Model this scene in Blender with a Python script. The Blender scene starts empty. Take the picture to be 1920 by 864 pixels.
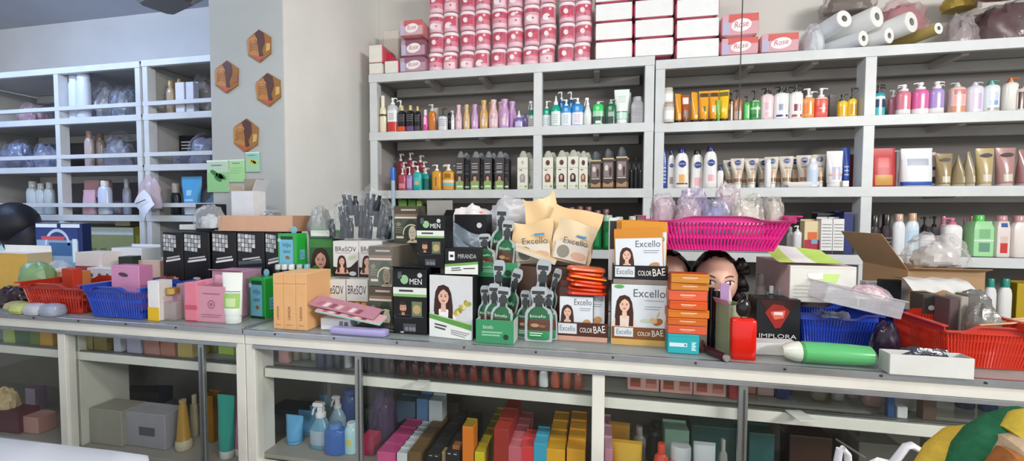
import bpy, math, random
from math import sin, cos, pi, radians, sqrt, atan2, tan
from mathutils import Vector, Matrix, noise

# ------------------------------------------------------------------ camera, world, lights, exposure
SC = bpy.context.scene
COL = SC.collection
FPX = 800.0
CAMPOS = Vector((0.0, 0.0, 1.38))
RM = Matrix(((0.98023751, 0.19779346, 0.00348784),
             (0.01135408, -0.03864985, -0.99918831),
             (-0.19749811, 0.97948146, -0.04013179)))     # rows: camera right, down, forward
cam_data = bpy.data.cameras.new('camera')
cam_data.sensor_width = 36.0
cam_data.lens = FPX / 1920.0 * 36.0
cam_data.clip_start = 0.02
cam = bpy.data.objects.new('camera', cam_data)
COL.objects.link(cam)
cam.matrix_world = Matrix(((RM[0][0], -RM[1][0], -RM[2][0], CAMPOS.x),
                           (RM[0][1], -RM[1][1], -RM[2][1], CAMPOS.y),
                           (RM[0][2], -RM[1][2], -RM[2][2], CAMPOS.z),
                           (0, 0, 0, 1)))
SC.camera = cam
SC.view_settings.view_transform = 'Standard'
SC.view_settings.look = 'None'
SC.view_settings.gamma = 1.0
SC.view_settings.use_curve_mapping = False
SC.view_settings.exposure = 0.04
SC.cycles.transparent_max_bounces = 32
SC.cycles.max_bounces = 8
SC.cycles.use_denoising = True
SC.cycles.caustics_reflective = False
SC.cycles.caustics_refractive = False

W = bpy.data.worlds.new('daylight')
SC.world = W
W.use_nodes = True
W.node_tree.nodes['Background'].inputs['Color'].default_value = (0.93, 0.97, 1.0, 1)
W.node_tree.nodes['Background'].inputs['Strength'].default_value = 1.1


def lamp(name, loc, target, sx, sy, power, color):
    d = bpy.data.lights.new(name, 'AREA')
    d.shape = 'RECTANGLE'
    d.size, d.size_y, d.energy, d.color = sx, sy, power, color
    o = bpy.data.objects.new(name, d)
    COL.objects.link(o)
    o.location = loc
    o.rotation_euler = (Vector(target) - Vector(loc)).to_track_quat('-Z', 'Y').to_euler()
    return o


lamp('ceiling_tube_light', (3.1, -0.9, 2.5), (-0.8, 2.2, 1.5), 1.6, 0.3, 118, (1.0, 0.985, 0.955))
lamp('ceiling_tube_light', (-0.3, 0.1, 2.72), (-0.1, 1.6, 0.8), 1.4, 0.18, 24, (1.0, 0.985, 0.955))
lamp('ceiling_tube_light', (-3.3, 1.0, 2.70), (-3.1, 2.3, 1.3), 1.3, 0.18, 27, (0.46, 0.62, 1.0))


def ray(px, py):
    c = Vector(((px - 960) / FPX, (py - 432) / FPX, 1.0))
    return RM.transposed() @ c


def atY(px, py, Y):
    d = ray(px, py)
    return CAMPOS + d * (Y / d.y)


def atZ(px, py, Z):
    d = ray(px, py)
    return CAMPOS + d * ((Z - CAMPOS.z) / d.z)


# ------------------------------------------------------------------ colours and materials
def lin(h):
    if not isinstance(h, str):
        return h
    v = [int(h[i:i + 2], 16) / 255 for i in (0, 2, 4)]
    return tuple(c / 12.92 if c <= 0.04045 else ((c + 0.055) / 1.055) ** 2.4 for c in v) + (1.0,)


MATS = {}


def mat(name):
    if name in MATS:
        return MATS[name]
    m = bpy.data.materials.new(name)
    m.use_nodes = True
    nt = m.node_tree
    N, L = nt.nodes, nt.links
    b = N['Principled BSDF']
    out = N['Material Output']
    at = N.new('ShaderNodeAttribute')
    at.attribute_name = 'Col'
    col = at.outputs['Color']
    tc = N.new('ShaderNodeTexCoord')

    def nz(scale, detail=4.0, rough=0.6):
        n = N.new('ShaderNodeTexNoise')
        n.inputs['Scale'].default_value = scale
        n.inputs['Detail'].default_value = detail
        n.inputs['Roughness'].default_value = rough
        L.new(tc.outputs['Object'], n.inputs['Vector'])
        return n

    def vary(scale, lo, hi):
        n = nz(scale)
        r = N.new('ShaderNodeMapRange')
        r.inputs['From Min'].default_value, r.inputs['From Max'].default_value = 0.3, 0.7
        r.inputs['To Min'].default_value, r.inputs['To Max'].default_value = lo, hi
        L.new(n.outputs['Fac'], r.inputs['Value'])
        mx = N.new('ShaderNodeVectorMath')
        mx.operation = 'SCALE'
        L.new(col, mx.inputs[0])
        L.new(r.outputs['Result'], mx.inputs['Scale'])
        return mx.outputs['Vector']

    def bump(scale, strength, dist=0.002):
        n = nz(scale)
        bp = N.new('ShaderNodeBump')
        bp.inputs['Strength'].default_value = strength
        bp.inputs['Distance'].default_value = dist
        L.new(n.outputs['Fac'], bp.inputs['Height'])
        L.new(bp.outputs['Normal'], b.inputs['Normal'])
        return bp

    R, S = b.inputs['Roughness'], b.inputs['Specular IOR Level']
    src = col
    if name == 'card':
        R.default_value, S.default_value = 0.5, 0.35
        src = vary(22, 0.95, 1.03)
    elif name == 'gloss':
        R.default_value, S.default_value = 0.22, 0.5
    elif name == 'satin':
        R.default_value, S.default_value = 0.38, 0.45
    elif name == 'paint':
        R.default_value, S.default_value = 0.4, 0.4
        src = vary(7, 0.9, 1.04)
        bump(40, 0.15)
    elif name == 'wall':
        R.default_value, S.default_value = 0.85, 0.2
        src = vary(2.2, 0.93, 1.04)
        bump(30, 0.2)
    elif name == 'metal':
        b.inputs['Metallic'].default_value = 0.85
        R.default_value = 0.38
        src = vary(30, 0.9, 1.05)
    elif name == 'fabric':
        R.default_value, S.default_value = 0.9, 0.1
        src = vary(60, 0.8, 1.1)
        bump(220, 0.6)
    elif name == 'skin':
        R.default_value, S.default_value = 0.45, 0.4
        b.inputs['Subsurface Weight'].default_value = 0.12
        b.inputs['Subsurface Radius'].default_value = (0.01, 0.004, 0.002)
    elif name == 'hair':
        R.default_value, S.default_value = 0.42, 0.4
        bump(300, 0.5)
    elif name == 'foil':
        R.default_value, S.default_value = 0.2, 0.7
        bump(38, 0.55, 0.006)
    b.location = (0, 0)
    L.new(src, b.inputs['Base Color'])
    if name in ('film', 'clear', 'glass', 'haze', 'wrap', 'dusty'):
        tr = N.new('ShaderNodeBsdfTransparent')
        mx = N.new('ShaderNodeMixShader')
        fr = N.new('ShaderNodeLayerWeight')
        fr.inputs['Blend'].default_value = 0.5
        pw = N.new('ShaderNodeMath')
        pw.operation = 'POWER'
        L.new(fr.outputs['Facing'], pw.inputs[0])
        pw.inputs[1].default_value = 4.0
        ml = N.new('ShaderNodeMath')
        ml.operation = 'MULTIPLY'
        L.new(pw.outputs['Value'], ml.inputs[0])
        ml.inputs[1].default_value = 0.4
        add = N.new('ShaderNodeMath')
        add.operation = 'ADD'
        add.use_clamp = True
        L.new(ml.outputs['Value'], add.inputs[0])
        add.inputs[1].default_value = {'film': 0.27, 'clear': 0.62, 'glass': 0.03, 'haze': 0.5, 'wrap': 0.1, 'dusty': 0.3}[name]  # the dusty share is also a painted-in reflection of pale walls
        L.new(add.outputs['Value'], mx.inputs['Fac'])
        L.new(tr.outputs['BSDF'], mx.inputs[1])
        if name == 'glass':
            gl = N.new('ShaderNodeBsdfGlossy')
            gl.inputs['Roughness'].default_value = 0.03
            L.new(gl.outputs['BSDF'], mx.inputs[2])
        else:
            L.new(b.outputs['BSDF'], mx.inputs[2])
        L.new(mx.outputs['Shader'], out.inputs['Surface'])
        R.default_value = {'film': 0.12, 'clear': 0.15, 'glass': 0.03, 'haze': 0.3, 'wrap': 0.1, 'dusty': 0.12}[name]
        S.default_value = 0.8
        if name in ('film', 'haze', 'wrap'):
            bp = bump(30, 0.5, 0.006)
        if name == 'glass':
            tr.inputs['Color'].default_value = (0.97, 0.985, 0.98, 1)
    MATS[name] = m
    return m


# ------------------------------------------------------------------ mesh accumulator
TEXT = {}


def text_mesh(s):
    if s not in TEXT:
        cu = bpy.data.curves.new('lettering', 'FONT')
        cu.body = s
        cu.resolution_u = 3
        ob = bpy.data.objects.new('lettering', cu)
        me = bpy.data.meshes.new_from_object(ob)
        vs = [tuple(v.co) for v in me.vertices]
        fs = [tuple(p.vertices) for p in me.polygons]
        bpy.data.objects.remove(ob)
        bpy.data.meshes.remove(me)
        bpy.data.curves.remove(cu)
        x0, x1 = min(v[0] for v in vs), max(v[0] for v in vs)
        y0, y1 = min(v[1] for v in vs), max(v[1] for v in vs)
        TEXT[s] = ([((v[0] - x0) / (x1 - x0), (v[1] - y0) / (y1 - y0)) for v in vs], fs)
    return TEXT[s]


class G:
    def __init__(s):
        s.v, s.f, s.c, s.m, s.T, s.seams = [], [], [], [], Matrix.Identity(4), False

    def at(s, x=0, y=0, z=0, rx=0, ry=0, rz=0):
        s.T = Matrix.Translation((x, y, z)) @ Matrix.Rotation(radians(rz), 4, 'Z') @ Matrix.Rotation(radians(ry), 4, 'Y') @ Matrix.Rotation(radians(rx), 4, 'X')
        return s

    def add(s, vs, fs, col, m='gloss'):
        b = len(s.v)
        s.v += [tuple(s.T @ Vector(p)) for p in vs]
        many = isinstance(col, list)
        for i, f in enumerate(fs):
            s.f.append(tuple(b + k for k in f))
            s.c.append(lin(col[i] if many else col))
            s.m.append(m)
        return s

    def loft(s, secs, col, m='gloss', n=2.0, seg=20, lab=(), caps=(1, 1)):
        """secs: (z, w, d[, ox, oy[, n]]); lab: (z0, z1, colour[, half angle]) patches facing -Y."""
        secs = [tuple(q) + (0,) * (5 - len(q)) + (n,) if len(q) < 6 else tuple(q) for q in secs]
        zs = [q[0] for q in secs]
        z00 = list(zs)
        for l in lab:
            for zz in l[:2]:
                if zs[0] < zz < zs[-1] and all(abs(zz - q) > 1e-5 for q in zs):
                    k = max(i for i in range(len(secs)) if secs[i][0] < zz)
                    a, b2 = secs[k], secs[k + 1]
                    t = (zz - a[0]) / (b2[0] - a[0])
                    secs.insert(k + 1, tuple(a[i] + (b2[i] - a[i]) * t for i in range(6)))
                    zs = [q[0] for q in secs]
        vs, fs, cs = [], [], []
        for z, w, d, ox, oy, e in secs:
            for i in range(seg):
                t = 2 * pi * (i + 0.5) / seg
                c_, s_ = cos(t), sin(t)
                r = (abs(c_) ** e + abs(s_) ** e) ** (-1 / e)
                vs.append((ox + c_ * r * w / 2, oy + s_ * r * d / 2, z))
        for k in range(len(secs) - 1):
            zm = (secs[k][0] + secs[k + 1][0]) / 2
            for i in range(seg):
                j = (i + 1) % seg
                fs.append((k * seg + i, k * seg + j, (k + 1) * seg + j, (k + 1) * seg + i))
                cc = col[max(0, sum(1 for q in z00[1:-1] if q < zm))] if isinstance(col, list) else col
                ang = abs(((360.0 * (i + 1) / seg) - 270 + 180) % 360 - 180)
                for l in lab:
                    if l[0] < zm < l[1] and ang <= (l[3] if len(l) > 3 else 200):
                        cc = l[2]
                cs.append(cc)
        if caps[0]:
            fs.append(tuple(reversed(range(seg))))
            cs.append(col[0] if isinstance(col, list) else col)
        if caps[1]:
            o = (len(secs) - 1) * seg
            fs.append(tuple(o + i for i in range(seg)))
            cs.append(col[-1] if isinstance(col, list) else col)
        return s.add(vs, fs, cs, m)

    def cyl(s, z0, z1, r0, col, r1=None, m='gloss', seg=16, x=0, y=0):
        r1 = r0 if r1 is None else r1
        e = min(0.0012, (z1 - z0) * 0.2)
        return s.loft([(z0, 2 * r0 - 2 * e, 2 * r0 - 2 * e, x, y), (z0 + e, 2 * r0, 2 * r0, x, y), (z1 - e, 2 * r1, 2 * r1, x, y), (z1, 2 * r1 - 2 * e, 2 * r1 - 2 * e, x, y)], col, m, seg=seg)

    def box(s, w, d, h, col, m='card', x=0, y=0, z=0, e=0.0012, cols=None):
        """bevelled box; x, y its middle, z its bottom. cols = dict of side colours (f b l r t u)."""
        e = min(e, w * 0.3, d * 0.3, h * 0.3)
        vs = []
        for zz, i in ((z, e), (z + e, 0), (z + h - e, 0), (z + h, e)):
            a, b = w / 2 - i, d / 2 - i
            k = max(e - i, e * 0.4)
            vs += [(x - a + k, y - b, zz), (x + a - k, y - b, zz), (x + a, y - b + k, zz), (x + a, y + b - k, zz),
                   (x + a - k, y + b, zz), (x - a + k, y + b, zz), (x - a, y + b - k, zz), (x - a, y - b + k, zz)]
        fs, cs = [], []
        cols = cols or {}
        side = ['f', 'f', 'r', 'b', 'b', 'b', 'l', 'f']
        for k in range(3):
            for i in range(8):
                fs.append((k * 8 + i, k * 8 + (i + 1) % 8, k * 8 + 8 + (i + 1) % 8, k * 8 + 8 + i))
                cs.append(cols.get(side[i], col))
        fs += [(7, 6, 5, 4, 3, 2, 1, 0), tuple(24 + i for i in range(8))]
        cs += [cols.get('u', col), cols.get('t', col)]
        return s.add(vs, fs, cs, m)

    def fp(s, pts, y, col, m='card'):
        """flat print facing -Y: points (x, z) anticlockwise as seen from the front."""
        return s.add([(p[0], y, p[1]) for p in pts], [tuple(range(len(pts)))], col, m)

    def rect(s, x0, z0, x1, z1, y, col, m='card'):
        return s.fp([(x0, z0), (x1, z0), (x1, z1), (x0, z1)], y, col, m)

    def oval(s, x, z, rx, rz, y, col, m='card', rot=0, n=20, a0=0, a1=360):
        c_, s_ = cos(radians(rot)), sin(radians(rot))
        pts = []
        for i in range(n):
            t = radians(a0 + (a1 - a0) * i / (n if a1 - a0 == 360 else n - 1))
            u, w = rx * cos(t), rz * sin(t)
            pts.append((x + u * c_ - w * s_, z + u * s_ + w * c_))
        return s.fp(pts, y, col, m)

    def ring(s, x, z, r0, r1, y, col, m='card', a0=0, a1=360, sx=1.0, n=24):
        vs, fs = [], []
        for i in range(n + 1):
            t = radians(a0 + (a1 - a0) * i / n)
            vs += [(x + r0 * cos(t) * sx, y, z + r0 * sin(t)), (x + r1 * cos(t) * sx, y, z + r1 * sin(t))]
        for i in range(n):
            fs.append((2 * i, 2 * i + 1, 2 * i + 3, 2 * i + 2))
        return s.add(vs, fs, col, m)

    def text(s, t, x, z, w, h, y, col, rot=0, m='card', shear=0.0):
        """lettering facing -Y; x, z its lower corner, w, h its size."""
        vs, fs = text_mesh(t)
        c_, s_ = cos(radians(rot)), sin(radians(rot))
        out = []
        for u, v in vs:
            a, b = u * w + v * h * shear, v * h
            out.append((x + a * c_ - b * s_, y, z + a * s_ + b * c_))
        return s.add(out, fs, col, m)

    def tube(s, path, r, col, m='gloss', seg=10, flat=1.0):
        P = [Vector(p) for p in path]
        rr = r if isinstance(r, (list, tuple)) else [r] * len(P)
        vs, fs = [], []
        up = Vector((0, 0, 1))
        for i, p in enumerate(P):
            t = (P[min(i + 1, len(P) - 1)] - P[max(i - 1, 0)]).normalized()
            a = t.cross(up)
            if a.length < 1e-3:
                a = t.cross(Vector((0, 1, 0)))
            a.normalize()
            b = a.cross(t).normalized()
            up = b
            for k in range(seg):
                q = 2 * pi * k / seg
                vs.append(tuple(p + a * cos(q) * rr[i] + b * sin(q) * rr[i] * flat))
        for i in range(len(P) - 1):
            for k in range(seg):
                j = (k + 1) % seg
                fs.append((i * seg + k, i * seg + j, (i + 1) * seg + j, (i + 1) * seg + k))
        fs += [tuple(reversed(range(seg))), tuple((len(P) - 1) * seg + k for k in range(seg))]
        return s.add(vs, fs, col, m)

    def grid(s, nu, nv, fn, col, m='card', thick=0.0):
        """sheet of nu x nv cells; fn(u, v) in 0..1 gives a point; thick along the sheet's own normal (approx. -Y side doubled)."""
        vs, fs, cs = [], [], []
        for j in range(nv + 1):
            for i in range(nu + 1):
                vs.append(tuple(fn(i / nu, j / nv)))
        for j in range(nv):
            for i in range(nu):
                a = j * (nu + 1) + i
                fs.append((a, a + 1, a + nu + 2, a + nu + 1))
                cs.append(col((i + .5) / nu, (j + .5) / nv) if callable(col) else col)
        return s.add(vs, fs, cs, m)

    def blob(s, w, d, h, col, m='film', seed=0, rough=0.22, freq=2.6, sub=24, flat=0.35, peak=0.0, sq=1.0):
        """crumpled bag or lump standing on z = 0."""
        rnd = Vector((seed * 7.31 + 3, seed * 1.7, seed * 3.3))
        vs, fs, cs = [], [], []
        nu, nv = sub, sub // 2
        for j in range(nv + 1):
            ph = pi * j / nv
            for i in range(nu):
                t = 2 * pi * i / nu
                p = Vector((sin(ph) * cos(t), sin(ph) * sin(t), -cos(ph)))
                k = noise.noise(p * freq + rnd)
                k2 = 1 - 2 * abs(noise.noise(p * freq * 2.3 + rnd))
                r = 1 + rough * (k + 0.55 * k2 - 0.25)
                q = p * r
                if sq != 1.0:
                    q = Vector([math.copysign(abs(a) ** sq, a) for a in p]) * r
                if q.z < -flat:
                    q.z = -flat + (q.z + flat) * 0.06
                if peak and q.z > 0:
                    q.z += peak * q.z * max(0, noise.noise(Vector((q.x * 1.7, q.y * 1.7, seed * 2.0))) + 0.3)
                vs.append(q)
        z0 = min(v.z for v in vs)
        z1 = max(v.z for v in vs)
        x0, x1 = min(v.x for v in vs), max(v.x for v in vs)
        y0, y1 = min(v.y for v in vs), max(v.y for v in vs)
        vs = [((v.x - (x0 + x1) / 2) * w / (x1 - x0), (v.y - (y0 + y1) / 2) * d / (y1 - y0), (v.z - z0) * h / (z1 - z0)) for v in vs]
        for j in range(nv):
            for i in range(nu):
                k = (i + 1) % nu
                fs.append((j * nu + i, j * nu + k, (j + 1) * nu + k, (j + 1) * nu + i))
                cs.append(col(vs[j * nu + i]) if callable(col) else col)
        return s.add(vs, fs, cs, m)

    def build(s, name, parent=None, smooth=True):
        me = bpy.data.meshes.new(name)
        me.from_pydata(s.v, [], s.f)
        ms = []
        for k in s.m:
            if k not in ms:
                ms.append(k)
        for k in ms:
            me.materials.append(mat(k))
        me.polygons.foreach_set('material_index', [ms.index(k) for k in s.m])
        ca = me.color_attributes.new('Col', 'FLOAT_COLOR', 'CORNER')
        buf = []
        for f, c in zip(s.f, s.c):
            buf += list(c) * len(f)
        ca.data.foreach_set('color', buf)
        if smooth:
            me.polygons.foreach_set('use_smooth', [True] * len(s.f))
            me.update()
            me.set_sharp_from_angle(angle=radians(38))
        me.update()
        o = bpy.data.objects.new(name, me)
        COL.objects.link(o)
        if parent is not None:
            o.parent = parent
        return o


# ------------------------------------------------------------------ things
def tag(o, label=None, cat=None, group=None, kind=None):
    for k, v in (('label', label), ('category', cat), ('group', group), ('kind', kind)):
        if v:
            o[k] = v
    return o


def thing(name, label, cat, loc, rz=0, group=None):
    o = bpy.data.objects.new(name, None)
    o.empty_display_size = 0.02
    COL.objects.link(o)
    o.location = loc
    o.rotation_euler = (0, 0, radians(rz))
    return tag(o, label, cat, group)


def solo(name, g, label, cat, loc=(0, 0, 0), rz=0, group=None, kind=None, rx=0, ry=0):
    o = g.build(name)
    o.location = loc
    o.rotation_euler = (radians(rx), radians(ry), radians(rz))
    return tag(o, label, cat, group, kind)


def dup(root, loc, label, rz=None, group=None):
    r = root.copy()
    COL.objects.link(r)
    r.location = loc
    if rz is not None:
        r.rotation_euler.z = radians(rz)
    r['label'] = label
    if group:
        r['group'] = group
    for ch in list(root.children):
        c = ch.copy()
        COL.objects.link(c)
        c.parent = r
        for q in list(ch.children):
            d = q.copy()
            COL.objects.link(d)
            d.parent = c
    return r


ORD = ['first', 'second', 'third', 'fourth', 'fifth', 'sixth', 'seventh', 'eighth', 'ninth', 'tenth', 'eleventh', 'twelfth', 'thirteenth',
       'fourteenth', 'fifteenth', 'sixteenth', 'seventeenth', 'eighteenth', 'nineteenth', 'twentieth']
# ------------------------------------------------------------------ the room
def struct(name, g):
    o = g.build(name)
    o['kind'] = 'structure'
    return o


struct('floor', G().box(8.8, 5.4, 0.1, '8f8a80', 'wall', -0.9, -0.03, -0.1))
struct('ceiling', G().box(8.8, 5.4, 0.1, 'b9bcc4', 'wall', -0.9, -0.03, 2.815))
struct('wall_back', G().box(8.8, 0.1, 2.815, 'd6d3cc', 'wall', -0.9, 2.61, 0))
struct('wall_left', G().box(0.1, 5.2, 2.815, 'd3d3d3', 'wall', -5.25, -0.05, 0))
struct('wall_right', G().box(0.1, 5.2, 2.815, 'd6d4ce', 'wall', 3.45, -0.05, 0))
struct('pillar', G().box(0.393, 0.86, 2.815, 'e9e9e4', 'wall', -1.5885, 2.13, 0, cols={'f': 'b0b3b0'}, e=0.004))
g = G()
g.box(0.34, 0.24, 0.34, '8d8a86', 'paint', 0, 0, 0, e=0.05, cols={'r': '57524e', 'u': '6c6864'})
g.cyl(0.34, 0.42, 0.012, '777777')
q = atY(312, 8, 1.75)
solo('hanging_box', g, 'grey box hung from the ceiling above the bagged goods shelves', 'ceiling box', (q.x, 1.75, q.z), -18)
q = atY(1386, 100, 1.9)
g = G().tube([(0, 0, 0), (0.004, 0, 0.5), (0.001, 0, 1.05)], 0.0022, '3c3a38', 'satin', 6)
solo('hanging_wire', g, 'thin dark wire hanging from the ceiling in front of the white wrapped packs', 'wire', (atY(1386, 181, 1.9).x, 1.9, 2.815 - 1.05))

WHT = 'd3d6d6'


# ------------------------------------------------------------------ wall shelving
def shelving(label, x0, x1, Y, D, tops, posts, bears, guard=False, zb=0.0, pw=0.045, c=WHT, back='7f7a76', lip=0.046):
    t = thing('shelving_unit', label, 'shelf', (x0, Y, zb))
    w = x1 - x0
    for x, pd in posts:
        G().box(pw, pd, tops[0] - lip - zb, c, 'paint', x - x0, pd / 2, 0).build('post', t)
    for i, z in enumerate(tops):
        g = G()
        g.box(w, 0.024, lip, c, 'paint', w / 2, 0.010, z - lip - zb)
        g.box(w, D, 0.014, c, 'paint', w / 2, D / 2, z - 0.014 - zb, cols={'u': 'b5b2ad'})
        g.box(w - 0.1, 0.03, 0.05, 'c4c1bb', 'paint', w / 2, D - 0.03, z - 0.066 - zb)
        for bx in bears:
            g.box(0.03, D - 0.07, 0.034, 'cfccc6', 'paint', bx - x0, D / 2 + 0.012, z - 0.049 - zb)
        g.build('shelf_board', t)
        if guard and i:
            G().box(w, 0.018, 0.024, c, 'paint', w / 2, 0.008, z + 0.046 - zb).build('guard_rail', t)
    for x in (0.009, w - 0.009):
        G().box(0.014, D - 0.02, tops[0] - zb - 0.02, 'bfbcb6', 'paint', x, D / 2 + 0.01, 0).build('side_panel', t)
    G().box(w, 0.008, tops[0] - zb - 0.015, back, 'wall', w / 2, D + 0.004, 0).build('back_panel', t)  # added panel, its grey puts the shade of the white interior into colour
    return t


bA = [atY(795, 146, 2.25).x, atY(898, 143, 2.25).x, atY(1119, 130, 2.25).x]
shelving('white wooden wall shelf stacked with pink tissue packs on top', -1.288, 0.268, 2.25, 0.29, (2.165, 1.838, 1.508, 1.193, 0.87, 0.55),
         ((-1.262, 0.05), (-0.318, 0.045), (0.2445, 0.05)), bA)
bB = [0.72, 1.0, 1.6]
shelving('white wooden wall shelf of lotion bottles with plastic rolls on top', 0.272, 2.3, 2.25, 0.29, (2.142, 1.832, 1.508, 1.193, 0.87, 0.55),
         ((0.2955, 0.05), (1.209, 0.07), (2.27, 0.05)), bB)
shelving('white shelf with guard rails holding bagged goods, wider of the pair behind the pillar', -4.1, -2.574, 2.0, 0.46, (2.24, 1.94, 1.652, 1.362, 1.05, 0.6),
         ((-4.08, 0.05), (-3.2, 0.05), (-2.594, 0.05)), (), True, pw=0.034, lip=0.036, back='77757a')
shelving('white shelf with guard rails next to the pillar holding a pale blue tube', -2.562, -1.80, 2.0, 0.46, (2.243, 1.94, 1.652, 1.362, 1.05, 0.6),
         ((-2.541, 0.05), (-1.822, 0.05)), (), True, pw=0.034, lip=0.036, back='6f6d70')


# ------------------------------------------------------------------ glass display counters
CY, CZ, CD = 1.178, 1.0, 0.47
DECK = 0.57
ALU = 'aeb0b4'
CRM = 'e3e0d6'


def display_case(label, x0, x1, posts, mulls, sashes, DECK=0.57, divs=()):
    t = thing('display_counter', label, 'display counter', (x0, CY, 0))
    w = x1 - x0
    G().box(w - 0.01, CD - 0.012, 0.008, 'c9d3cf', 'dusty', w / 2, CD / 2, CZ - 0.008).build('glass_top', t)  # dust film whose pale grey-green also paints in the reflected white room
    G().box(w, 0.014, 0.016, ALU, 'metal', w / 2, 0.0, CZ - 0.0165).build('edge_strip', t)
    g = G()
    g.box(w, 0.022, 0.033, CRM, 'paint', w / 2, 0.012, CZ - 0.0495)
    g.box(w, 0.022, 0.033, CRM, 'paint', w / 2, CD - 0.012, CZ - 0.042)
    for x in (0.016, w - 0.016):
        g.box(0.03, CD - 0.05, 0.03, CRM, 'paint', x, CD / 2, CZ - 0.039)
    g.build('top_frame', t)
    for x in (0.005, w - 0.005):
        G().box(0.01, CD - 0.012, 0.003, ALU, 'metal', x, CD / 2, CZ - 0.0005).build('edge_strip', t)
    G().box(w - 0.06, 0.03, 0.012, ALU, 'metal', w / 2, 0.012, CZ - 0.0615).build('upper_track', t)
    g = G()
    for x in posts:
        g = G().box(0.034, 0.034, CZ - 0.05, CRM, 'paint', x - x0, 0.02, 0)
        g.build('post', t)
    for x in (0.02, w - 0.02):
        G().box(0.016, 0.075, CZ - 0.05, CRM, 'paint', x, 0.055, 0).build('side_panel', t)
    for x in divs:
        G().box(0.014, 0.17, CZ - 0.05 - DECK, 'cfcdc2', 'paint', x - x0, 0.13, DECK).build('divider_panel', t)
    g = G()
    g.box(w - 0.03, CD - 0.11, 0.008, '7d8078', 'gloss', w / 2, CD / 2 + 0.04, 0.852)  # glass shelf as a grey board, shade from goods above put in its colour
    g.box(w - 0.07, 0.026, 0.03, CRM, 'paint', w / 2, 0.055, 0.829)
    g.box(w - 0.07, 0.01, 0.004, '8a8c8a', 'metal', w / 2, 0.052, 0.859)
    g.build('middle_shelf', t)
    g = G()
    g.box(w - 0.05, CD - 0.05, 0.015, '9a958c', 'paint', w / 2, CD / 2 + 0.01, DECK - 0.015)
    g.box(w, 0.03, 0.1, CRM, 'paint', w / 2, 0.016, DECK - 0.115)
    g.build('bottom_deck', t)
    G().box(w - 0.04, 0.02, DECK - 0.1, 'cfccc2', 'paint', w / 2, 0.05, 0).build('kick_panel', t)
    G().box(w - 0.02, 0.012, CZ - 0.05, '7a756e', 'paint', w / 2, CD - 0.03, 0).build('back_panel', t)  # added back, its dull colour stands in for the dark open interior
    for x in mulls:
        g = G().box(0.022, 0.012, CZ - 0.06 - DECK, 'a2a6a6', 'metal', x - x0, 0.004, DECK)
        g.box(0.004, 0.004, CZ - 0.07 - DECK, '6d7070', 'metal', x - x0 + 0.002, -0.003, DECK)
        g.build('sash_stile', t)
    for k, (a, b) in enumerate(sashes):
        G().box(b - a, 0.004, CZ - 0.065 - DECK, 'e8f0ee', 'glass', (a + b) / 2 - x0, 0.012 + 0.008 * (k % 2), DECK).build('glass_pane', t)
    for k in range(int(w / 0.21)):
        o = G().cyl(0, 0.003, 0.003, '4a4a4c', m='metal', seg=8).build('screw', t)
        o.location, o.rotation_euler = (0.12 + 0.21 * k, -0.007, CZ - 0.008), (radians(90), 0, 0)
    return t


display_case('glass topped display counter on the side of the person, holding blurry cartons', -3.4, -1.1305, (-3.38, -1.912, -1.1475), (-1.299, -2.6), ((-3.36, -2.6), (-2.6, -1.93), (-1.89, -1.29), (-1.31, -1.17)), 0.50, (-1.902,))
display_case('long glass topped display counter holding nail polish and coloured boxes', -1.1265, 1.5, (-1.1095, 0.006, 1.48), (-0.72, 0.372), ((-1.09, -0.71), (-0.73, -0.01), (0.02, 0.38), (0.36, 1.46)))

g = G()
g.loft([(0, 0.86, 0.6), (0.04, 0.9, 0.64), (0.70, 0.9, 0.64), (0.72, 0.89, 0.63), (0.724, 0.95, 0.69), (0.745, 0.96, 0.70), (0.752, 0.94, 0.68)],
       ['e9edf2', 'e9edf2', 'e9edf2', 'c3c9d6', 'eef2f8', 'eef2f8'], 'gloss', n=14, seg=48)
q0, q1 = atZ(0, 826, 0.745), atZ(330, 864, 0.745)
solo('white_chest', g, 'white chest with a rounded lid edge standing before the display counter', 'chest', (q1.x - 0.50, (q0.y + q1.y) / 2 - 0.345, 0), math.degrees(atan2(q1.y - q0.y, q1.x - q0.x)))
# ------------------------------------------------------------------ bottle, tube and carton builders (local: base at z 0, front faces -Y)
def labs(H, lab):
    return [(a * H, b * H) + tuple(r) for a, b, *r in lab]


def p_pump(t, W, H, D, c, lab, hb=0.66, dirn=-1, cap=None, n=2.6, m='gloss', sh=0.34, **k):
    c = c.split(',')
    b, pc = c[0], c[1] if len(c) > 1 else 'f0f0f0'
    hs = H * hb
    G().loft([(0, W * .9, D * .9), (H * .015, W * .98, D * .98), (hs * .86, W, D), (hs * .94, W * .93, D * .93), (hs * .985, W * .7, D * .75), (hs * 1.02, W * sh, W * sh)],
             b, m, n, 20, labs(H, lab)).build('bottle_body', t)
    g = G()
    r = W * .5 * sh * 1.12
    g.cyl(hs * 1.0, hs + H * .075, r, pc)
    g.cyl(hs + H * .07, H * .93, r * .42, pc)
    g.cyl(H * .9, H * .985, r * .62, pc)
    L = W * .42
    g.tube([(dirn * -r * .5, -.002, H * .955), (dirn * L * .6, -.004, H * .965), (dirn * L, -.005, H * .955), (dirn * L * 1.08, -.005, H * .925)], [H * .022, H * .021, H * .017, H * .013], pc, seg=8)
    g.build('pump_head', t)


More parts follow.
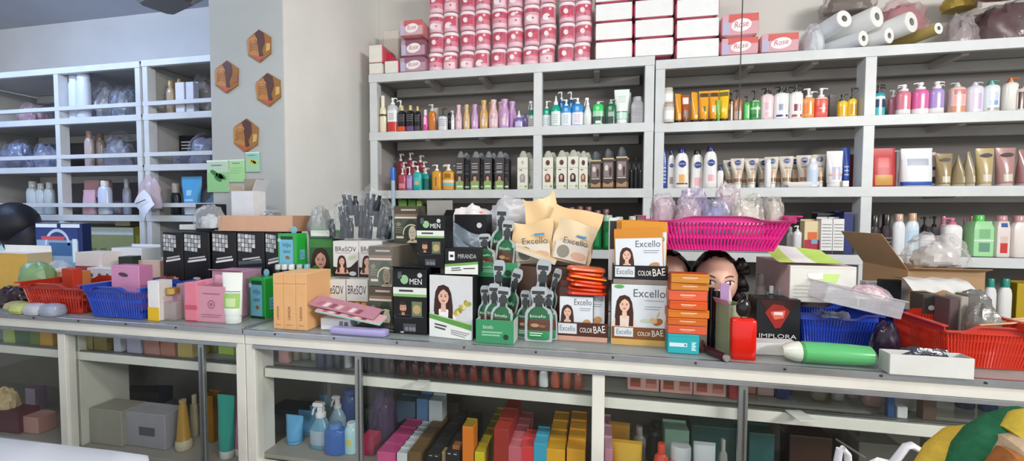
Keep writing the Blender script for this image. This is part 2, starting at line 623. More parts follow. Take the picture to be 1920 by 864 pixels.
def p_cap(t, W, H, D, c, lab, hb=0.8, cw=0.5, n=2.4, m='gloss', sh=None, taper=1.0, **k):
    c = c.split(',')
    hs = H * hb
    sh = sh or cw * .9
    G().loft([(0, W * .92, D * .92), (H * .015, W, D), (hs * .8, W * taper, D * taper), (hs * .93, W * taper * .86, D * taper * .88), (hs, W * sh, min(D * .95, W * sh))], c[0], m, n, 20, labs(H, lab)).build('bottle_body', t)
    cc = c[1] if len(c) > 1 else 'f2f2f2'
    g = G().loft([(hs, W * cw, min(D, W * cw)), (hs + H * .01, W * cw, min(D, W * cw)), (H * .985, W * cw * .97, min(D, W * cw) * .97), (H, W * cw * .86, min(D, W * cw) * .86)], cc, m, 2.2, 16)
    g.build('cap', t)


def p_waist(t, W, H, D, c, lab, **k):
    c = c.split(',')
    G().loft([(0, W * .88, D * .88), (H * .02, W * .95, D * .95), (H * .3, W, D), (H * .48, W * .96, D * .96), (H * .6, W * .78, D * .8), (H * .7, W * .6, D * .68), (H * .76, W * .56, D * .66)], c[0], 'gloss', 2.1, 22, labs(H, lab)).build('bottle_body', t)
    G().loft([(H * .75, W * .57, D * .67), (H * .82, W * .5, D * .62), (H * .92, W * .56, D * .66), (H * .975, W * .66, D * .74), (H, W * .6, D * .68)], c[1] if len(c) > 1 else c[0], 'gloss', 2.1, 18).build('cap', t)


def p_tube(t, W, H, D, c, lab, hc=0.12, cw=0.72, lean=0.0, **k):
    c = c.split(',')
    cc = c[1] if len(c) > 1 else 'f0f0f0'
    G().loft([(0, W * cw * .94, D * .9), (H * .01, W * cw, D * .95), (H * hc, W * cw, D * .95)], cc, 'gloss', 2.2, 18).build('cap', t)
    G().loft([(H * hc, W * cw * .96, D * .9), (H * hc + H * .02, W * (cw + .06), D), (H * .45, W * (cw + .14), D * .86, 0, 0), (H * .75, W * .96, D * .45), (H * .93, W, .008), (H, W, .004)], c[0], 'gloss', 2.0, 22, labs(H, lab)).build('tube_body', t)


def p_pouch(t, W, H, D, c, lab, n=3.2, **k):
    c = c.split(',')
    G().loft([(0, W * .94, D * .9), (H * .03, W * .98, D), (H * .3, W, D * .9), (H * .7, W * .98, D * .55), (H * .9, W, D * .16), (H * .97, W, .005), (H, W * .99, .003)], c[0], 'satin', n, 24, labs(H, lab)).build('pouch_body', t)
    if len(c) > 1:
        G().loft([(H * .95, W * 1.0, .0065), (H * .995, W * 1.0, .006)], c[1], 'satin', 8, 20).build('seal_strip', t)


def p_dropper(t, W, H, D, c, lab, hb=.6, **k):
    c = c.split(',')
    hs = H * hb
    G().loft([(0, W * .93, D * .93), (H * .02, W, D), (hs * .75, W, D), (hs * .92, W * .75, D * .75), (hs, W * .42, W * .42)], c[0], 'gloss', 2.3, 20, labs(H, lab)).build('bottle_body', t)
    G().loft([(hs, W * .46, W * .46), (hs + H * .1, W * .44, W * .44), (hs + H * .12, W * .3, W * .3), (H * .97, W * .13, W * .13), (H, W * .1, W * .1)], c[1] if len(c) > 1 else 'f4f4f4', 'gloss', 2, 14).build('nozzle', t)


def p_spray(t, W, H, D, c, lab, hb=.66, dirn=-1, m='gloss', **k):
    c = c.split(',')
    hs = H * hb
    G().loft([(0, W * .93, D * .93), (H * .02, W, D), (hs * .6, W, D), (hs * .85, W * .62, D * .7), (hs, W * .36, W * .36)], c[0], m, 2.3, 20, labs(H, lab)).build('bottle_body', t)
    g = G()
    cc = c[1] if len(c) > 1 else 'f2f2f2'
    g.cyl(hs, hs + H * .09, W * .22, cc)
    g.box(W * .5, W * .3, H * .1, cc, 'gloss', dirn * W * .1, 0, H * .88, e=.004)
    g.box(W * .24, W * .26, H * .16, cc, 'gloss', 0, 0, hs + H * .07, e=.003)
    g.build('trigger_head', t)
    G().tube([(dirn * W * .22, 0, H * .89), (dirn * W * .36, 0, H * .8), (dirn * W * .42, 0, H * .68)], [W * .06, W * .055, W * .04], cc, seg=8).build('trigger', t)


def p_boxtab(t, W, H, D, c, lab, hb=.8, art=None, tabm='haze', **k):
    c = c.split(',')
    h = H * hb
    g = G().box(W, D, h, c[0], 'card', cols={'l': c[2] if len(c) > 2 else c[0], 'r': c[2] if len(c) > 2 else c[0]})
    y = -D / 2 - .0004
    for a, b, cc, *r in lab:
        q = r[0] if r else 1
        q2 = r[1] if len(r) > 1 else 0
        g.rect(W * (q2 - q / 2), a * H, W * (q2 + q / 2), b * H, y, cc)
    if art:
        art(g, W, h, y)
    g.build('carton', t)
    g = G()
    cc = c[1] if len(c) > 1 else 'd8d8d8'
    g.loft([(h, W * .8, D * .55), (h + H * .06, W * .74, D * .4), (H * .93, W * .62, D * .22), (H, W * .3, D * .1)], cc, tabm, 2.6, 16)
    g.build('bag_tuft', t)


def p_carton(t, W, H, D, c, lab, **k):
    c = c.split(',')
    g = G().box(W, D, H, c[0], 'card', cols={'l': c[-1], 'r': c[-1], 't': c[-1] if len(c) > 2 else c[0]})
    y = -D / 2 - .0004
    for i, (a, b, cc, *r) in enumerate(lab):
        q = r[0] if r else 1
        q2 = r[1] if len(r) > 1 else 0
        g.rect(W * (q2 - q / 2), a * H, W * (q2 + q / 2), b * H, y - .00015 * i, cc)
    g.rect(-W * .5, H * .985, W * .5, H * .989, y - .0001, 'b9b5ad')
    if k.get('art'):
        k['art'](g, W, H, y - .0015)
    g.build('carton', t)
    G().box(W * .98, .0012, min(.012, H * .1), c[-1], 'card', 0, D / 2 - .003, H - .004).build('tuck_flap', t)


def p_jar(t, W, H, D, c, lab, hb=.72, m='gloss', **k):
    c = c.split(',')
    h = H * hb
    G().loft([(0, W * .9, D * .9), (H * .03, W, D), (h * .9, W, D), (h, W * .84, D * .84)], c[0], m, 2.2, 20, labs(H, lab)).build('jar_body', t)
    G().loft([(h, W * .9, D * .9), (H * .97, W * .9, D * .9), (H, W * .82, D * .82)], c[1] if len(c) > 1 else 'eeeeee', m, 2, 20).build('lid', t)


STY = {'pump': (p_pump, 'pump_bottle', 'bottle'), 'cap': (p_cap, 'capped_bottle', 'bottle'), 'waist': (p_waist, 'shampoo_bottle', 'bottle'), 'tube': (p_tube, 'squeeze_tube', 'tube'),
       'pouch': (p_pouch, 'refill_pouch', 'pouch'), 'dropper': (p_dropper, 'nozzle_bottle', 'bottle'), 'spray': (p_spray, 'spray_bottle', 'bottle'), 'boxtab': (p_boxtab, 'bagged_carton', 'carton'),
       'carton': (p_carton, 'carton', 'carton'), 'jar': (p_jar, 'lidded_jar', 'jar')}
CTX = {}


def shelf(Y, z, group, yo=.012):
    CTX.update(Y=Y, z=z, g=group, yo=yo)


def P(sty, xl, xr, yt, label, c, lab=(), yo=None, D=None, rz=0, name=None, cat=None, z=None, group=1, back=None, **k):
    """an item standing on the current shelf, its outline given by where its sides and top are seen."""
    fn, nm, ct = STY[sty]
    yf = CTX['Y'] + (CTX['yo'] if yo is None else yo)
    zb = (CTX['z'] if z is None else z) + .001
    a, b = atY(xl, yt + 20, yf), atY(xr, yt + 20, yf)
    Wd = b.x - a.x
    D = D or min(Wd * .7, .075)
    H = atY((xl + xr) / 2, yt, yf + D * .5).z - zb
    ym = yf + D / 2
    t = thing(name or nm, label, cat or ct, ((a.x + b.x) / 2, ym, zb), rz, CTX['g'] if group == 1 else group)
    fn(t, Wd, H, D, c, lab, **k)
    if back:
        dx, dl = back
        dup(t, (t.location.x + dx, ym + D + .012, zb), dl)
    return t


def ink(a, b, n, c='8a8a8a', w=34):
    return [(a + (b - a) * i / n, a + (b - a) * (i + .35) / n, c, w) for i in range(n)]


# ------------------------------------------------------------------ pillar-side wall shelf, upper row
shelf(2.25, 1.838, 'toiletries on the upper row of the shelf beside the pillar')
P('cap', 710, 722, 180, 'tall slim cream bottle with a dark band, at the end by the pillar', 'e9dfc0,efe8d2', [(.44, .5, '5b4a44')], hb=.7, cw=.55)
P('pump', 723.5, 743, 183, 'grey pump bottle with a red lower label', 'c3c6c9,eceeee', [(.3, .62, 'e9ebec', 60), (.02, .29, 'c8372f', 70)] + ink(.36, .56, 4), hb=.78, dirn=1)
P('pump', 742, 756, 187, 'grey pump bottle half hidden behind a black gold-capped bottle', 'c3c6c9,eceeee', yo=.07, hb=.76, back=None)
for xl, xr, yt, bc, nm in ((744, 759, 198.5, 'd4562f', 'orange foot'), (760, 775, 198, '6a4a7c', 'purple foot'), (776, 787, 199.5, '4b4150', 'plain dark foot')):
    P('cap', xl, xr, yt, 'black bottle with a gold cap and a label with a ' + nm, '1d1b20,d9c67f', [(.02, .2, bc, 60)] + ink(.4, .68, 4, '6d6c70', 40), hb=.81, cw=.36, n=4)
P('cap', 792, 801, 206, 'small magenta bottle with a clear white cap', 'd8439a,e6e0e4', [(.3, .68, 'f3c7df', 25)], hb=.72, cw=.6)
P('pump', 802, 815.5, 195, 'orange pump bottle with a pale grey pump', 'c9762c,c9c6bf', hb=.72, dirn=-1, sh=.5)
P('carton', 807, 819, 204, 'pale beige carton behind the orange pump bottle', 'cfc5bf', yo=.09)
P('pump', 820, 837, 203, 'silver white bottle with a curly black top', 'd9dadd,2a2a2c', ink(.2, .55, 4, '9a9aa0', 60), hb=.64, dirn=1)
P('cap', 836, 846, 212, 'short dark bottle between the silver bottle and a clear pump', '3a3b40,26262a', yo=.08, hb=.7)
P('pump', 845, 851.5, 207, 'slim clear bottle with a white pump', 'd5d7d8,f3f3f3', [(.05, .5, 'f4f4f4', 50)], hb=.68, sh=.6)
for xl, xr, yt, c, sz, cn in ((852.5, 865, 197, 'dfb5c1', 'short', 'blush pink'), (867.5, 880, 196.5, 'd3ae74', 'short', 'gold'), (882, 896, 196, 'c596c7', 'short', 'lilac'),
                              (897.5, 914, 188.5, 'cfa562', 'tall', 'gold'), (915, 933, 187.5, 'dcb9bd', 'tall', 'blush pink'), (934, 955, 186.5, 'c69cc9', 'tall', 'lilac')):
    P('waist', xl, xr, yt, f'{sz} {cn} waisted shampoo bottle in the front row', c, [(.1, .42, 'e8d6dc', 18)] + ink(.34, .46, 3, '8b7480', 40),
      back=(.03, f'{sz} {cn} waisted shampoo bottle standing behind its front twin'))
P('cap', 955.5, 961, 207, 'little violet bottle beside the tall lilac shampoo bottle', 'b07fb8,c9a6cf', hb=.8)
P('dropper', 963, 981, 207.5, 'purple bottle with a white pointed nozzle', '7a6aa8,e6e4ee', [(.05, .35, 'c7c0de', 40)])
P('cap', 979, 989, 214, 'dull purple bottle behind the pointed nozzle bottle', '8478a8,6f6496', yo=.07)
P('spray', 989, 1003, 188, 'teal spray bottle half behind the middle post', '1f8f78,e7ebea', [(.04, .48, 'd9d9d4', 80)] + ink(.12, .4, 4), yo=.075)
g = G().box(.16, .004, .12, 'a9a7ac', 'card')
solo('price_card', g, 'plain grey card leaning at the back behind the pointed nozzle bottle', 'card', (atY(975, 215, 2.5).x, 2.5, 1.839), group=None)

shelf(2.25, 1.838, 'hair care bottles right of the middle post on the upper row')
P('pump', 1014, 1032, 186, 'white pump bottle with a teal shoulder, next to the middle post', '17a383,eef1f1', [(.02, .46, 'e9edf0', 100)] + ink(.1, .4, 5, '9fb4b8'), hb=.7, dirn=1)
P('dropper', 1032.5, 1051, 180, 'teal shouldered bottle with a tall white nozzle', '17a98a,f2f4f2', [(.02, .48, 'dfeae4', 100)] + ink(.1, .42, 5, '9fb4b0'), hb=.7)
P('pump', 1046, 1059, 171, 'dark blue pump bottle behind the teal nozzle bottle', '1d5c96,d9dcdf', yo=.1, hb=.76, dirn=-1)
P('pump', 1064, 1077, 171, 'dark blue pump bottle behind the two light blue ones', '1d5c96,d9dcdf', yo=.1, hb=.76, dirn=-1)
P('pump', 1051.5, 1071, 186, 'narrower blue shouldered bottle with a white label and white pump', '2f8ed2,f2f4f6', [(.02, .48, 'e4ecf4', 100)] + ink(.1, .42, 5, '9fb0c4'), hb=.74, dirn=-1)
P('pump', 1071.5, 1094, 183, 'wider blue shouldered bottle with a white label and white pump', '2f8ed2,f2f4f6', [(.03, .46, 'e8eef6', 100)] + ink(.1, .42, 5, 'c9a8b0'), hb=.76, dirn=-1)
P('spray', 1094.5, 1109, 182, 'plain milky white spray bottle', 'dfe6e4,f0f2f2', hb=.7)
P('pump', 1111, 1132, 189.5, 'bright green bottle with a dark picture label', '35d06b,cfd8d2', [(.34, .56, 'a9dcb8', 90), (.06, .34, '3f5c52', 85), (.06, .16, 'e6efe8', 24)], hb=.86, dirn=1, sh=.3)
P('pump', 1135, 1156, 186, 'dark green bottle with a clear pump', '1f6b43,aebdb4', [(.3, .48, '9fb8ac', 34), (.05, .3, '2c4a40', 60)], hb=.8, dirn=1)
P('tube', 1152, 1181, 168, 'large white and mint tube standing on its cap', 'e9f1ec,f4f6f4', [(.12, .34, 'bfe3cf', 200), (.33, .36, '5d8273', 60)] + ink(.62, .84, 4, 'b9cfc4', 40), D=.05, cw=.7, back=(.012, 'white and mint tube tucked behind the large one'))
P('cap', 1183.5, 1208, 182, 'bottle wrapped in clear crinkled plastic at the end of the row', 'c9c7cc,d8d8da', ink(.3, .6, 4, 'a9a7ae', 60), hb=.84, cw=.66, n=5, m='haze')

# ------------------------------------------------------------------ pillar-side wall shelf, middle row
shelf(2.25, 1.508, 'bottles on the middle row of the shelf beside the pillar')
for i, (xl, xr, yt, yo, w) in enumerate(((742, 756, 287, .2, 'behind the red pump bottle'), (760, 774, 285, .2, 'in the middle of the back row'), (778, 794, 290, .2, 'behind the teal pump bottle'),
                                         (748, 762, 303, .12, 'second row above the red pump bottle'), (765, 780, 301, .12, 'second row above the purple pump bottle'), (786, 800, 302, .12, 'second row above the dark teal bottle'))):
    P('pump', xl, xr, yt, 'maroon bottle with a curved white spout, ' + w, '8a3440,e3d3d2', yo=yo, hb=.78, dirn=1, group='maroon bottles with white spouts')
P('pump', 745, 760, 315, 'short coral red pump bottle', 'b9485a,e5e5e5', [(.1, .3, 'd98a96', 50)], hb=.7, dirn=1)
P('pump', 760.5, 772, 312, 'slim purple pump bottle', '9a76b4,ececec', [(.1, .5, 'b79ccb', 50)], hb=.64, dirn=-1)
P('pump', 772.5, 789, 310, 'turquoise pump bottle with an orange sun on its label', '23b3ad,eef2f2', [(.22, .36, 'e0b070', 30)] + ink(.38, .52, 3, '7fd2cd', 40), hb=.72, dirn=-1)
P('pump', 788, 804.5, 314, 'dark teal pump bottle with a green label', '1b9a93,dfe3e3', [(.04, .5, '17635a', 80)], yo=.05, hb=.72, dirn=1, back=(-.03, 'turquoise pump bottle standing behind the dark teal one'))
P('pump', 808, 826, 308, 'amber yellow pump bottle with a dark leaf mark', 'd99a2b,f2f0ea', [(.14, .5, '8a6420', 14)], hb=.74, dirn=-1, back=(.045, 'amber pump bottle between and behind the front two'))
P('pump', 827.5, 850, 307.5, 'amber yellow pump bottle with a light blue stripe', 'd9992a,f2f0ea', [(.16, .26, '6fbfd0', 80), (.27, .38, 'efd3a0', 80), (.45, .62, '8a6420', 22)], hb=.74, dirn=-1, back=(.045, 'amber pump bottle at the back beside the black cartons'))


def face_art(skin='c89a80', hair='2a2020', z0=.16, gr='8fae6c', dash='c9c9c9'):
    def art(g, W, H, y):
        g.rect(-W * .45, 0, W * .45, H * .26, y - .0002, gr)
        g.rect(-W * .3, H * .08, W * .36, H * .13, y - .0004, 'e7ecd9')
        g.oval(0, H * .36, W * .26, H * .1, y - .0002, hair)
        g.oval(0, H * .35, W * .17, H * .075, y - .0004, skin)
        g.rect(-W * .25, H * .26, W * .25, H * .285, y - .0005, skin)
        for z in (.52, .56, .66, .72, .8):
            g.rect(-W * .32, H * z, W * .3, H * (z + .02), y - .0002, dash)
    return art


for xl, xr, w in ((853.5, 869.5, 'beside the amber bottles'), (881.5, 899, 'second along'), (906.5, 922, 'third along'), (928, 945, 'fourth along')):
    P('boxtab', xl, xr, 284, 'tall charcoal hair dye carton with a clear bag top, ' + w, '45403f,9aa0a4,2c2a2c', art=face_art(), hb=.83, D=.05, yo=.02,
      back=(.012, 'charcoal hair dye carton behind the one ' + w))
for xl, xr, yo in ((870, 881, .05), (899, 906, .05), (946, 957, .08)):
    P('boxtab', xl, xr, 290, {870: 'shadowed charcoal carton in the first gap between the charcoal cartons', 899: 'shadowed charcoal carton in the second gap between the charcoal cartons', 946: 'shadowed charcoal carton at the end of the charcoal row'}[xl], '2c2a2e,6d7278,1f1e22', art=face_art('6b5247', '1c1818', gr='47583c', dash='77777a'), yo=yo, D=.05, hb=.84)  # same carton in darker tones, the shade of the gaps put into its colours


def dye_art(hair, cap='8a3a34', bald=False):
    def art(g, W, H, y):
        g.rect(-W * .5, H * .655, W * .5, H * .665, y - .0003, '9a9a90')
        if not bald:
            g.oval(0, H * .83, W * .2, H * .085, y - .0003, '6b4238')
            g.oval(W * .04, H * .81, W * .09, H * .05, y - .0005, '4a2d2a')
        else:
            g.oval(0, H * .84, W * .12, H * .06, y - .0003, 'b9bcb0')
        g.rect(-W * .3, H * .59, -W * .02, H * .62, y - .0003, 'a03a36')
        g.oval(0, H * .36, W * .27, H * .13, y - .0003, hair)
        g.rect(-W * .24, H * .22, W * .26, H * .33, y - .0003, hair)
        g.oval(-W * .02, H * .37, W * .13, H * .075, y - .0005, 'd9b09a')
        g.oval(W * .32, H * .09, W * .13, H * .045, y - .0003, '8fb46a')
        g.rect(-W * .4, H * .08, W * .05, H * .1, y - .0003, 'c2c4b6')
    return art


for xl, xr, yt, hair, w in ((970, 989.5, 283, '9a9aa6', 'with a silver haired figure, by the middle post'), (1016, 1036, 283, '8a4a2e', 'with a copper haired woman, just past the post'),
                            (1043, 1063, 282, '4b2326', 'with a burgundy haired woman'), (1064.5, 1084.5, 281, '2e1a1c', 'with a black haired woman'), (1085.5, 1102, 283, '8f5a38', 'with a light brown haired woman')):
    P('boxtab', xl, xr, yt, 'tall cream hair dye carton ' + w, 'e3e3d4,dadccb,c6c8b8', art=dye_art(hair, bald=xl == 970), hb=.82, D=.05, yo=.016, back=(.02, 'cream hair dye carton behind the one ' + w.split(',')[0]))
for xl, xr, yt, w in ((1107, 1127, 284, 'nearest the cream cartons'), (1130, 1151, 279, 'in the middle of three'), (1155.5, 1176.5, 275.5, 'furthest from the cream cartons')):
    def art(g, W, H, y):
        g.rect(-W * .5, H * .95, W * .5, H, y - .0003, 'c7b48a')
        g.rect(-W * .38, H * .38, W * .38, H * .85, y - .0003, '8d7f7c')
        g.oval(-W * .15, H * .68, W * .16, H * .1, y - .0005, 'dccfca')
        g.oval(W * .2, H * .55, W * .12, H * .16, y - .0005, '4a3833')
        g.rect(-W * .38, H * .33, W * .38, H * .36, y - .0003, 'd9d2cc')
        g.fp([(-W * .45, H * .06), (W * .45, H * .06), (W * .45, H * .24), (0, H * .14), (-W * .45, H * .2)], y - .0003, 'b08a62')
    P('boxtab', xl, xr, yt, 'dark brown hair colour carton with a clear bag top, ' + w, '4c403d,555b62,3a3231', art=art, hb=.76, D=.05, yo=.016, tabm='haze', back=(.012, 'dark brown hair colour carton behind the one ' + w))
for i, (xl, xr, yt) in enumerate(((1180, 1189, 303), (1189, 1197, 297), (1198, 1206, 304))):
    P('cap', xl, xr, yt, 'small dark bottle in the shaded shelf corner, ' + ORD[i] + ' past the brown cartons', '3a383b,2a282b', yo=.12, hb=.75, cw=.4, group='dark bottles in the corner')

# lower row, seen over the counter
shelf(2.25, 1.193, 'green bottles on the lower row of the shelf beside the pillar')
for i, (xl, xr, yt, h) in enumerate(((1086, 1097, 414, 'e3e6da'), (1098, 1107, 415, 'd8dcd4'), (1110, 1128, 404, '9fc0aa'), (1130, 1150, 403, 'a9c7b2'), (1152, 1170, 406, 'b9bfb4'), (1178, 1194, 405, 'c9c4b4'))):
    P('cap', xl, xr, yt, 'dark green bottle with a pale cap, ' + ORD[i] + ' along from the tan sachets', '176c3a,' + h, [(.1, .5, '2f8a52', 24)], hb=.82, cw=.86, n=2.2)
for i, (xl, yt) in enumerate(((1064, 388), (1080, 386), (1096, 387), (1056, 403), (1073, 402), (1089, 401), (1113, 394), (1129, 392))):
    P('jar', xl, xl + 14, yt, 'dusky pink capped jar in the shaded back rows, ' + ORD[i] + ' in order', '7c4a4a,a97f7e', yo=.13 if i < 3 or i > 5 else .09, D=.05, hb=.9, group='dusky pink jars in the lower row')
for i, (xl, xr) in enumerate(((747, 762), (765, 779), (781, 790))):
    P('carton', xl, xr, 374 + i, 'green carton on the lower row behind the olive cartons, ' + ORD[i] + ' from the pillar', ['6f9a44,557a36', '4f8233,3f6a2a', '86ac55,6a8f44'][i], yo=.05)
# ------------------------------------------------------------------ lotion shelf, upper row
shelf(2.25, 1.832, 'bottles and tubes on the upper row of the lotion shelf')
t = P('jar', 1243.5, 1263, 197, 'clear jar with a white label, the lower of two stacked by the shelf joint', 'd6d0c6,b8ab98', [(.15, .6, 'f0efe8', 70)], hb=.82, m='satin')
P('jar', 1244, 1262, 167, 'clear jar with a white label, standing on top of another jar', 'd6d0c6,c0b6a6', [(.12, .6, 'f0efe8', 70)], hb=.78, m='satin', z=t.location.z + atY(1253, 197, 2.295).z - t.location.z - .0005)
for xl, xr, yt, c, lab, w, rz in ((1266, 1279.5, 176, 'e39a2a,4a3324', [(.12, .3, 'f0c98a', 30)], 'orange tube turned partly away, next to the stacked jars', 25),
                                  (1279, 1294, 178, 'a8552e,5a3826', [(.66, .9, 'efe9e6', 50), (.2, .42, '8b7a68', 50)], 'rusty brown tube with a white top label', 0),
                                  (1296.5, 1311, 173, 'eaa21f,3d2d22', [(.14, .24, 'f3d9a2', 25)], 'amber tube turned partly away', 28),
                                  (1312, 1331, 171, 'efa425,3d2d22', [(.8, .93, '5a4a30', 60), (.34, .5, '5f7f3c', 16)], 'amber tube with a small green picture', 0),
                                  (1331.5, 1349.5, 170, 'efa425,3d2d22', [(.8, .93, '5a4a30', 60), (.3, .52, 'd5d2a4', 26)], 'amber tube with a pale flower picture', 0),
                                  (1350, 1369, 169, 'f2c416,4a3a24', [(.8, .94, '7a6a3a', 60), (.3, .4, 'f5dc6a', 40)], 'bright yellow tube with a dark panel at its top', -14)):
    P('tube', xl, xr, yt, w, c, lab, rz=rz, hc=.09, cw=.8, D=.04)
P('tube', 1344, 1352, 187, 'small lime green tube wedged before the amber tubes', '8cc14a,6fae3a', yo=.004, D=.02)
P('cap', 1370.5, 1374, 190, 'very thin white bottle beside the yellow tube', 'f2eeea,e9e4de', hb=.85, cw=.7)
P('pump', 1376, 1394, 168, 'amber brown bottle with a black silver-tipped pump', 'a9744c,2f2c2c', [(.05, .3, 'b9a394', 40)], hb=.7, dirn=-1, back=(-.018, 'amber brown pump bottle behind the black pumped one'))
P('pump', 1395, 1408, 180, 'bright green bottle with a short black pump', '45b54a,2c2c2e', [(.1, .6, '7fd07f', 22)], hb=.74, dirn=-1)
P('pump', 1408.5, 1428, 169, 'green bottle with two pale label stripes and a black pump', '4a9a52,2a2a2c', [(.34, .42, 'b7dcb4', 70), (.1, .2, '2f7a3f', 70), (.6, .66, '9fd09a', 50)], hb=.66, dirn=-1, sh=.4)
LOT = dict(hb=.78, sh=.34, n=3)
P('pump', 1428.5, 1453, 164, 'pale pink lotion bottle with a black pump', 'ecd3d6,2b2b2d', [(.3, .52, 'e3b9c0', 22)] + ink(.12, .24, 2, 'd09aa6', 26), dirn=-1, back=(.03, 'lotion bottle with a black pump behind the pale pink one'), **LOT)
P('pump', 1454, 1482, 161, 'white lotion bottle with a blue and navy print', 'ecebe8,2b2b2d', [(.26, .44, '9aa4c4', 26), (.07, .13, '27408f', 42)], dirn=-1, back=(.03, 'white lotion bottle behind the blue printed one'), **LOT)
P('pump', 1483.5, 1508.5, 159, 'white lotion bottle with a maroon fruit print', 'ecebe8,2b2b2d', [(.22, .42, '8f3b4c', 26), (.05, .12, 'b0505a', 45)], dirn=1, back=(-.03, 'white lotion bottle behind the maroon printed one'), **LOT)
P('pump', 1508, 1530, 165, 'peach orange hand wash with a white pump', 'f2a25c,f0efed', [(.14, .5, 'ee8a3a', 80)], dirn=-1, hb=.68, sh=.45, back=(-.02, 'white pump bottle behind the peach orange hand wash'))
P('pump', 1531, 1556, 164.5, 'coral red hand wash with a white pump', 'ef6a5c,f0efed', [(.62, .68, 'f6e7e0', 100), (.2, .4, 'e9564a', 70), (.28, .33, 'f3c6be', 30)], dirn=1, hb=.68, sh=.42, back=(-.02, 'white pump bottle behind the coral red hand wash'))
P('pump', 1573, 1592.5, 176, 'rounded yellow bottle with a dark pump', 'efc838,3a3a3a', [(.1, .45, 'e7b41f', 70)], dirn=1, hb=.7, sh=.5, n=2, yo=.03)
P('pump', 1592.5, 1611, 164, 'yellow bottle with a dark pump beside the shelf post', 'eecb3e,333436', [(.1, .45, 'd9a51c', 40), (.2, .4, '8a6a1c', 9)], dirn=1, hb=.62, sh=.4, n=2, yo=.03)
P('carton', 1556, 1571, 178, 'flat grey carton at the back beside the coral hand wash', 'a59f9c,8f8a88', yo=.14)

shelf(2.25, 1.832, 'bottles on the upper row past the shelf post')
P('pump', 1639, 1662, 158, 'turquoise bottle with a black pump beside the shelf post', '3ea4b4,2e2a2c', [(.52, .6, 'd9e9ec', 70), (.26, .5, '2c3c58', 70), (.02, .24, '47b8bf', 100)], hb=.72, dirn=1, back=(.03, 'dark violet bottle behind the turquoise one'))
P('pump', 1669.5, 1687, 168, 'small rose pink bottle with a white pump', 'd98b9b,f3efed', hb=.72, dirn=-1, yo=.06, sh=.5)
PK = [(.0, .17, 'f2efec', 200)]
P('pump', 1686, 1713, 158, 'salmon pink bottle with a white foot and a white pump', 'e07f93,f3efed', PK + [(.24, .58, 'f0b4bf', 12)], hb=.76, dirn=-1, sh=.55, n=2.2)
P('pump', 1716.5, 1748, 154, 'hot pink bottle with a white foot and a white pump', 'e06fa9,f3efed', PK + [(.24, .58, 'f2a3cc', 12)], hb=.76, dirn=-1, sh=.5, n=2.2, back=(-.03, 'rose bottle just behind the hot pink one'))
P('pump', 1748.5, 1776.5, 152, 'lilac bottle with a white foot and a white pump', 'b39ad6,f3efed', PK + [(.24, .58, 'cdbcea', 12)], hb=.76, dirn=1, sh=.5, n=2.2, back=(.035, 'bottle with a red top just behind the lilac one'))
P('pump', 1786, 1817, 154, 'peach lotion bottle with a silver pump', 'ecc9bd,c9c9cc', [(.58, .74, 'd58a86', 36), (.26, .56, 'efb7ae', 50), (.03, .22, 'dc9a7c', 60)], hb=.84, dirn=-1)
P('pump', 1819, 1850, 153, 'pearl white lotion bottle with a faint violet print', 'e2deea,c9c6cf', [(.1, .6, 'd3b9dc', 26)], hb=.86, dirn=1)
P('pump', 1850.5, 1881, 150, 'white lotion bottle with a blue print and a teal pump', 'e4e8ec,4aa79c', [(.2, .34, '7fb0dc', 34), (.36, .6, 'd2d8ee', 30), (.04, .12, 'b5ab92', 40)], hb=.84, dirn=1, back=(.03, 'green bottle just behind the teal pumped one'))
P('pump', 1887.5, 1916, 145, 'ivory lotion bottle with an orange pump', 'e9e6de,c87034', hb=.84, dirn=1)
P('cap', 1908, 1932, 162, 'brown and white bottle cut off by the picture edge', 'cfc9c0,6b4a3a', [(.05, .75, '5c3d34', 40)], yo=.004, hb=.9, cw=.6)

# ------------------------------------------------------------------ lotion shelf, middle row
shelf(2.25, 1.508, 'lotion bottles and tubes on the middle row of the lotion shelf')


def disc_art(col='27408f'):
    def f(t, W, D, z, r):
        g = G()
        vs, fs = [(0, -D / 2 - .0012, z)], []
        for i in range(20):
            a = 2 * pi * i / 20
            x = r * cos(a)
            vs.append((x, -D / 2 * sqrt(max(.02, 1 - abs(x / (W / 2)) ** 2.6)) ** .6 - .0012, z + r * sin(a)))
        for i in range(20):
            fs.append((0, 1 + i, 1 + (i + 1) % 20))
        g.add(vs, fs, col, 'gloss')
        g.text('NIVEA', -r * .78, z - r * .17, r * 1.56, r * .36, -D / 2 - .0022, 'f2f2f4')
        g.build('round_badge', t)
    return f


badge = disc_art()


def niv(xl, xr, yt, label, lab, dirn=1, cap='232a63', yo=.012, c='eceae6', bz=.6):
    t = P('cap', xl, xr, yt, label, c + ',' + cap, lab, yo=yo, hb=.87, cw=.5, sh=.5, taper=.9, n=2.4)
    b = t.children[0].dimensions
    W, D = b.x, b.y
    H = b.z / .87
    badge(t, W * .97, D * .99, H * bz, W * .25)
    return t


P('cap', 1239.5, 1253, 278, 'royal blue lotion bottle at the shelf joint', '2c4aa0,27408f', ink(.15, .6, 5, 'b9c6e6', 40), hb=.88, cw=.7, yo=.02)
niv(1252, 1267, 282, 'white lotion bottle with a navy cap, mostly behind its taller neighbour', [(.12, .3, 'a89a92', 24)], yo=.05)
niv(1266, 1294, 278, 'white lotion bottle with an orange almond print', [(.14, .34, 'e8b266', 26), (.09, .13, '6b4326', 40)])
niv(1296, 1322, 281, 'white lotion bottle with a slanting black cap', [(.06, .28, 'e9b6bd', 26)], cap='26262c', yo=.05)
niv(1321, 1348, 274.5, 'tallest white lotion bottle with a pink blossom print', [(.16, .32, 'ecaeb8', 24)])
P('cap', 1345.5, 1357, 309, 'little white carton shaped bottle with a navy cap', 'ebe6e2,27305f', hb=.75, cw=.7, n=6)


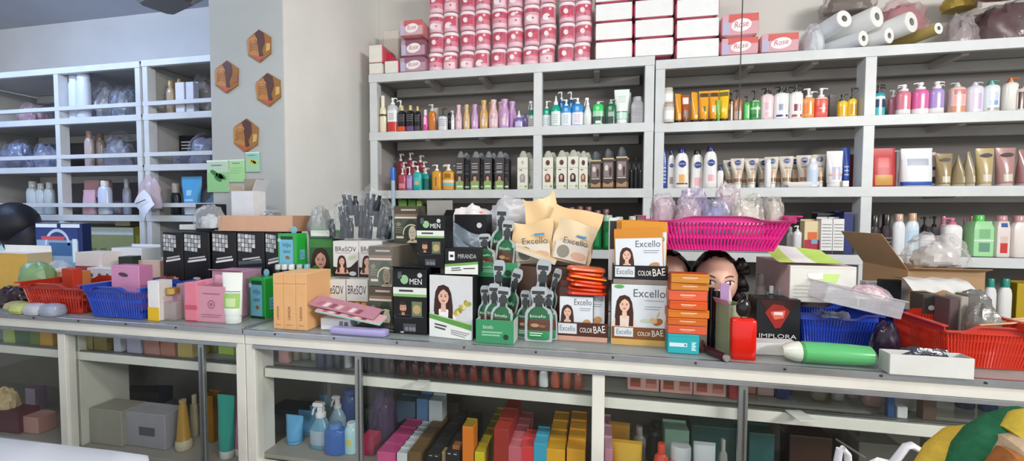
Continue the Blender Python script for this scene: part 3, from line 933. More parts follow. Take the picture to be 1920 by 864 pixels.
def nivtube(xl, xr, yt, label, yo=.05, rz=0):
    t = P('tube', xl, xr, yt, label, 'd4cbbb,efece8', [(.2, .32, '9a7a5e', 70), (.32, .56, 'dcae90', 22), (.6, .66, 'a9a094', 40)], yo=yo, hc=.13, D=.05, cw=.55, rz=rz)
    W, D, H = t.children[1].dimensions
    badge(t, W, D * .42, H * .98, W * .2)
    return t


for xl, xr, yt, w in ((1372, 1399, 297, 'first of six beside the white bottles'), (1399.5, 1425.5, 297, 'second of six'), (1436.5, 1464, 294, 'third of six, behind a slim white bottle'),
                      (1464.5, 1492, 293, 'fourth of six'), (1497, 1526, 291, 'fifth of six, above a white tray'), (1527, 1554, 289.5, 'sixth of six, behind a clear white bottle')):
    t = nivtube(xl, xr, yt, 'beige tube with a navy badge, ' + w)
    dup(t, (t.location.x - .018, t.location.y + .06, t.location.z), 'beige tube just behind the badge tube that is ' + w.split(',')[0])
P('cap', 1436, 1448, 299, 'slim white bottle standing in front of the beige tubes', 'efefee,e4e4e2', hb=.9, cw=.9, yo=.006, D=.03)
g = G().loft([(0, .13, .04), (.012, .15, .05), (.024, .15, .05)], 'e6e3e0', 'gloss', 6, 20)
solo('plastic_tray', g, 'low white plastic tray before the fifth beige tube', 'tray', (atY(1504, 340, 2.27).x, 2.281, 1.509), group=None)
P('cap', 1517, 1537, 297, 'bluish white bottle standing before the last beige tubes', 'dfe6f0,f0f0f0', [(.1, .6, 'c9d8ee', 50)], hb=.86, cw=.6, yo=.006, D=.04)
P('tube', 1554.5, 1586, 283, 'broad white tube with a faint lilac print', 'efedea,f0eeec', [(.2, .55, 'c9c4dc', 34), (.3, .36, 'e8b9a2', 60)], hc=.1, cw=.8, D=.05)
P('tube', 1581, 1598.5, 277, 'deep blue tube behind the broad white tube', '2d4fa6,27408f', ink(.3, .6, 3, 'aebfe4', 30), yo=.05, D=.04, hc=.08, cw=.8)
P('carton', 1580, 1591.5, 339, 'tiny white carton before the deep blue tube', 'efe9e6,dcd6d3', yo=.004, D=.03)
P('carton', 1591, 1603, 290, 'dark red carton in the corner by the shelf post', '6f3038,5a272e', yo=.1, D=.05)

shelf(2.25, 1.508, 'pouches and tubes on the middle row past the shelf post')
P('pouch', 1633, 1681, 278, 'red pouch with a golden food picture at its foot', 'c03438,b02c32', [(.03, .3, 'cf9a48', 34), (.5, .76, 'd9605e', 20)], D=.045)
P('carton', 1682, 1707, 284, 'white carton with a black curl and a grey foot', 'e7e4e4,c9c7c6,dedcda', [(.62, .85, '2c2c30', .5, .1), (.1, .42, 'b9b6b6', .8)], yo=.05, D=.05)
P('pouch', 1695, 1755, 278, 'large white pouch with a blue bottom band', 'e6e7ea,dfe3e4', [(.02, .12, '2f57a8', 80), (.54, .72, 'aab0bf', 40), (.42, .52, 'f4f4f4', 20)], D=.05, yo=.004)
P('carton', 1744, 1760, 288, 'pinkish white carton behind the blue banded pouch', 'dcc9c8,cdb9b8', [(.1, .3, '4a4f6a', .4), (.5, .6, '4a4a55', .4)], yo=.06)


def goldtube(xl, xr, yt, label, c, rz=0, oval=True, yo=.02):
    t = P('tube', xl, xr, yt, label, c, [(.12, .3, 'd8cdbd', 34)], hc=.06, cw=.7, D=.05, rz=rz, yo=yo)
    if oval:
        W, D, H = t.children[1].dimensions
        G().oval(0, H * .86, W * .3, H * .06, -D * .26, '4a3f45', 'gloss').build('oval_badge', t)
    return t


goldtube(1761, 1794, 288, 'bronze gold tube with a dark oval badge, next to the white pouch', 'a08a62,c9bda8')
goldtube(1798, 1812, 290, 'narrow bronze tube seen edge on', '9c8a66,b9ad98', 50, False)
goldtube(1816, 1834, 284, 'pale bronze tube seen half edge on', 'a8997a,c2b6a0', 40, False)
goldtube(1837, 1873, 278, 'widest gold tube with a dark oval badge', 'bda878,d6cab2')
goldtube(1875, 1914, 277, 'dusty rose tube with a dark oval badge', 'b58a86,d9bdb8')
goldtube(1915, 1945, 280, 'second dusty rose tube cut off by the picture edge', 'a97c7a,cfb1ad', 20, False)

# ------------------------------------------------------------------ lotion shelf, lower row
shelf(2.25, 1.193, 'bottles and cartons on the lower row of the lotion shelf')
P('pump', 1489.5, 1505, 422, 'small white pump bottle by the pink basket', 'e4e4e6,f0f0f0', hb=.78, dirn=-1)
P('cap', 1477, 1490, 425, 'clear bottle behind the small white pump bottle', 'd5cfcd,c9c3c0', yo=.06, m='haze')
P('carton', 1508.5, 1538, 414, 'cream and raspberry carton with an orange fruit picture', 'e6d2a8,d2b98e', [(.02, .42, 'b5304f', 1), (.42, .66, 'e0703c', .6), (.3, .44, '7fb0c8', .4, .15)], yo=.02, D=.05)
for xl, xr, w in ((1539.5, 1561, 'beside the raspberry carton'), (1562, 1583, 'beside the navy carton')):
    P('carton', xl, xr, 410, 'white carton with black lines of print on a dark base, ' + w, 'e9e8e6,cfcdca', [(.0, .1, '232326')] + [(.2 + .09 * i, .215 + .09 * i, '5a5a5e', .8) for i in range(8)], D=.05, yo=.006)
P('carton', 1582, 1600, 398, 'tall navy blue carton against the shelf post', '2b3270,1f2452', yo=.012, D=.08)
P('carton', 1532, 1580, 400, 'black and navy carton standing behind the white ones', '1d1e2c,191a26', yo=.09, D=.06)

shelf(2.25, 1.193, 'bottles on the lower row past the shelf post')
P('cap', 1627, 1653, 402, 'dark brown bottle with a gold label', '2c2220,241c1b', [(.08, .34, 'c9a24a', 70), (.36, .39, 'a9823a', 24)], hb=.7, cw=.62, sh=.6, n=2.2)
P('cap', 1655, 1677, 401, 'dark plum bottle with a faint print', '33262a,241c1e', ink(.1, .5, 4, '7a6a6c', 50), hb=.72, cw=.66, sh=.64, n=2.2)
P('cap', 1677.5, 1702, 401, 'white can with a tan cap', 'e5e7ea,cfae9a', hb=.82, cw=.6, n=2)
P('cap', 1703, 1728.5, 399.5, 'pale blue can with a tan cap', 'd5e4ee,d1aa84', [(.2, .6, 'c3dcec', 60)], hb=.82, cw=.55, n=2)
for i, (xl, xr, yt) in enumerate(((1728, 1746, 405), (1746, 1766, 404))):
    P('pump', xl, xr, yt, ['dark pump bottle behind the white jar', 'dark pump bottle between the white jar and the pink pump'][i], '8a8488,1f1d20', yo=.09, hb=.7, dirn=-1)
P('cap', 1730, 1759, 425, 'short white bottle with a black lid', 'eceaea,1f2127', ink(.4, .6, 2, 'c9c6c6', 40), hb=.72, cw=.72, sh=.7)
P('pump', 1774.5, 1811, 407, 'plump white bottle with a pink pump', 'efebea,d6789a', hb=.8, dirn=-1, sh=.36, n=2.6)
for i, (xl, xr) in enumerate(((1764, 1780), (1806, 1820), (1818, 1830))):
    P('cap', xl, xr, 405 + 5 * (i % 2), ['rose bottle peeping out before the pink pump', 'brick red bottle just past the plump white bottle', 'brick red bottle beside the mint green bottle'][i], ['b98a90', '8c3d33', '8a3f38'][i] + ',c27a88', yo=.09, hb=.8, cw=.5)
P('cap', 1827, 1868, 403, 'mint green rectangular bottle with a bright green cap', 'a2dca2,5ec45c', [(.44, .66, '86b98a', 30), (.12, .34, '6f9a86', 26), (.38, .41, 'dff0dc', 40)], hb=.85, cw=.45, n=7, D=.07, sh=.8)
P('cap', 1870.5, 1898, 404, 'white bottle with a blue oval and a red picture', 'e4d9d4,c98f98', [(.72, .82, '3f5f9c', 30), (.1, .34, 'c9413c', 34), (.34, .5, 'dcc3bb', 30)], hb=.86, cw=.7, n=5, sh=.8)
P('cap', 1902, 1934, 404, 'ivory bottle cut off by the picture edge on the lower row', 'ebe2dc,c99a9c', hb=.84, cw=.6, n=4)

shelf(2.25, 0.87, 'bottles on the lowest visible row')
P('cap', 1852, 1873, 522, 'white bottle with a teal cap, the one nearer the cardboard box', 'e6e6e4,2f8f80', hb=.8, cw=.6, z=.905)
P('cap', 1879, 1903, 522, 'white bottle with a teal cap, the one nearer the yellow carton', 'eae9e6,2f8f80', hb=.8, cw=.6, z=.905)
P('carton', 1907, 1935, 530, 'mustard yellow carton at the picture edge', 'b99a1e,9a8018', yo=.05, z=.905)
g = G().box(.5, .24, .033, '8f877c', 'paint', 0, 0, 0)
solo('wooden_board', g, 'loose board under the teal capped bottles on the lowest row', 'board', (1.80, 2.395, .8715))

# ------------------------------------------------------------------ tissue packs and rolls on top of the shelves
TZ = 2.166


def roll_pack(var=0):
    t = thing('tissue_roll_pack', 'x', 'tissue pack', (0, 0, 0), 0, 'pink wrapped tissue packs')
    w, h, d = .0855, .106, .085
    for k in (-1, 1):
        g = G()
        g.loft([(.002, w * .9, d * .9, k * w / 2, 0), (.008, w * .97, d * .97, k * w / 2, 0), (h * .8, w * .97, d * .97, k * w / 2, 0), (h * .86, w * .99, d * .99, k * w / 2, 0), (h * .95, w * .99, d * .99, k * w / 2, 0), (h * .985, w * .8, d * .8, k * w / 2, 0)],
               ['e9b6c2', ['dd8ea1', 'e3a3b2', 'd4758c'][var], 'f5e6e9', 'f6eef0', 'efd6dc'], 'satin', 2.3, 22,
               [[(h * .5, h * .8, 'd2385c', 75), (h * .06, h * .24, 'ecc6d0', 75)], [(h * .6, h * .8, 'c93a5c', 60), (h * .1, h * .45, 'f0d3da', 55)], [(h * .3, h * .8, 'cc2f55', 50), (h * .05, h * .2, 'e9bccb', 75)]][(var + (k > 0)) % 3])
        yy = -d / 2 - .0012
        cx = k * w / 2
        g.oval(cx - .006, h * [.62, .3, .5][var], [.014, .02, .012][var], [.009, .018, .014][var], yy, 'f5e9ec', 'gloss', 20)
        g.oval(cx + .014, h * .68, .007, .007, yy, '7a4a8c' if k < 0 else 'f4e3e6', 'gloss')
        g.oval(cx + .008, h * .3, .005, .005, yy, 'b8455c', 'gloss')
        g.build('tissue_roll', t)
    G().loft([(.0005, w * 1.95, d * 1.0), (.006, w * 2.02, d * 1.05), (h * .5, w * 2.0, d * 1.04), (h * .97, w * 2.02, d * 1.05), (h * .995, w * 1.95, d * .98)], 'efd3da', 'wrap', 9, 32).build('shrink_wrap', t)
    return t


packs = []
n = 0
RN = ['bottom row', 'second row up', 'third row up', 'fourth row up', 'topmost row']
for r in range(5):
    for k in range(5):
        xc = (828, 887.5, 948, 1010, 1077)[k]
        loc = (atY(xc, 111, 2.27).x + (-.004, .003, .0, .002, -.003)[r], 2.315 + .004 * ((r * 3 + k) % 3), TZ + .107 * r)
        lab = f'pink two-roll tissue pack, {ORD[k]} along from the pillar, {RN[r]}'
        if n < 3:
            packs.append(roll_pack(n))
            packs[n].location = loc
            packs[n]['label'] = lab
        else:
            dup(packs[(r * 2 + k * 5 + r * k) % 3], loc, lab, rz=((r * 7 + k * 5) % 5 - 2) * 1.2)
        n += 1


def napkin(xl, xr, yt, yb, label, front, top, group, Y=2.268, z=None, art=None, d=.2, rz=0, hfix=None):
    a, b = atY(xl, (yt + yb) / 2, Y), atY(xr, (yt + yb) / 2, Y)
    Wd = b.x - a.x
    zb = atY((xl + xr) / 2, yb, Y).z if z is None else z
    H = hfix or atY((xl + xr) / 2, yt, Y).z - zb
    t = thing('tissue_pack', label, 'tissue pack', ((a.x + b.x) / 2, Y + d / 2, zb), rz, group)
    e = .012
    g = G()
    g.T = Matrix.Translation((0, 0, H / 2)) @ Matrix.Rotation(radians(90), 4, 'X')
    g.loft([(-d / 2, Wd - .02, H - .02), (-d / 2 + .008, Wd - .002, H - .002), (d / 2 - .008, Wd - .002, H - .002), (d / 2, Wd - .016, H - .016)], [top, top, top], 'satin', 6, 28)
    g.T = Matrix.Identity(4)
    if front:
        g.box(Wd - .012, .004, H - .011, front, 'card', 0, -d / 2 - .0005, .0055, e=.002)
    if art:
        art(g, Wd, H, -d / 2 - .0025)
    g.build('paper_bundle', t)
    g = G()
    g.T = Matrix.Translation((0, 0, H / 2)) @ Matrix.Rotation(radians(90), 4, 'X')
    g.loft([(-d / 2 - .002, Wd - .012, H - .012), (-d / 2 + .006, Wd, H), (d / 2 - .004, Wd, H), (d / 2 + .004, Wd - .012, H - .012)], 'f3f3f3', 'wrap', 7, 28)
    g.build('plastic_wrap', t)
    return t


for r, (ya, yb) in enumerate(((73, 107), (40, 71), (6, 38), (-27, 4))):
    for k, (xl, xr) in enumerate(((1115, 1187), (1189, 1264), (1267, 1350))):
        s = (k - 1) * 5 + 2
        napkin(xl, xr, ya - s, yb - s, f'white tissue bundle in clear wrap with pink edges, {["next to the pink packs", "middle stack", "next to the red packs"][k]}, {["bottom", "second", "third", "fourth"][r]} layer',
               'eff0ef', 'd5446a', 'white tissue bundles', z=2.1665 + .0955 * r if k < 2 else 2.1435 + .0985 * r, Y=2.268, hfix=.094 if k < 2 else .097)


def oval_art(a='d94a44', b='dba0a8', c='c05870'):
    def art(g, W, H, y):
        g.rect(-W * .47, H * .08, W * .47, H * .94, y, b)
        g.fp([(-W * .3, H * .62), (W * .47, H * .62), (W * .47, H * .94), (-W * .3, H * .94)], y - .0004, a)
        g.rect(-W * .45, H * .12, -W * .28, H * .7, y - .0004, 'b9b4d4')
        g.oval(.03 * W, H * .48, W * .27, H * .27, y - .0008, 'f2eaea', rot=8)
        g.text('Rose', -W * .15, H * .36, W * .36, H * .26, y - .0012, c, 6, shear=.2)
    return art


RG = 'red and pink printed tissue packs'
napkin(1351, 1423, 69, 95, 'red and lilac printed tissue pack beside the white bundles, underneath another', None, 'd98a92', RG, z=2.1435, art=oval_art())
napkin(1352, 1424, 28, 66, 'red and lilac printed tissue pack lying on top of another beside the white bundles', None, 'd98a92', RG, z=2.2245, art=oval_art())
napkin(1426, 1499, 61, 89, 'red printed tissue pack lying alone beside the white rolls', None, 'd98a92', RG, z=2.1435, art=oval_art())
pur = oval_art('7c2246', 'b488a0', 'b0405c')
napkin(749, 799, 106, 133, 'purple printed tissue pack at the bottom next to the pink packs', None, 'a85a78', RG, z=TZ, art=oval_art('8c4a68', 'b48a9c', 'b0405c'))
napkin(751, 798, 76, 107, 'dark purple printed tissue pack in the middle next to the pink packs', None, '8c2a50', RG, z=TZ + .0775, art=pur)
napkin(753, 797, 46, 78, 'red printed tissue pack on top of two purple packs', None, 'c9606a', RG, z=TZ + .173, art=oval_art('c94448', 'cfa4a8'))
WG = 'white ended tissue packs by the pillar'
napkin(691, 718, 117, 136, 'white pack end at the bottom corner nearest the pillar', 'e6e2d8', 'd8d2c6', WG, z=TZ, d=.16)
napkin(720, 748, 113, 133, 'white pack end with a small grey dash beside the purple pack', 'e6e2d8', 'cf3a52', WG, z=TZ, d=.16)
napkin(690.5, 718, 85, 115, 'white pack end with red edges stacked above the corner pack', 'e6e2d8', 'cf2f4a', WG, z=TZ + .06, d=.16)
napkin(718, 749, 56, 84, 'white pack leaning high behind the purple packs', 'd6cec2', 'c9c0b2', WG, z=TZ + .075, d=.1, Y=2.44)
g = G()
g.add([(-.06, 0, 0), (.05, -.01, 0), (.05, .08, 0), (-.06, .08, 0), (-.06, 0, .088), (-.06, .08, .088)], [(0, 1, 4), (1, 2, 5, 4), (2, 3, 5), (0, 4, 5, 3), (3, 2, 1, 0)], ['c92a40', 'b02338', 'b02338', 'b02338', 'b02338'], 'card')
g.rect(-.04, .012, -.01, .03, -.0065, '6a5a6e')
solo('red_wedge_pack', g, 'red triangular pack end between two white pack ends', 'tissue pack', (atY(730, 100, 2.29).x + .01, 2.31, TZ + .0605), group=WG)


def plastic_roll(px, py, R, L, az, el, label, c='ecece9'):
    """roll of sheeting, its visible end at the pixel, running back from it."""
    Y = 2.262
    p = atY(px, py, Y)
    k = atY(px + R, py, Y).x - p.x
    t = thing('plastic_roll', label, 'plastic roll', p, 0, 'white rolls of plastic sheeting')
    Q = Matrix.Rotation(radians(az), 4, 'Z') @ Matrix.Rotation(radians(90 - el), 4, 'X')
    g = G()
    g.T = Q
    g.loft([(-L, 2 * k, 2 * k), (-.006, 2 * k, 2 * k), (0, 1.9 * k, 1.9 * k)], c, 'gloss', 2, 30, caps=(1, 0))
    vs, fs = [], []
    for i in range(30):
        a = 2 * pi * i / 30
        vs += [(cos(a) * k * .95, sin(a) * k * .95, 0), (cos(a) * k * .36, sin(a) * k * .36, .001)]
    for i in range(30):
        j = (i + 1) % 30
        fs.append((2 * i, 2 * j, 2 * j + 1, 2 * i + 1))
    g.add(vs, fs, 'f0f0ec', 'satin')
    g.build('rolled_sheet', t)
    g = G()
    g.T = Q
    g.loft([(-.05, .5 * k, .5 * k), (0.001, .7 * k, .7 * k)], 'b5b3ae', 'card', 2, 20, caps=(1, 0))
    g.build('core_tube', t)
    return t


plastic_roll(1649.5, 29, 23.5, .26, 32, 4, 'white roll of plastic sheeting with its end showing, upper one nearer the red packs')
plastic_roll(1709, 41, 23.5, .25, 32, 4, 'white roll of plastic sheeting with its end showing, beside the golden roll')
plastic_roll(1659, 68, 17, .24, 32, 0, 'thin white roll underneath and between the two large rolls')
plastic_roll(1619, 72, 17, .24, 32, 0, 'thin white roll with a dark hole, lowest on the heap', 'e0e2e4')
plastic_roll(1583, 35, 19, .2, 20, 6, 'bluish white roll in a plastic sleeve beside the red tissue pack', 'e6e9ee')
plastic_roll(1760, 53, 13, .2, 24, 2, 'golden yellow roll in clear plastic', 'c2a862')


def bag(label, px, py, Y, z, w, d, h, c, seed, m='film', name='plastic_bag', cat='bag', rz=0, core=None, group=None, **k):
    """crumpled bag whose middle is seen at px, py; core = (colour, material, scale) of what shows inside."""
    p = atY(px, py, Y)
    t = thing(name, label, cat, (p.x, Y, p.z - h / 2 if z is None else z), rz, group)
    kk = dict(rough=.26, freq=2.4, sub=30)
    kk.update(k)
    if core:
        s = core[2] if len(core) > 2 else .84
        g = G()
        g.at(0, 0, .002)
        g.blob(w * s, d * s, h * s, core[0], core[1], seed + 50, **kk)
        g.build('contents', t)
    G().blob(w, d, h, c, m, seed, **kk).build('bag_film', t)
    return t


BZ = 2.1425
bag('clear bag of white sheeting slumped beside the lone red tissue pack', 1522, 62, 2.36, BZ, .10, .14, .15, 'e9edf0', 3, core=('e3e6ea', 'satin'))
bag('brown grey bag heaped at the back above the white rolls', 1590, 6, 2.42, BZ + .215, .26, .14, .12, 'a39a90', 4, core=('7d726c', 'satin'))
bag('pink plastic bag at the back behind the upper white roll', 1690, 10, 2.44, BZ + .1, .24, .14, .18, 'd3a4a6', 5, core=('b87f86', 'satin'))
bag('crumpled clear bag in front of the dark heap of bags', 1800, 40, 2.34, BZ, .14, .1, .16, 'cdc3c4', 6, core=('9a8b8c', 'satin', .75), peak=.5)
bag('large dark plum bag of goods at the end of the shelf top', 1880, 30, 2.41, BZ, .34, .2, .22, '8b7374', 7, core=('5d4648', 'satin', .93))
bag('small yellow bag on top of the dark plum bag', 1812, 4, 2.4, BZ + .2, .16, .12, .1, 'd1b85c', 8, core=('b59a3e', 'satin', .9))
bag('dusky pink bag lying on top of the dark heap', 1872, 12, 2.36, BZ + .2, .22, .1, .1, 'd0a39c', 9, core=('b98680', 'satin', .9))

# ------------------------------------------------------------------ bagged goods on the shelves behind the pillar
shelf(2.0, 1.94, 'bagged goods on the shelves behind the pillar')
LG = 'bagged goods on the shelves behind the pillar'


def lbag(px, py, w, h, label, c, seed, z, d=.16, core=None, Y=2.14, m='wrap', **k):
    return bag(label, px, py, Y, z + .001, w, d, h, c, seed, m, group=LG, core=core, **k)


Z1, Z2, Z3, Z4 = 1.94, 1.652, 1.362, 1.05
lbag(62, 180, .16, .15, 'pinkish bag on the top row beside the outer post', 'cbb4ba', 11, Z1, core=('a98a92', 'satin'))
lbag(92, 165, .1, .22, 'clear silvery bag tucked behind the pinkish bag', 'b6bccb', 12, Z1, Y=2.31, )
for i, (xl, xr, yt) in enumerate(((122, 140, 141), (141, 161, 139))):
    P('jar', xl, xr, yt, ['frosted white container beside the post on the top row', 'frosted white container next to the silver bags on the top row'][i], 'cdd6e6,dfe6f2', yo=.035, hb=.86, m='satin', D=.055)
for i, (px, w, h) in enumerate(((176, .105, .25), (200, .1, .255), (221, .095, .24), (242, .07, .23))):
    lbag(px, 165, w, h, 'silvery crinkled bag on the top row, ' + ORD[i] + ' past the white containers', 'b4bac9', 20 + i, Z1, core=(['7f8798', '8e8f96', '6f7688', '9aa5b4'][i], 'foil', .86), sub=36)
P('cap', 308, 322, 152, 'tan capped bottle on the top row of the unit next to the pillar', 'b7a184,b29a68', z=Z1 + .005, hb=.8, yo=.06)
P('cap', 326, 338, 148, 'amber bottle beside the tan capped bottle', '8f7a4a,a9924e', z=Z1 + .005, hb=.85, yo=.1)
P('carton', 340, 356, 160, 'white carton beside the amber bottle', 'd9dae2,bfc1ca', z=Z1 + .005, yo=.06)
P('carton', 357, 371, 158, 'second white carton beside the shiny bag', 'cfd2dc,b7bac6', z=Z1 + .005, yo=.06)
lbag(384, 160, .2, .25, 'shiny clear bag against the pillar on the top row', 'b9b7bd', 30, Z1, core=('8d8884', 'foil', .8), sub=36)
lbag(14, 262, .25, .2, 'silver bag on the second row at the picture edge', 'a4aabb', 31, Z2, core=('747b90', 'foil', .88), sub=36)
lbag(52, 262, .2, .2, 'grey blue bag on the second row, middle of three', '9aa3b8', 32, Z2, core=('6f7891', 'foil', .88), sub=36)
lbag(88, 262, .17, .2, 'silver bag on the second row touching the outer post', 'a9b0c2', 33, Z2, core=('77809a', 'foil', .85), sub=36)
P('cap', 154, 167, 246, 'beige bottle on the second row', 'b7a6a2,a98a80', z=Z2 + .005, hb=.8, yo=.08, sh=.5)
P('cap', 169, 187, 250, 'dark beige bottle on the second row beside the large clear bag', '8e8078,7a6a64', z=Z2 + .005, hb=.8, yo=.12, sh=.5)
lbag(228, 258, .24, .235, 'large clear bag heaped against the double post on the second row', 'a6a9b4', 34, Z2, core=('76767f', 'satin', .86), peak=.3)
P('carton', 314, 360, 252, 'black carton with white lines of print on the second row', '1b1c22,15161a', [(.56, .6, 'd9dbe0', .4, -.2), (.66, .7, 'd9dbe0', .4, -.2), (.76, .8, 'd9dbe0', .4, -.2)], z=Z2 + .005, yo=.12, D=.1)
lbag(314, 275, .06, .09, 'small clear bag before the black carton', 'b8bccb', 35, Z2, Y=2.08)
lbag(344, 275, .07, .09, 'low silvery bag beside the black carton', 'b3b5c4', 36, Z2, core=('8c8e9e', 'foil', .85), Y=2.125)
lbag(384, 262, .2, .2, 'shiny silver bag against the pillar on the second row', 'aeb2c2', 37, Z2, core=('7d8194', 'foil', .85), sub=36)
for i, (xl, xr, yt) in enumerate(((44, 60, 340), (62, 76, 344), (78, 92, 342))):
    P('cap', xl, xr, yt, 'milky pale bottle on the third row above the person, ' + ORD[i] + ' along', 'b9c2c2,c6cdcd', z=Z3 + .003, hb=.82, yo=.08, cw=.5)
P('carton', 158, 186, 339, 'pink carton with a dark slot on the third row', 'b98d94,a67b84', [(.3, .5, '5c3b40', .6, .1)], z=Z3 + .003, yo=.1)
P('pouch', 150, 172, 356, 'pale pink pouch on the third row before the pink carton', 'c9a3b0,c9a3b0', z=Z3 + .003, yo=.03, D=.04)
P('cap', 178, 197, 339, 'white bottle with a cream cap on the third row', 'c6cfe2,ddd9cf', z=Z3 + .003, hb=.84, yo=.03, cw=.5)
lbag(224, 372, .1, .1, 'clear bag of small goods beside the white bottle', 'b3b6c6', 38, Z3, core=('8f8a98', 'satin', .8), Y=2.19)
P('cap', 226, 238, 335, 'grey pump topped bottle on the third row', '9fa3b2,b5b8c4', z=Z3 + .003, hb=.75, yo=.12)
P('cap', 316, 331, 344, 'dark green bottle with a beige cap on the third row', '22282c,a99a8c', z=Z3 + .003, hb=.7, cw=.6, sh=.62, yo=.02)
P('tube', 330, 369, 331, 'large pale blue tube standing on the third row', '57a6d6,d6e2ea', [(.0, .3, 'cfdbe4', 200), (.36, .4, 'b9dcf2', 26), (.5, .64, 'a9d6f0', 18)], z=Z3 + .003, hc=.05, cw=.62, D=.06, yo=.012)
lbag(384, 375, .13, .18, 'clear bag with blue goods squeezed against the pillar', 'c3cad6', 39, Z3, core=('6f93c4', 'satin', .7), Y=2.07)
g = G()
g.blob(.17, .05, .2, 'd9c2c9', 'haze', 41, rough=.2)
t = thing('hanging_bag', 'pinkish bag with a folded white sheet hung on the double shelf post', 'bag', (atY(281, 365, 1.965).x, 1.962, atY(281, 392, 1.965).z))
g.build('bag_film', t)
g = G().grid(6, 6, lambda u, v: ((u - v) * .075 + .01, -.033 - .012 * sin(3 * u) - .006 * cos(5 * v), (u + v) * .085 - .06), 'e3e6f2', 'card')
g.tube([(-.03, -.05, .03), (.0, -.052, .04), (.035, -.05, .052)], .0022, '5a5f70', 'satin', 6)
g.build('folded_sheet', t)
P('carton', 156, 250, 424, 'wide olive green carton with a pale strip of pictures along its top', '8d9468,7a8158', [(.8, .98, 'c3cfd2'), (.3, .45, '6a7a45', .12, -.1), (.3, .45, '6a7a45', .12, .12), (.3, .45, '6a7a45', .12, -.3)], z=Z4 + .003, yo=.05, D=.2)
P('carton', 216, 244, 410, 'pale yellow carton on top of the wide olive carton', 'c9c4a0,b5b08c', z=atY(230, 424, 2.06).z, yo=.08, D=.1)
P('carton', 252, 264, 424, 'mustard carton squeezed beside the double post', '8a8326,746e1e', z=Z4 + .003, yo=.06, D=.1)
# ------------------------------------------------------------------ goods on the counter
TOP = 1.0008


def span(xl, xr, yt, yb, Y=None, z=None):
    """x middle, front y, base z, width and height of something whose front is seen between these limits."""
    xc = (xl + xr) / 2
    if Y is None:
        Y = atZ(xc, yb, TOP).y
        z = TOP
    ym = (yt + yb) / 2
    a, b = atY(xl, ym, Y), atY(xr, ym, Y)
    zb = atY(xc, yb, Y).z if z is None else z
    return (a.x + b.x) / 2, Y, zb, b.x - a.x, atY(xc, yt, Y).z - zb


def BX(label, xl, xr, yt, yb, c, Y=None, z=None, D=.08, rz=0, art=None, sides=None, top=None, group=None, name='carton', cat='carton', flap=None, lift=0, m='card', open_top=False, wr=None):
    x, Y, zb, Wd, H = span(xl, xr, yt, yb, Y, z)
    zb += lift
    H -= lift
    t = thing(name, label, cat, (x, Y + D / 2, zb), rz, group)
    g = G()
    if open_top:
        k = .003
        for bx in ((0, -D / 2 + k / 2, Wd, k), (0, D / 2 - k / 2, Wd, k), (-Wd / 2 + k / 2, 0, k, D - 2 * k), (Wd / 2 - k / 2, 0, k, D - 2 * k)):
            g.box(bx[2], bx[3], H, c, m, bx[0], bx[1], 0, e=.0006, cols={'l': sides or c, 'r': sides or c})
        g.box(Wd - .002, D - .002, .002, sides or c, m)
    else:
        s = sides or c
        g.box(Wd, D, H, c, m, cols={'l': s, 'r': s, 't': top or s}, e=.0015)
        g.rect(-Wd / 2 + .002, H - .006, Wd / 2 - .002, H - .0052, -D / 2 - .0003, s)
    if art:
        art(g, Wd, H, -D / 2 - .0008)
    g.build('carton', t)
    if flap:
        for kind, fc, fl in flap:
            g = G()
            a = .0016
            if kind == 'back':
                g.at(0, D / 2 - a, H, rx=-12).box(Wd - .002, a, fl, fc, 'card')
            elif kind == 'up':
                g.at(0, D / 2 - a, H, rx=4).box(Wd - .002, a, fl, fc, 'card')
            elif kind == 'front':
                g.at(0, -D / 2 + a, H, rx=70).box(Wd - .002, a, fl, fc, 'card')
            elif kind == 'right':
                g.at(Wd / 2 - a, 0, H, ry=24).box(a, D - .002, fl, fc, 'card')
            elif kind == 'left':
                g.at(-Wd / 2 + a, 0, H, ry=-34).box(a, D - .002, fl, fc, 'card')
            g.build('flap', t)
    if wr:
        G().box(Wd + .003, D + .003, H + .002, wr, 'wrap', e=.002).build('plastic_wrap', t)
    t['top_z'] = zb + H
    return t


def bars(g, x0, x1, zs, h, y, c, shear=0):
    for i, z in enumerate(zs):
        k = (x1 - x0) * (1 - .22 * (i % 3) / 2)
        g.fp([(x0, z), (x0 + k, z + shear), (x0 + k, z + shear + h), (x0, z + h)], y, c)


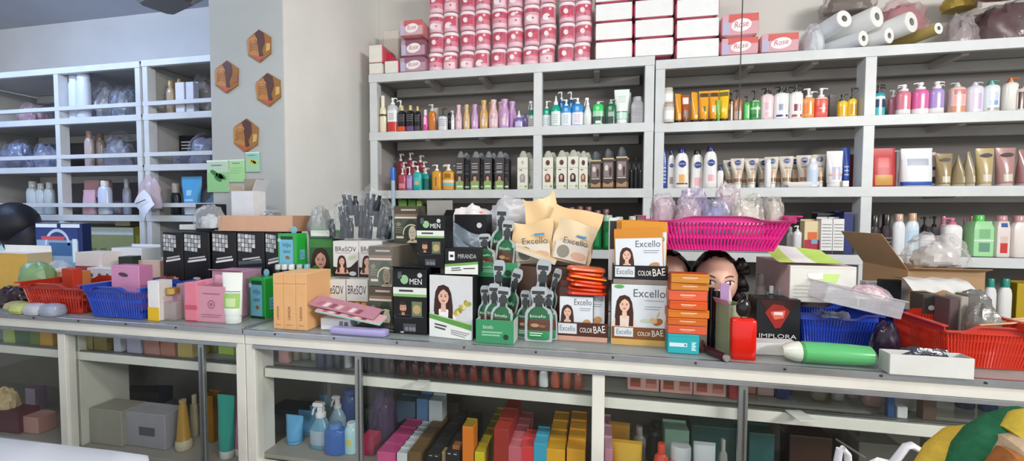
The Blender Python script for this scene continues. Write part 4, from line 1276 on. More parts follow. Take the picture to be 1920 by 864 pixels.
def woman(g, x, z, s, y, hair='2e1b1a', skin='e0b49e', cloth='ece8e6', side=1, long=1.0, lip='a8484a'):
    """printed portrait; s is the face height, z the middle of the face."""
    L = 1.55 * long
    sh = lambda P: [(x + side * a * s, z + b * s) for a, b in (P if side > 0 else reversed(P))]
    g.fp(sh([(-.6, -L), (.5, -L), (.72, -L * .75), (.66, -.3), (.58, .25), (.38, .66), (0, .82), (-.4, .7), (-.62, .3), (-.7, -.3), (-.76, -L * .75)]), y, hair)
    g.fp(sh([(-1.05, -L - .12), (1.05, -L - .12), (.8, -1.12), (.28, -.86), (-.28, -.86), (-.8, -1.12)]), y - .0003, cloth)
    g.fp(sh([(-.2, -1.05), (.2, -1.05), (.17, -.4), (-.17, -.4)]), y - .0005, skin)
    g.fp(sh([(-.72, -L), (-.34, -L), (-.36, -.9), (-.46, .1), (-.6, .1), (-.7, -.5)]), y - .0006, hair)
    g.fp(sh([(.34, -L), (.7, -L), (.7, -.6), (.6, .1), (.46, .1), (.38, -.9)]), y - .0006, hair)
    g.oval(x, z, .40 * s, .54 * s, y - .0008, skin)
    g.fp(sh([(-.44, -.05), (-.36, .1), (-.2, .36), (.02, .5), (.3, .3), (.4, .05), (.47, -.05), (.46, .4), (.2, .66), (-.2, .66), (-.46, .4)]), y - .001, hair)
    for q in (-.165, .165):
        g.oval(x + q * s, z + .02 * s, .075 * s, .036 * s, y - .0012, '2b1d1c', n=10)
        g.oval(x + q * s, z + .13 * s, .1 * s, .018 * s, y - .0012, hair, n=8)
    g.oval(x + .01 * s, z - .13 * s, .035 * s, .05 * s, y - .0012, 'c99a84', n=8)
    g.oval(x, z - .29 * s, .13 * s, .042 * s, y - .0012, lip, n=12)


def man(g, x, z, s, y, shirt='2a2a2e'):
    g.fp([(x - s * 1.0, z - s * 1.1), (x + s * 1.0, z - s * 1.1), (x + s * .7, z - s * .72), (x + s * .2, z - s * .5), (x - s * .2, z - s * .5), (x - s * .7, z - s * .72)], y, shirt)
    g.rect(x - s * .17, z - s * .75, x + s * .17, z - s * .2, y - .0003, 'b98468')
    g.oval(x, z + s * .2, s * .42, s * .5, y - .0004, '30241f')
    g.oval(x, z - s * .02, s * .36, s * .48, y - .0006, 'c9957a')
    g.oval(x, z + s * .46, s * .36, s * .2, y - .0008, '30241f')
    g.oval(x, z - s * .34, s * .26, s * .14, y - .0007, '4a352c')
    g.oval(x, z - s * .27, s * .12, s * .035, y - .0009, 'e9dcd4', n=10)
    for q in (-.15, .15):
        g.oval(x + q * s, z + .04 * s, .07 * s, .03 * s, y - .0009, '22181a', n=8)
        g.oval(x + q * s, z + .13 * s, .1 * s, .02 * s, y - .0009, '1b1718', n=8)


# ---- left counter
BX('open yellow and white carton at the picture edge on the counter', -40, 50, 474, 540, 'd9a94a', Y=1.52, z=TOP, D=.1, sides='c9b48a', top='efe7d8', flap=[('up', 'eee6da', .03)])
t = BX('blue printed box with a shiny white top and an arch on its front', 58, 146, 418, 540, '24386c', Y=1.6, z=TOP, D=.04, sides='1a2650', top='e6ecf6', name='printed_box', cat='box',
       art=lambda g, W, H, y: (g.rect(-W * .48, H * .93, -W * .02, H * .985, y, 'eef3fa'), g.rect(W * .06, H * .93, W * .46, H * .985, y, 'eef3fa'), g.rect(-W * .47, H * .02, W * .42, H * .9, y, '8fa9c4'),
                               g.rect(-W * .47, H * .74, W * .42, H * .92, y - .0003, '31457f'), g.ring(-.02 * W, H * .66, W * .22, W * .27, y - .0006, 'c3d2e6', a0=0, a1=180), g.rect(-W * .36, H * .74, W * .14, H * .795, y - .0009, 'd2565c'),
                               g.rect(-W * .2, H * .5, W * .28, H * .7, y - .0006, '3d6a9a'), g.rect(W * .3, H * .4, W * .4, H * .76, y - .0008, 'e6f1f6')))
bag('heap of clear crumpled bags in front of the blue box', 112, 486, 1.5, TOP, .24, .12, .16, 'dfe0dd', 61, core=('c9c8c2', 'satin', .8), sub=40)
bag('dark plum bag of small fruit-like balls by the red basket', 26, 553, 1.27, TOP, .18, .1, .085, '4a3540', 62, core=('2c1f28', 'gloss', .96), freq=4.5, rough=.3)
for i, (xl, xr, c) in enumerate(((-20, 12, 'b5a878'), (12, 40, 'b9c06a'), (42, 74, 'b9bcc4'), (76, 108, '9aa2b4'))):
    x, Y, zb, Wd, H = span(xl, xr, 570, 587 + i * 1.5)
    t = thing('small_packet', ['tan', 'yellow green', 'silver', 'grey blue'][i] + ' small packet lying at the counter edge before the red basket', 'packet', (x, 1.225, TOP), 0, 'small packets along the counter edge')
    G().loft([(0, Wd * .9, .05), (H * .3, Wd, .06), (H * .8, Wd * .9, .05), (H, Wd * .5, .02)], c, 'foil', 3.4, 20).build('packet_body', t)


def basket(label, xl, xr, yt, yb, c, D=.2, Y=None, z=None, taper=.82, dip=True, ns=16, rz=0, name='basket', rows=2):
    x, Y, zb, Wd, H = span(xl, xr, yt, yb, Y, z)
    t = thing(name, label, 'basket', (x, Y + D / 2, zb), rz)
    bw, bd = Wd * taper, D * taper
    g = G()
    g.box(bw, bd, .003, c, 'gloss', e=.001)

    def bar(p, q, r):
        g.tube([p, q], r, c, seg=6)
    lv = [0.004, H * .5, H * .86] if rows == 2 else [0.004, H * .34, H * .62, H * .86]
    at = lambda k: (bw + (Wd - bw) * k, bd + (D - bd) * k)
    for a, b in zip(lv[:-1], lv[1:]):
        for s in (-1, 1):
            for i in range(ns):
                u = -.5 + (i + .5) / ns
                w0, d0 = at(a / H)
                w1, d1 = at(b / H)
                bar((u * w0, s * d0 / 2, a), (u * w1, s * d1 / 2, b), .0031)
            for i in range(int(ns * D / Wd)):
                u = -.5 + (i + .5) / int(ns * D / Wd)
                bar((s * w0 / 2, u * d0, a), (s * w1 / 2, u * d1, b), .0026)
    for zz, hh in [(q, H * .12) for q in lv[1:-1]] + [(0.001, H * .16)]:
        w0, d0 = at(zz / H)
        for s in (-1, 1):
            g.box(w0, .0032, hh, c, 'gloss', 0, s * d0 / 2, zz, e=.0008)
            g.box(.0032, d0, hh, c, 'gloss', s * w0 / 2, 0, zz, e=.0008)
    g.build('slatted_body', t)
    g = G()
    dz = H * .13 if dip else 0
    N = 22
    for s in (-1, 1):
        top = lambda u: H - (dz * (0.5 - 0.5 * math.tanh((abs(u) - .26) * 22)) if dip == 'down' else (0 if not dip else dz * (0.5 + 0.5 * math.tanh((abs(u) - .24) * 22))))
        g.grid(N, 1, lambda u, v: ((u - .5) * Wd, s * (D / 2 + .001), H * .8 if v < .5 else top(u - .5)), c, 'gloss')
        g.grid(N, 1, lambda u, v: ((u - .5) * Wd * 1.02, s * (D / 2 + .001 + .012 * v), top(u - .5) - .002 * v), c, 'gloss')
        g.box(.0035, D, H * .2, c, 'gloss', s * Wd / 2, 0, H * .8, e=.001)
        g.box(.014, D + .02, .004, c, 'gloss', s * (Wd / 2 + .006), 0, H - .004, e=.001)
    g.build('rim', t)
    return t


basket('red plastic basket on the counter holding green and orange packs', 38, 150, 531, 587, 'b3301f', D=.2, ns=20)
bag('green pouch lying in the red basket at the left end', 70, 520, 1.3, 1.09, .13, .1, .09, '7fa070', 63, 'satin', name='green_pouch', cat='pouch', rough=.15)
BX('red leaning carton sticking up from the red basket', 114, 140, 504, 560, 'c03a24', Y=1.3, z=1.02, D=.03, rz=-8)
BX('orange brown carton in the red basket beside the red one', 139, 155, 508, 560, 'c47a48', Y=1.33, z=1.02, D=.03)
BX('peach carton in the red basket behind the red one', 92, 114, 508, 560, 'd9b493', Y=1.34, z=1.02, D=.04, rz=6)
BX('tan carton in the red basket beside the green pouch', 48, 70, 514, 560, 'b9a07f', Y=1.35, z=1.02, D=.04)
basket('blue plastic basket on the counter holding a pink carton', 156, 263, 537, 598, '2c4bb0', D=.19, ns=21)
BX('pink carton with a slot handle standing in the blue basket', 209, 261, 498, 575, 'd28fb4', Y=1.24, z=1.02, D=.05, sides='c07a9f',
   art=lambda g, W, H, y: g.loft([(0, .001, .001)], 'd28fb4') if 0 else (g.oval(-.05 * W, H * .8, W * .17, H * .045, y - .0004, '4a3f55', rot=-8)))
BX('white carton with grey dots standing behind the blue basket', 160, 206, 503, 575, 'd6d7d8', Y=1.412, z=TOP, D=.05,
   art=lambda g, W, H, y: [g.oval(W * q, H * .78, W * .07, W * .07, y - .0004, '5c6066') for q in (-.32, .02, .34)] + [g.oval(W * q, H * .5, W * .06, W * .06, y - .0004, '8a8d90') for q in (-.32, .34)])
BX('pale and maroon carton behind the dotted white carton', 156, 204, 472, 552, 'e0d3cd', Y=1.49, z=TOP, D=.09, art=lambda g, W, H, y: (g.rect(-W * .5, H * .3, W * .4, H * .7, y, '9a4552'), g.rect(-W * .45, H * .4, -W * .15, H * .6, y - .0004, '3a2a2e')))
BX('large white carton behind the pink carton with the slot handle', 210, 266, 465, 552, 'dfe3e4', Y=1.545, z=TOP, D=.09, sides='cfd2d2', flap=[('up', 'e6e8e8', .012)])
g = G()
for i in range(5):
    g.at(-.042 + .02 * i, 0, .06 + .006 * (i % 2), ry=38).box(.004, .06, .06, ['d9a48c', 'b06a4c', 'e0b7a2', 'a85c40', 'd6ac96'][i], 'card')
t = thing('carton_of_combs', 'cream carton of peach flat packs standing on edge beside the black cartons', 'carton', (atY(291, 520, 1.42).x, 1.455, TOP))
G().box(.11, .07, .065, 'd9d0c2', 'card').build('carton', t)
g.build('flat_pack', t)
BX('dark green small carton lying across the white carton beside the pink one', 222, 242, 481, 493, '26332c', Y=1.46, z=atY(230, 500, 1.46).z - .03, D=.05, rz=12)
BX('pale peach carton lying behind the dark green small carton', 246, 300, 488, 552, 'dbbfae', Y=1.50, z=TOP, D=.035, sides='c9a996')
BX('slim white and yellow carton at the counter edge beside the blue basket', 277, 298, 527, 601, 'e6e2e2', D=.05, sides='d6d2cc', art=lambda g, W, H, y: g.rect(-W * .5, 0, W * .5, H * .34, y, 'e3b92a'))
P_ = span(299, 328, 541, 600)
t = thing('perfume_bottle', 'clear greyish perfume bottle with a pink wrapped neck and gold cap', 'perfume bottle', (P_[0], P_[1] + .02, TOP))
G().loft([(0, P_[3] * .95, .036), (.004, P_[3], .04), (P_[4] * .55, P_[3], .04), (P_[4] * .58, P_[3] * .9, .034)], 'b5a7a4', 'clear', 8, 24).build('bottle_body', t)
G().blob(P_[3] * 1.02, .05, P_[4] * .3, 'dba7b0', 'film', 71, rough=.2).build('wrap', t).location.z = P_[4] * .56
G().cyl(P_[4] * .8, P_[4], P_[3] * .3, 'c9a25a', m='metal').build('cap', t)
t = BX('hot pink wrapped pack beside the dusty pink carton', 346, 369, 530, 602, 'e07a90', D=.035, wr='f6c3cf', art=lambda g, W, H, y: (g.rect(-W * .5, H * .3, W * .5, H * .42, y, 'c9405c'), g.rect(-W * .5, 0, W * .5, H * .03, y, 'b02a48')), name='wrapped_pack', cat='pack')
BX('mauve carton between the perfume bottle and the hot pink pack', 331, 345, 532, 590, 'a58a96', Y=1.25, z=TOP, D=.05)
BX('dusty pink carton with its top flap torn open', 370, 423, 537, 604, 'cf93a4', D=.07, sides='c285a0', open_top=True, flap=[('back', 'd79fb0', .03), ('left', 'd08ca2', .02)],
   art=lambda g, W, H, y: (bars(g, -W * .3, W * .3, [H * .78], H * .03, y, 'a0667a'), g.ring(0, H * .5, W * .1, W * .13, y, 'a0667a'), g.rect(-W * .05, H * .46, W * .05, H * .54, y, 'a0667a'), bars(g, -W * .36, W * .36, [H * .2, H * .14], H * .02, y, 'a0667a')))
BX('tall mauve pink carton behind the white leaf tube', 398, 455, 508, 585, 'cb9bb0', Y=1.315, z=TOP, D=.09, sides='b58aa2', flap=[('front', 'd6a5b6', .02)])
x, Y, zb, Wd, H = span(412, 447, 512, 607)
t = thing('squeeze_tube', 'white tube with green leaves leaning beside the torn pink carton', 'tube', (x, Y + .016, TOP), 6)
p_tube(t, Wd, H, .035, 'e9ede6,dfe3e0', [(.3, .6, '9cc46a', 60), (.34, .5, 'c5dca0', 25), (.62, .64, '7f8a7c', 70)], hc=.14, cw=.75)


def grid_art(g, W, H, y):
    for i in range(5):
        for j in range(4):
            u, v = -W * .46 + i * W * .13, H * .97 - j * H * .055
            k = (i + j) * .04
            if i + j < 7:
                g.fp([(u, v - H * .048 - k * H * .1), (u + W * .11, v - H * .055 - k * H * .1), (u + W * .115, v - k * H * .1), (u + W * .004, v - k * H * .1)], y, ['b9bcbe', 'd5d7d8', '9da0a2'][(i * 2 + j) % 3])
    bars(g, -W * .3, W * .34, [H * .62], H * .022, y, 'c3c3c5', H * .035)
    bars(g, -W * .34, W * .38, [H * .575], H * .028, y, 'e6e6e6', H * .04)
    g.oval(0, H * .36, W * .15, H * .02, y, 'b9b9bb')
    g.rect(-W * .1, H * .3, W * .1, H * .325, y, '6f6f72')


def grid_art2(g, W, H, y):
    grid_art(g, W, H, y)
    for k in range(4):
        bars(g, -W * .45, W * .42, [H * (.56 - .09 * k)], H * .045, y - .0004, '4f5a62', H * .03)


for i, (xl, xr, yt) in enumerate(((306, 343.5, 435), (345, 393, 435), (398, 443, 434), (445, 496, 434), (498, 528, 434.5))):
    BX('glossy black carton with a silver checked corner, ' + ORD[i] + ' in its row from the person', xl, xr, yt, 556, '17161a', Y=1.455, z=TOP, D=.12, sides='101014', top='202024', art=grid_art2 if i == 3 else grid_art, m='satin', group='glossy black cartons in a row')
zt = 1.0
for o in bpy.data.objects:
    if str(o.get('label', '')).startswith('glossy black carton'):
        zt = max(zt, o['top_z'])
t = BX('shallow tan cardboard tray lying on the black cartons', 409, 548, 404, 434, 'cfa487', Y=1.452, z=zt + .001, D=.15, sides='b98e70', open_top=True, name='cardboard_tray', cat='tray')
zf = zt + .005
BX('white carton with its flaps standing open in the cardboard tray', 434, 474, 358, 431, 'd5d6da', Y=1.50, z=zf, D=.07, sides='e3e4e6', open_top=True, flap=[('up', '9a8f80', .055), ('right', 'dfe1e4', .05), ('left', 'b0a48f', .03)])
bag('clear bag of flat black packs lying in the cardboard tray', 512, 396, 1.525, zf, .12, .09, .085, 'cfd2d6', 72, core=('1c1c22', 'satin', .86), rough=.2)
bag('crumpled clear bag hanging over the edge of the cardboard tray', 410, 386, 1.50, zf + .002, .15, .09, .1, 'd5d9dc', 73, core=('c9cdd0', 'satin', .6))
for i, (xl, xr, yt, yb, a, b, w) in enumerate(((388, 428, 300, 360, 'b4cdb6', '3f7a3f', 'with a dark green leaf'), (429, 458, 299, 341, 'a5d296', 'b6dca8', 'plain pale green'), (460, 486, 285, 322, '8cc4b4', 'c9c04a', 'with a yellow fruit'))):
    x, Y, zb, Wd, H = span(xl, xr, yt, yb, 1.693)
    g = G().box(Wd, .005, H, a, 'satin', e=.001)
    yy = -.0032
    g.rect(-Wd * .5, 0, Wd * .5, H * .62, yy, ['8fc489', '9fce92', '9cc8a2'][i])
    g.rect(-Wd * .5, H * .94, Wd * .5, H, yy - .0002, 'd9e6da')
    bars(g, -Wd * .3, Wd * .2, [H * .82], H * .03, yy, '5f7a68')
    if i != 1:
        for q, r in ((-.16, .1), (.1, 0), (.02, -.08), (.22, -.02)):
            g.oval(Wd * q, H * (.5 + r), Wd * .2, H * .07, yy - .0004, b, rot=-30)
    else:
        bars(g, -Wd * .4, Wd * .4, [H * .62, H * .5, H * .4], H * .015, yy - .0004, '7fb076')
    solo('sheet_mask_pack', g, 'flat green sachet ' + w + ' hung on the pillar', 'sachet', (x, 1.6965, zb), group='flat green sachets on the pillar')
BX('dark brown box with two white stripes beside the tray', 367, 395, 382, 434, '2b2428', Y=1.50, z=zt + .001, D=.08, art=lambda g, W, H, y: bars(g, -W * .3, W * .5, [H * .28, H * .36], H * .03, y, 'd9d9dc', H * .08))
BX('white folded carton lying on the first black cartons', 336, 366, 421, 434, 'dcdcd6', Y=1.50, z=zt + .001, D=.08)


# hexagonal stickers on the pillar
for i, (cx, cy, r, w) in enumerate(((486, 86, 31, 'topmost'), (425, 144, 31, 'beside the shelf edge'), (503, 168, 32, 'nearest the white face of the pillar'), (461, 254, 32, 'lowest'))):
    p = atY(cx, cy, 1.694)
    k = (atY(cx, cy - r, 1.694).z - p.z)
    g = G()
    hexp = [(k * .93 * sin(radians(60 * q)), k * cos(radians(60 * q))) for q in range(6)]
    vs = [(a, -.003, b) for a, b in hexp] + [(a, .003, b) for a, b in hexp]
    g.add(vs, [(5, 4, 3, 2, 1, 0), (6, 7, 8, 9, 10, 11)] + [(q, (q + 1) % 6, 6 + (q + 1) % 6, 6 + q) for q in range(6)], '9a6a3c', 'gloss')
    cl = lambda P: [(max(-k * .9, min(k * .9, a * k)), b * k) for a, b in P]
    g.fp(cl([(-.8, -.4), (-.02, -.88), (.3, -.68), (.12, .1), (-.1, .72), (-.5, .62), (-.86, .4)]), -.0036, 'b07a3e')
    g.fp(cl([(-.3, .78), (0, .96), (.34, .74), (.42, .2), (.2, -.3), (.3, -.6), (.02, -.8), (-.1, .1)]), -.004, '55352c')
    g.oval(-.42 * k, .36 * k, .3 * k, .24 * k, -.0044, 'c08a4c')
    g.ring(-.42 * k, .36 * k, .18 * k, .21 * k, -.0048, '8a5a2c')
    for z in range(5):
        g.ring(-.4 * k, (-.5 + .14 * z) * k, .3 * k, .34 * k, -.0046, '8a5a30', a0=30, a1=150)
    g.fp(cl([(.5, -.4), (.78, -.3), (.8, .1), (.52, .1)]), -.0044, 'c9a55a' if i != 1 else '8a5a40')
    g.fp(cl([(-.6, -.5), (-.02, -.92), (.3, -.74), (0, -.62)]), -.0046, 'b35a3c')
    solo('honeycomb_sticker', g, 'hexagonal brown honey picture stuck on the pillar, ' + w, 'sticker', (p.x, 1.6965, p.z), group='hexagonal stickers on the pillar', ry=[0, 3, -2, 4][i])


# ---- green tea packs and beige cartons
def niju_art(g, W, H, y):
    g.rect(-W * .4, H * .06, W * .32, H * .82, y, '74b4cc')
    g.rect(-W * .34, H * .82, W * .3, H * .92, y, '1d4a34')
    g.rect(-W * .4, H * .0, W * .46, H * .06, y, '16362c')
    g.text('niju', -W * .22, H * .56, W * .42, H * .17, y - .0005, '2f5f8a')
    bars(g, -W * .2, W * .2, [H * .46, H * .42], H * .02, y - .0004, '3d6d94')
    g.oval(.02 * W, H * .27, W * .12, H * .05, y - .0005, '8a6a34', rot=-15)
    g.oval(-W * .4, H * .8, W * .1, H * .06, y - .0006, '9cc9dc')


def niju(label, xl, xr, yt, yb, Y, z, D, rz):
    t = BX(label, xl, xr, yt, yb, '2f9a48', Y=Y, z=z, D=D, rz=rz, art=niju_art, sides='2fb344', top='1f7a38', m='gloss', name='green_pack', cat='pack')
    W, H = t.children[0].dimensions.x, t.children[0].dimensions.z
    g = G()
    g.at(W / 2 + .0008, 0, 0, rz=90)
    g.rect(-D * .2, H * .2, D * .22, H * .5, 0, '7cc0d4')
    bars(g, -D * .15, D * .15, [H * .26, H * .33, H * .4], H * .02, -.0004, '3f86b0')
    g.build('side_label', t)
    g = G().oval(0, 0, W * .2, W * .2, -.001, '78b4c6', 'gloss')
    g.loft([(-.001, W * .4, W * .4), (.001, W * .4, W * .4)], '6fa8ba', 'gloss')
    g.v = [(v[0], v[1], v[2]) for v in g.v]
    g2 = G()
    g2.T = Matrix.Rotation(radians(90), 4, 'X')
    g2.cyl(-.001, .001, W * .18, '78b4c6', m='gloss')
    o = g2.build('hang_tab', t)
    o.location = (-W * .1, D * .3, H + W * .15)
    return t


s_ = span(521, 556, 441, 495, 1.40)
BX('plain dark carton under the upper green pack, behind the beige cartons', 515, 572, 500, 566, '24262a', Y=1.385, z=TOP, D=.065)
zg = [o for o in bpy.data.objects if str(o.get('label', '')).startswith('plain dark carton under')][0]['top_z']
niju('upper green pack with a light blue label, beside the black cartons', 521, 556, 438, 498, 1.388, zg + .001, .06, 0)
niju('lower green pack with a light blue label, beside the beige cartons', 467, 500, 520, 594, 1.305, TOP, .06, -6)
for i, xx in enumerate((512, 524, 537, 552, 566)):
    x, Y, zb, Wd, H = span(xx, xx + 11, 496, 560, 1.352, TOP)
    t = thing('small_bottle', 'small dark bottle behind the beige cartons, ' + ORD[i] + ' from the lower green pack', 'bottle', (x, 1.366, TOP), 0, 'small dark bottles behind the beige cartons')
    p_cap(t, Wd, H, Wd, '23282a,' + ['b9bdbb', 'c9ccca', 'd6d8d4', '9fb2b4', '7fb0bc'][i], (), hb=.9, cw=.9, sh=.8)
for i, (xl, xr) in enumerate(((512, 530.5), (531, 553.5), (554, 574.5))):
    def art(g, W, H, y):
        g.rect(-W * .5, H * .82, W * .5, H * .826, y, 'c08a58')
        vs0 = len(g.v)
        g.text('LENGA', -H * .12, -W * .09, H * .24, W * .2, y - .0004, '8a6238')
        g.v[vs0:] = [(-v[2], v[1], v[0] + H * .3) for v in g.v[vs0:]]
        bars(g, -W * .25, W * .25, [H * .08], H * .012, y, 'b98a5c')
    BX('upright peach beige carton, ' + ['first', 'middle', 'last'][i] + ' of three beside the lower green pack', xl, xr, 513, 616.5, 'e0ac76', Y=1.199, z=TOP, D=.13, art=art, sides='e6b27e', top='ecbb86', group='peach beige cartons')


# ---- hair dye cartons in the middle
def bresov(g, W, H, y):
    g.rect(-W * .49, H * .01, W * .49, H * .99, y + .0004, 'd4d2cf')
    g.text('BReSOV', -W * .4, H * .72, W * .82, H * .13, y, '2f2a2a')
    bars(g, -W * .4, W * .2, [H * .67], H * .012, y, '7a7674')
    g.fp([(-W * .49, H * .02), (W * .49, H * .02), (W * .49, H * .5), (W * .2, H * .3), (-W * .1, H * .24), (-W * .49, H * .3)], y, '2a2020')
    woman(g, -W * .14, H * .45, H * .2, y - .0004, '3a211e', 'dcae96', 'd9a98f', long=1.0)
    g.oval(W * .24, H * .56, W * .16, H * .05, y - .0003, 'bcc7a0', rot=15)
    g.oval(W * .28, H * .12, W * .14, H * .06, y - .0006, 'b9c0c6')
    bars(g, -W * .4, 0, [H * .1], H * .03, y - .0006, '8a8280')


def bresov_low(g, W, H, y):
    g.rect(-W * .49, H * .5, W * .49, H * .99, y + .0004, 'd9d7d3')
    g.text('BReSOV', -W * .42, H * .66, W * .84, H * .2, y, '2f2a2a')
    g.rect(-W * .49, H * .12, W * .49, H * .5, y, '6f4a22')
    for k in range(3):
        q = -.32 + .32 * k
        g.rect(W * (q - .13), H * .14, W * (q + .13), H * .46, y - .0003, 'b97a26')
        g.oval(W * q, H * .45, W * .13, H * .03, y - .0005, 'd9a04a')
    g.rect(-W * .49, 0, W * .49, H * .1, y - .0002, 'b9b5ae')


zb_ = 0
for i, (xl, xr) in enumerate(((604, 648), (649.5, 690))):
    t = BX('cream hair dye carton with a row of amber vials, ' + ['half behind the beige cartons', 'beside the olive cartons'][i], xl, xr, 524, 602, 'cfccc6', Y=1.325, z=TOP, D=.16, art=bresov_low, sides='a5a09a', top='d9d6d0')
    zb_ = max(zb_, t['top_z'])
for i, (xl, xr) in enumerate(((624.5, 672), (673, 717))):
    t = BX('pale grey hair dye carton with a long haired woman, ' + ['in front of the green carton', 'half behind the wrapped olive carton'][i], xl, xr, 452, 523, 'cbc9c6', Y=1.35, z=zb_ + .001, D=.13, art=bresov, sides='8f8b88', top='dcdad6')
zb2 = t['top_z']
BX('dark green carton with a woman and leafy salad picture', 580, 624, 444, 566, '2f5c34', Y=1.425, z=TOP, D=.08, sides='24482a', top='e2e4de',
   art=lambda g, W, H, y: (g.rect(-W * .5, H * .86, W * .5, H * .97, y, '3f7a3c'), woman(g, 0, H * .7, H * .2, y - .0003, '3a2420', 'cf9f88', '4a6a3a', long=.9), [g.oval(W * (-.4 + .2 * (q % 5)), H * (.34 + .1 * (q // 5) + .03 * (q % 2)), W * .17, H * .06, y - .002, ['7fae4a', '5a8f36', '9cc466', '4a7a2c'][q % 4], rot=q * 37) for q in range(12)]))


def olive(g, W, H, y):
    g.rect(-W * .49, 0, W * .49, H * .99, y + .0004, '4b4d3e')
    g.rect(-W * .49, H * .82, W * .49, H * .99, y, '53453a')
    bars(g, -W * .2, W * .4, [H * .87], H * .045, y - .0002, 'b5aca0')
    g.rect(-W * .46, H * .72, W * .46, H * .78, y - .0002, '8a6a58')
    g.rect(-W * .46, H * .66, W * .46, H * .71, y - .0002, 'c9c3b8')
    g.oval(W * .2, H * .33, W * .29, H * .31, y - .0003, '2f3a2c')
    g.ring(W * .22, H * .26, W * .3, W * .35, y - .0005, 'cfcaa8', a0=60, a1=190)
    g.oval(W * .26, H * .26, W * .15, H * .2, y - .0007, 'cdbfa4')
    g.oval(W * .26, H * .2, W * .04, H * .012, y - .0009, '9a6a58', n=8)
    g.oval(W * .2, H * .29, W * .03, H * .01, y - .0009, '3a3a30', n=8)
    g.oval(W * .31, H * .29, W * .03, H * .01, y - .0009, '3a3a30', n=8)
    g.fp([(W * .02, 0), (W * .49, 0), (W * .49, H * .06), (W * .3, H * .1), (W * .12, H * .07)], y - .0007, 'cdbfa4')
    g.oval(-W * .3, H * .5, W * .1, H * .06, y - .0004, '7a7c6a')
    bars(g, -W * .42, -W * .12, [H * .4, H * .34, H * .28], H * .02, y - .0004, '8a8c78')
    g.rect(-W * .4, H * .12, -W * .1, H * .18, y - .0004, 'd6d2c4')


t = BX('bottom olive hair dye carton of the stack beside the black cartons with men', 691, 736, 537, 612, '4b4d3e', Y=1.272, z=TOP, D=.2, art=olive, sides='6a5c46', top='5a5446')
t2 = BX('olive hair dye carton in clear wrap, stacked on the bottom one', 691, 736, 462, 537, '4b4d3e', Y=1.272, z=t['top_z'] + .001, D=.2, art=olive, sides='6f6048', top='7a6c54', wr='e3e3de')
BX('olive hair dye carton on top of the stack, set further back', 737, 783, 386, 450, '4b4d3e', Y=1.40, z=t2['top_z'] + .004, D=.06, art=olive, sides='4a4236')
BX('brown unprinted carton between the olive stack and the upper black carton', 741, 781, 455, 560, '6a5840', Y=1.43, z=TOP, D=.1, sides='5f5038')


def men(g, W, H, y):
    g.text('MEN', W * .0, H * .76, W * .36, H * .085, y, 'e6e6e6')
    g.oval(-W * .16, H * .83, W * .12, H * .07, y, '8fb98a')
    g.rect(-W * .36, H * .84, -W * .24, H * .95, y, '55585c')
    g.ring(W * .3, H * .9, 0, W * .07, y, 'b9c4c6')
    g.rect(-W * .5, H * .61, W * .5, H * .71, y, 'd9dcd6')
    g.rect(-W * .5, H * .57, W * .5, H * .61, y, '7fae6a')
    bars(g, -W * .32, W * .1, [H * .645], H * .03, y - .0003, '3a3a3e')
    man(g, -W * .2, H * .4, H * .15, y)
    g.rect(W * .06, H * .28, W * .36, H * .5, y, '6a7a5a')
    g.oval(W * .21, H * .38, W * .12, H * .07, y - .0003, 'b59a6a')
    g.rect(-W * .48, H * .26, W * .4, H * .272, y, '5a5a5e')
    g.rect(-W * .2, H * .04, W * .18, H * .16, y, '4a4d52')
    for q in (-.1, .02, .12):
        g.oval(W * q, H * .08, W * .05, H * .035, y - .0003, '7a7d82', n=10)


t = BX('lower black hair dye carton with a smiling man, at the counter edge', 737.5, 800, 503, 624, '141417', Y=1.234, z=TOP, D=.12, art=men, sides='0f0f12', top='2a2d2a', flap=[('front', '1b1c1e', .02)])
BX('upper black hair dye carton with a man, its grey lid standing open', 781.5, 833, 404, 501, '141417', Y=1.262, z=t['top_z'] + .001, D=.085, art=men, sides='0f0f12', open_top=True, flap=[('up', '8f8d88', .05), ('right', '1a1a1c', .02)])


def whitebox(g, W, H, y):
    g.rect(-W * .49, H * .01, W * .49, H * .99, y + .0004, 'd3d3d5')
    woman(g, -W * .16, H * .66, H * .235, y, '3a221d', 'e0b29c', 'efecec', long=1.05)
    for q in range(10):
        g.oval(W * (.12 + .034 * q), H * (.4 + .022 * q + .03 * sin(q * 2)), W * .06, H * .03, y - .0004 - .0001 * q, ['c9a94a', '8fae4a', 'e0cf8a', 'a5842e'][q % 4], rot=q * 40)
    g.fp([(-W * .49, 0), (W * .49, 0), (W * .49, H * .2), (-W * .49, H * .33)], y - .002, 'e6e8e4')
    g.fp([(-W * .49, H * .3), (W * .49, H * .15), (W * .49, H * .25), (-W * .49, H * .38)], y - .0024, '5f9a48')
    g.fp([(-W * .49, H * .37), (W * .49, H * .24), (W * .49, H * .255), (-W * .49, H * .385)], y - .0026, 'b9d2a4')
    bars(g, -W * .36, -W * .08, [H * .2, H * .15], H * .025, y - .0028, '4a4a4e', -H * .03)
    bars(g, W * .02, W * .44, [H * .13, H * .1, H * .07], H * .012, y - .0028, '8a8a8c', -H * .04)


tw = BX('white hair dye carton with a dark haired woman and golden nuts', 804, 889, 517, 629, 'd3d3d5', Y=1.222, z=TOP, D=.04, rz=-7, art=whitebox, sides='19191c', top='2a2a2d')


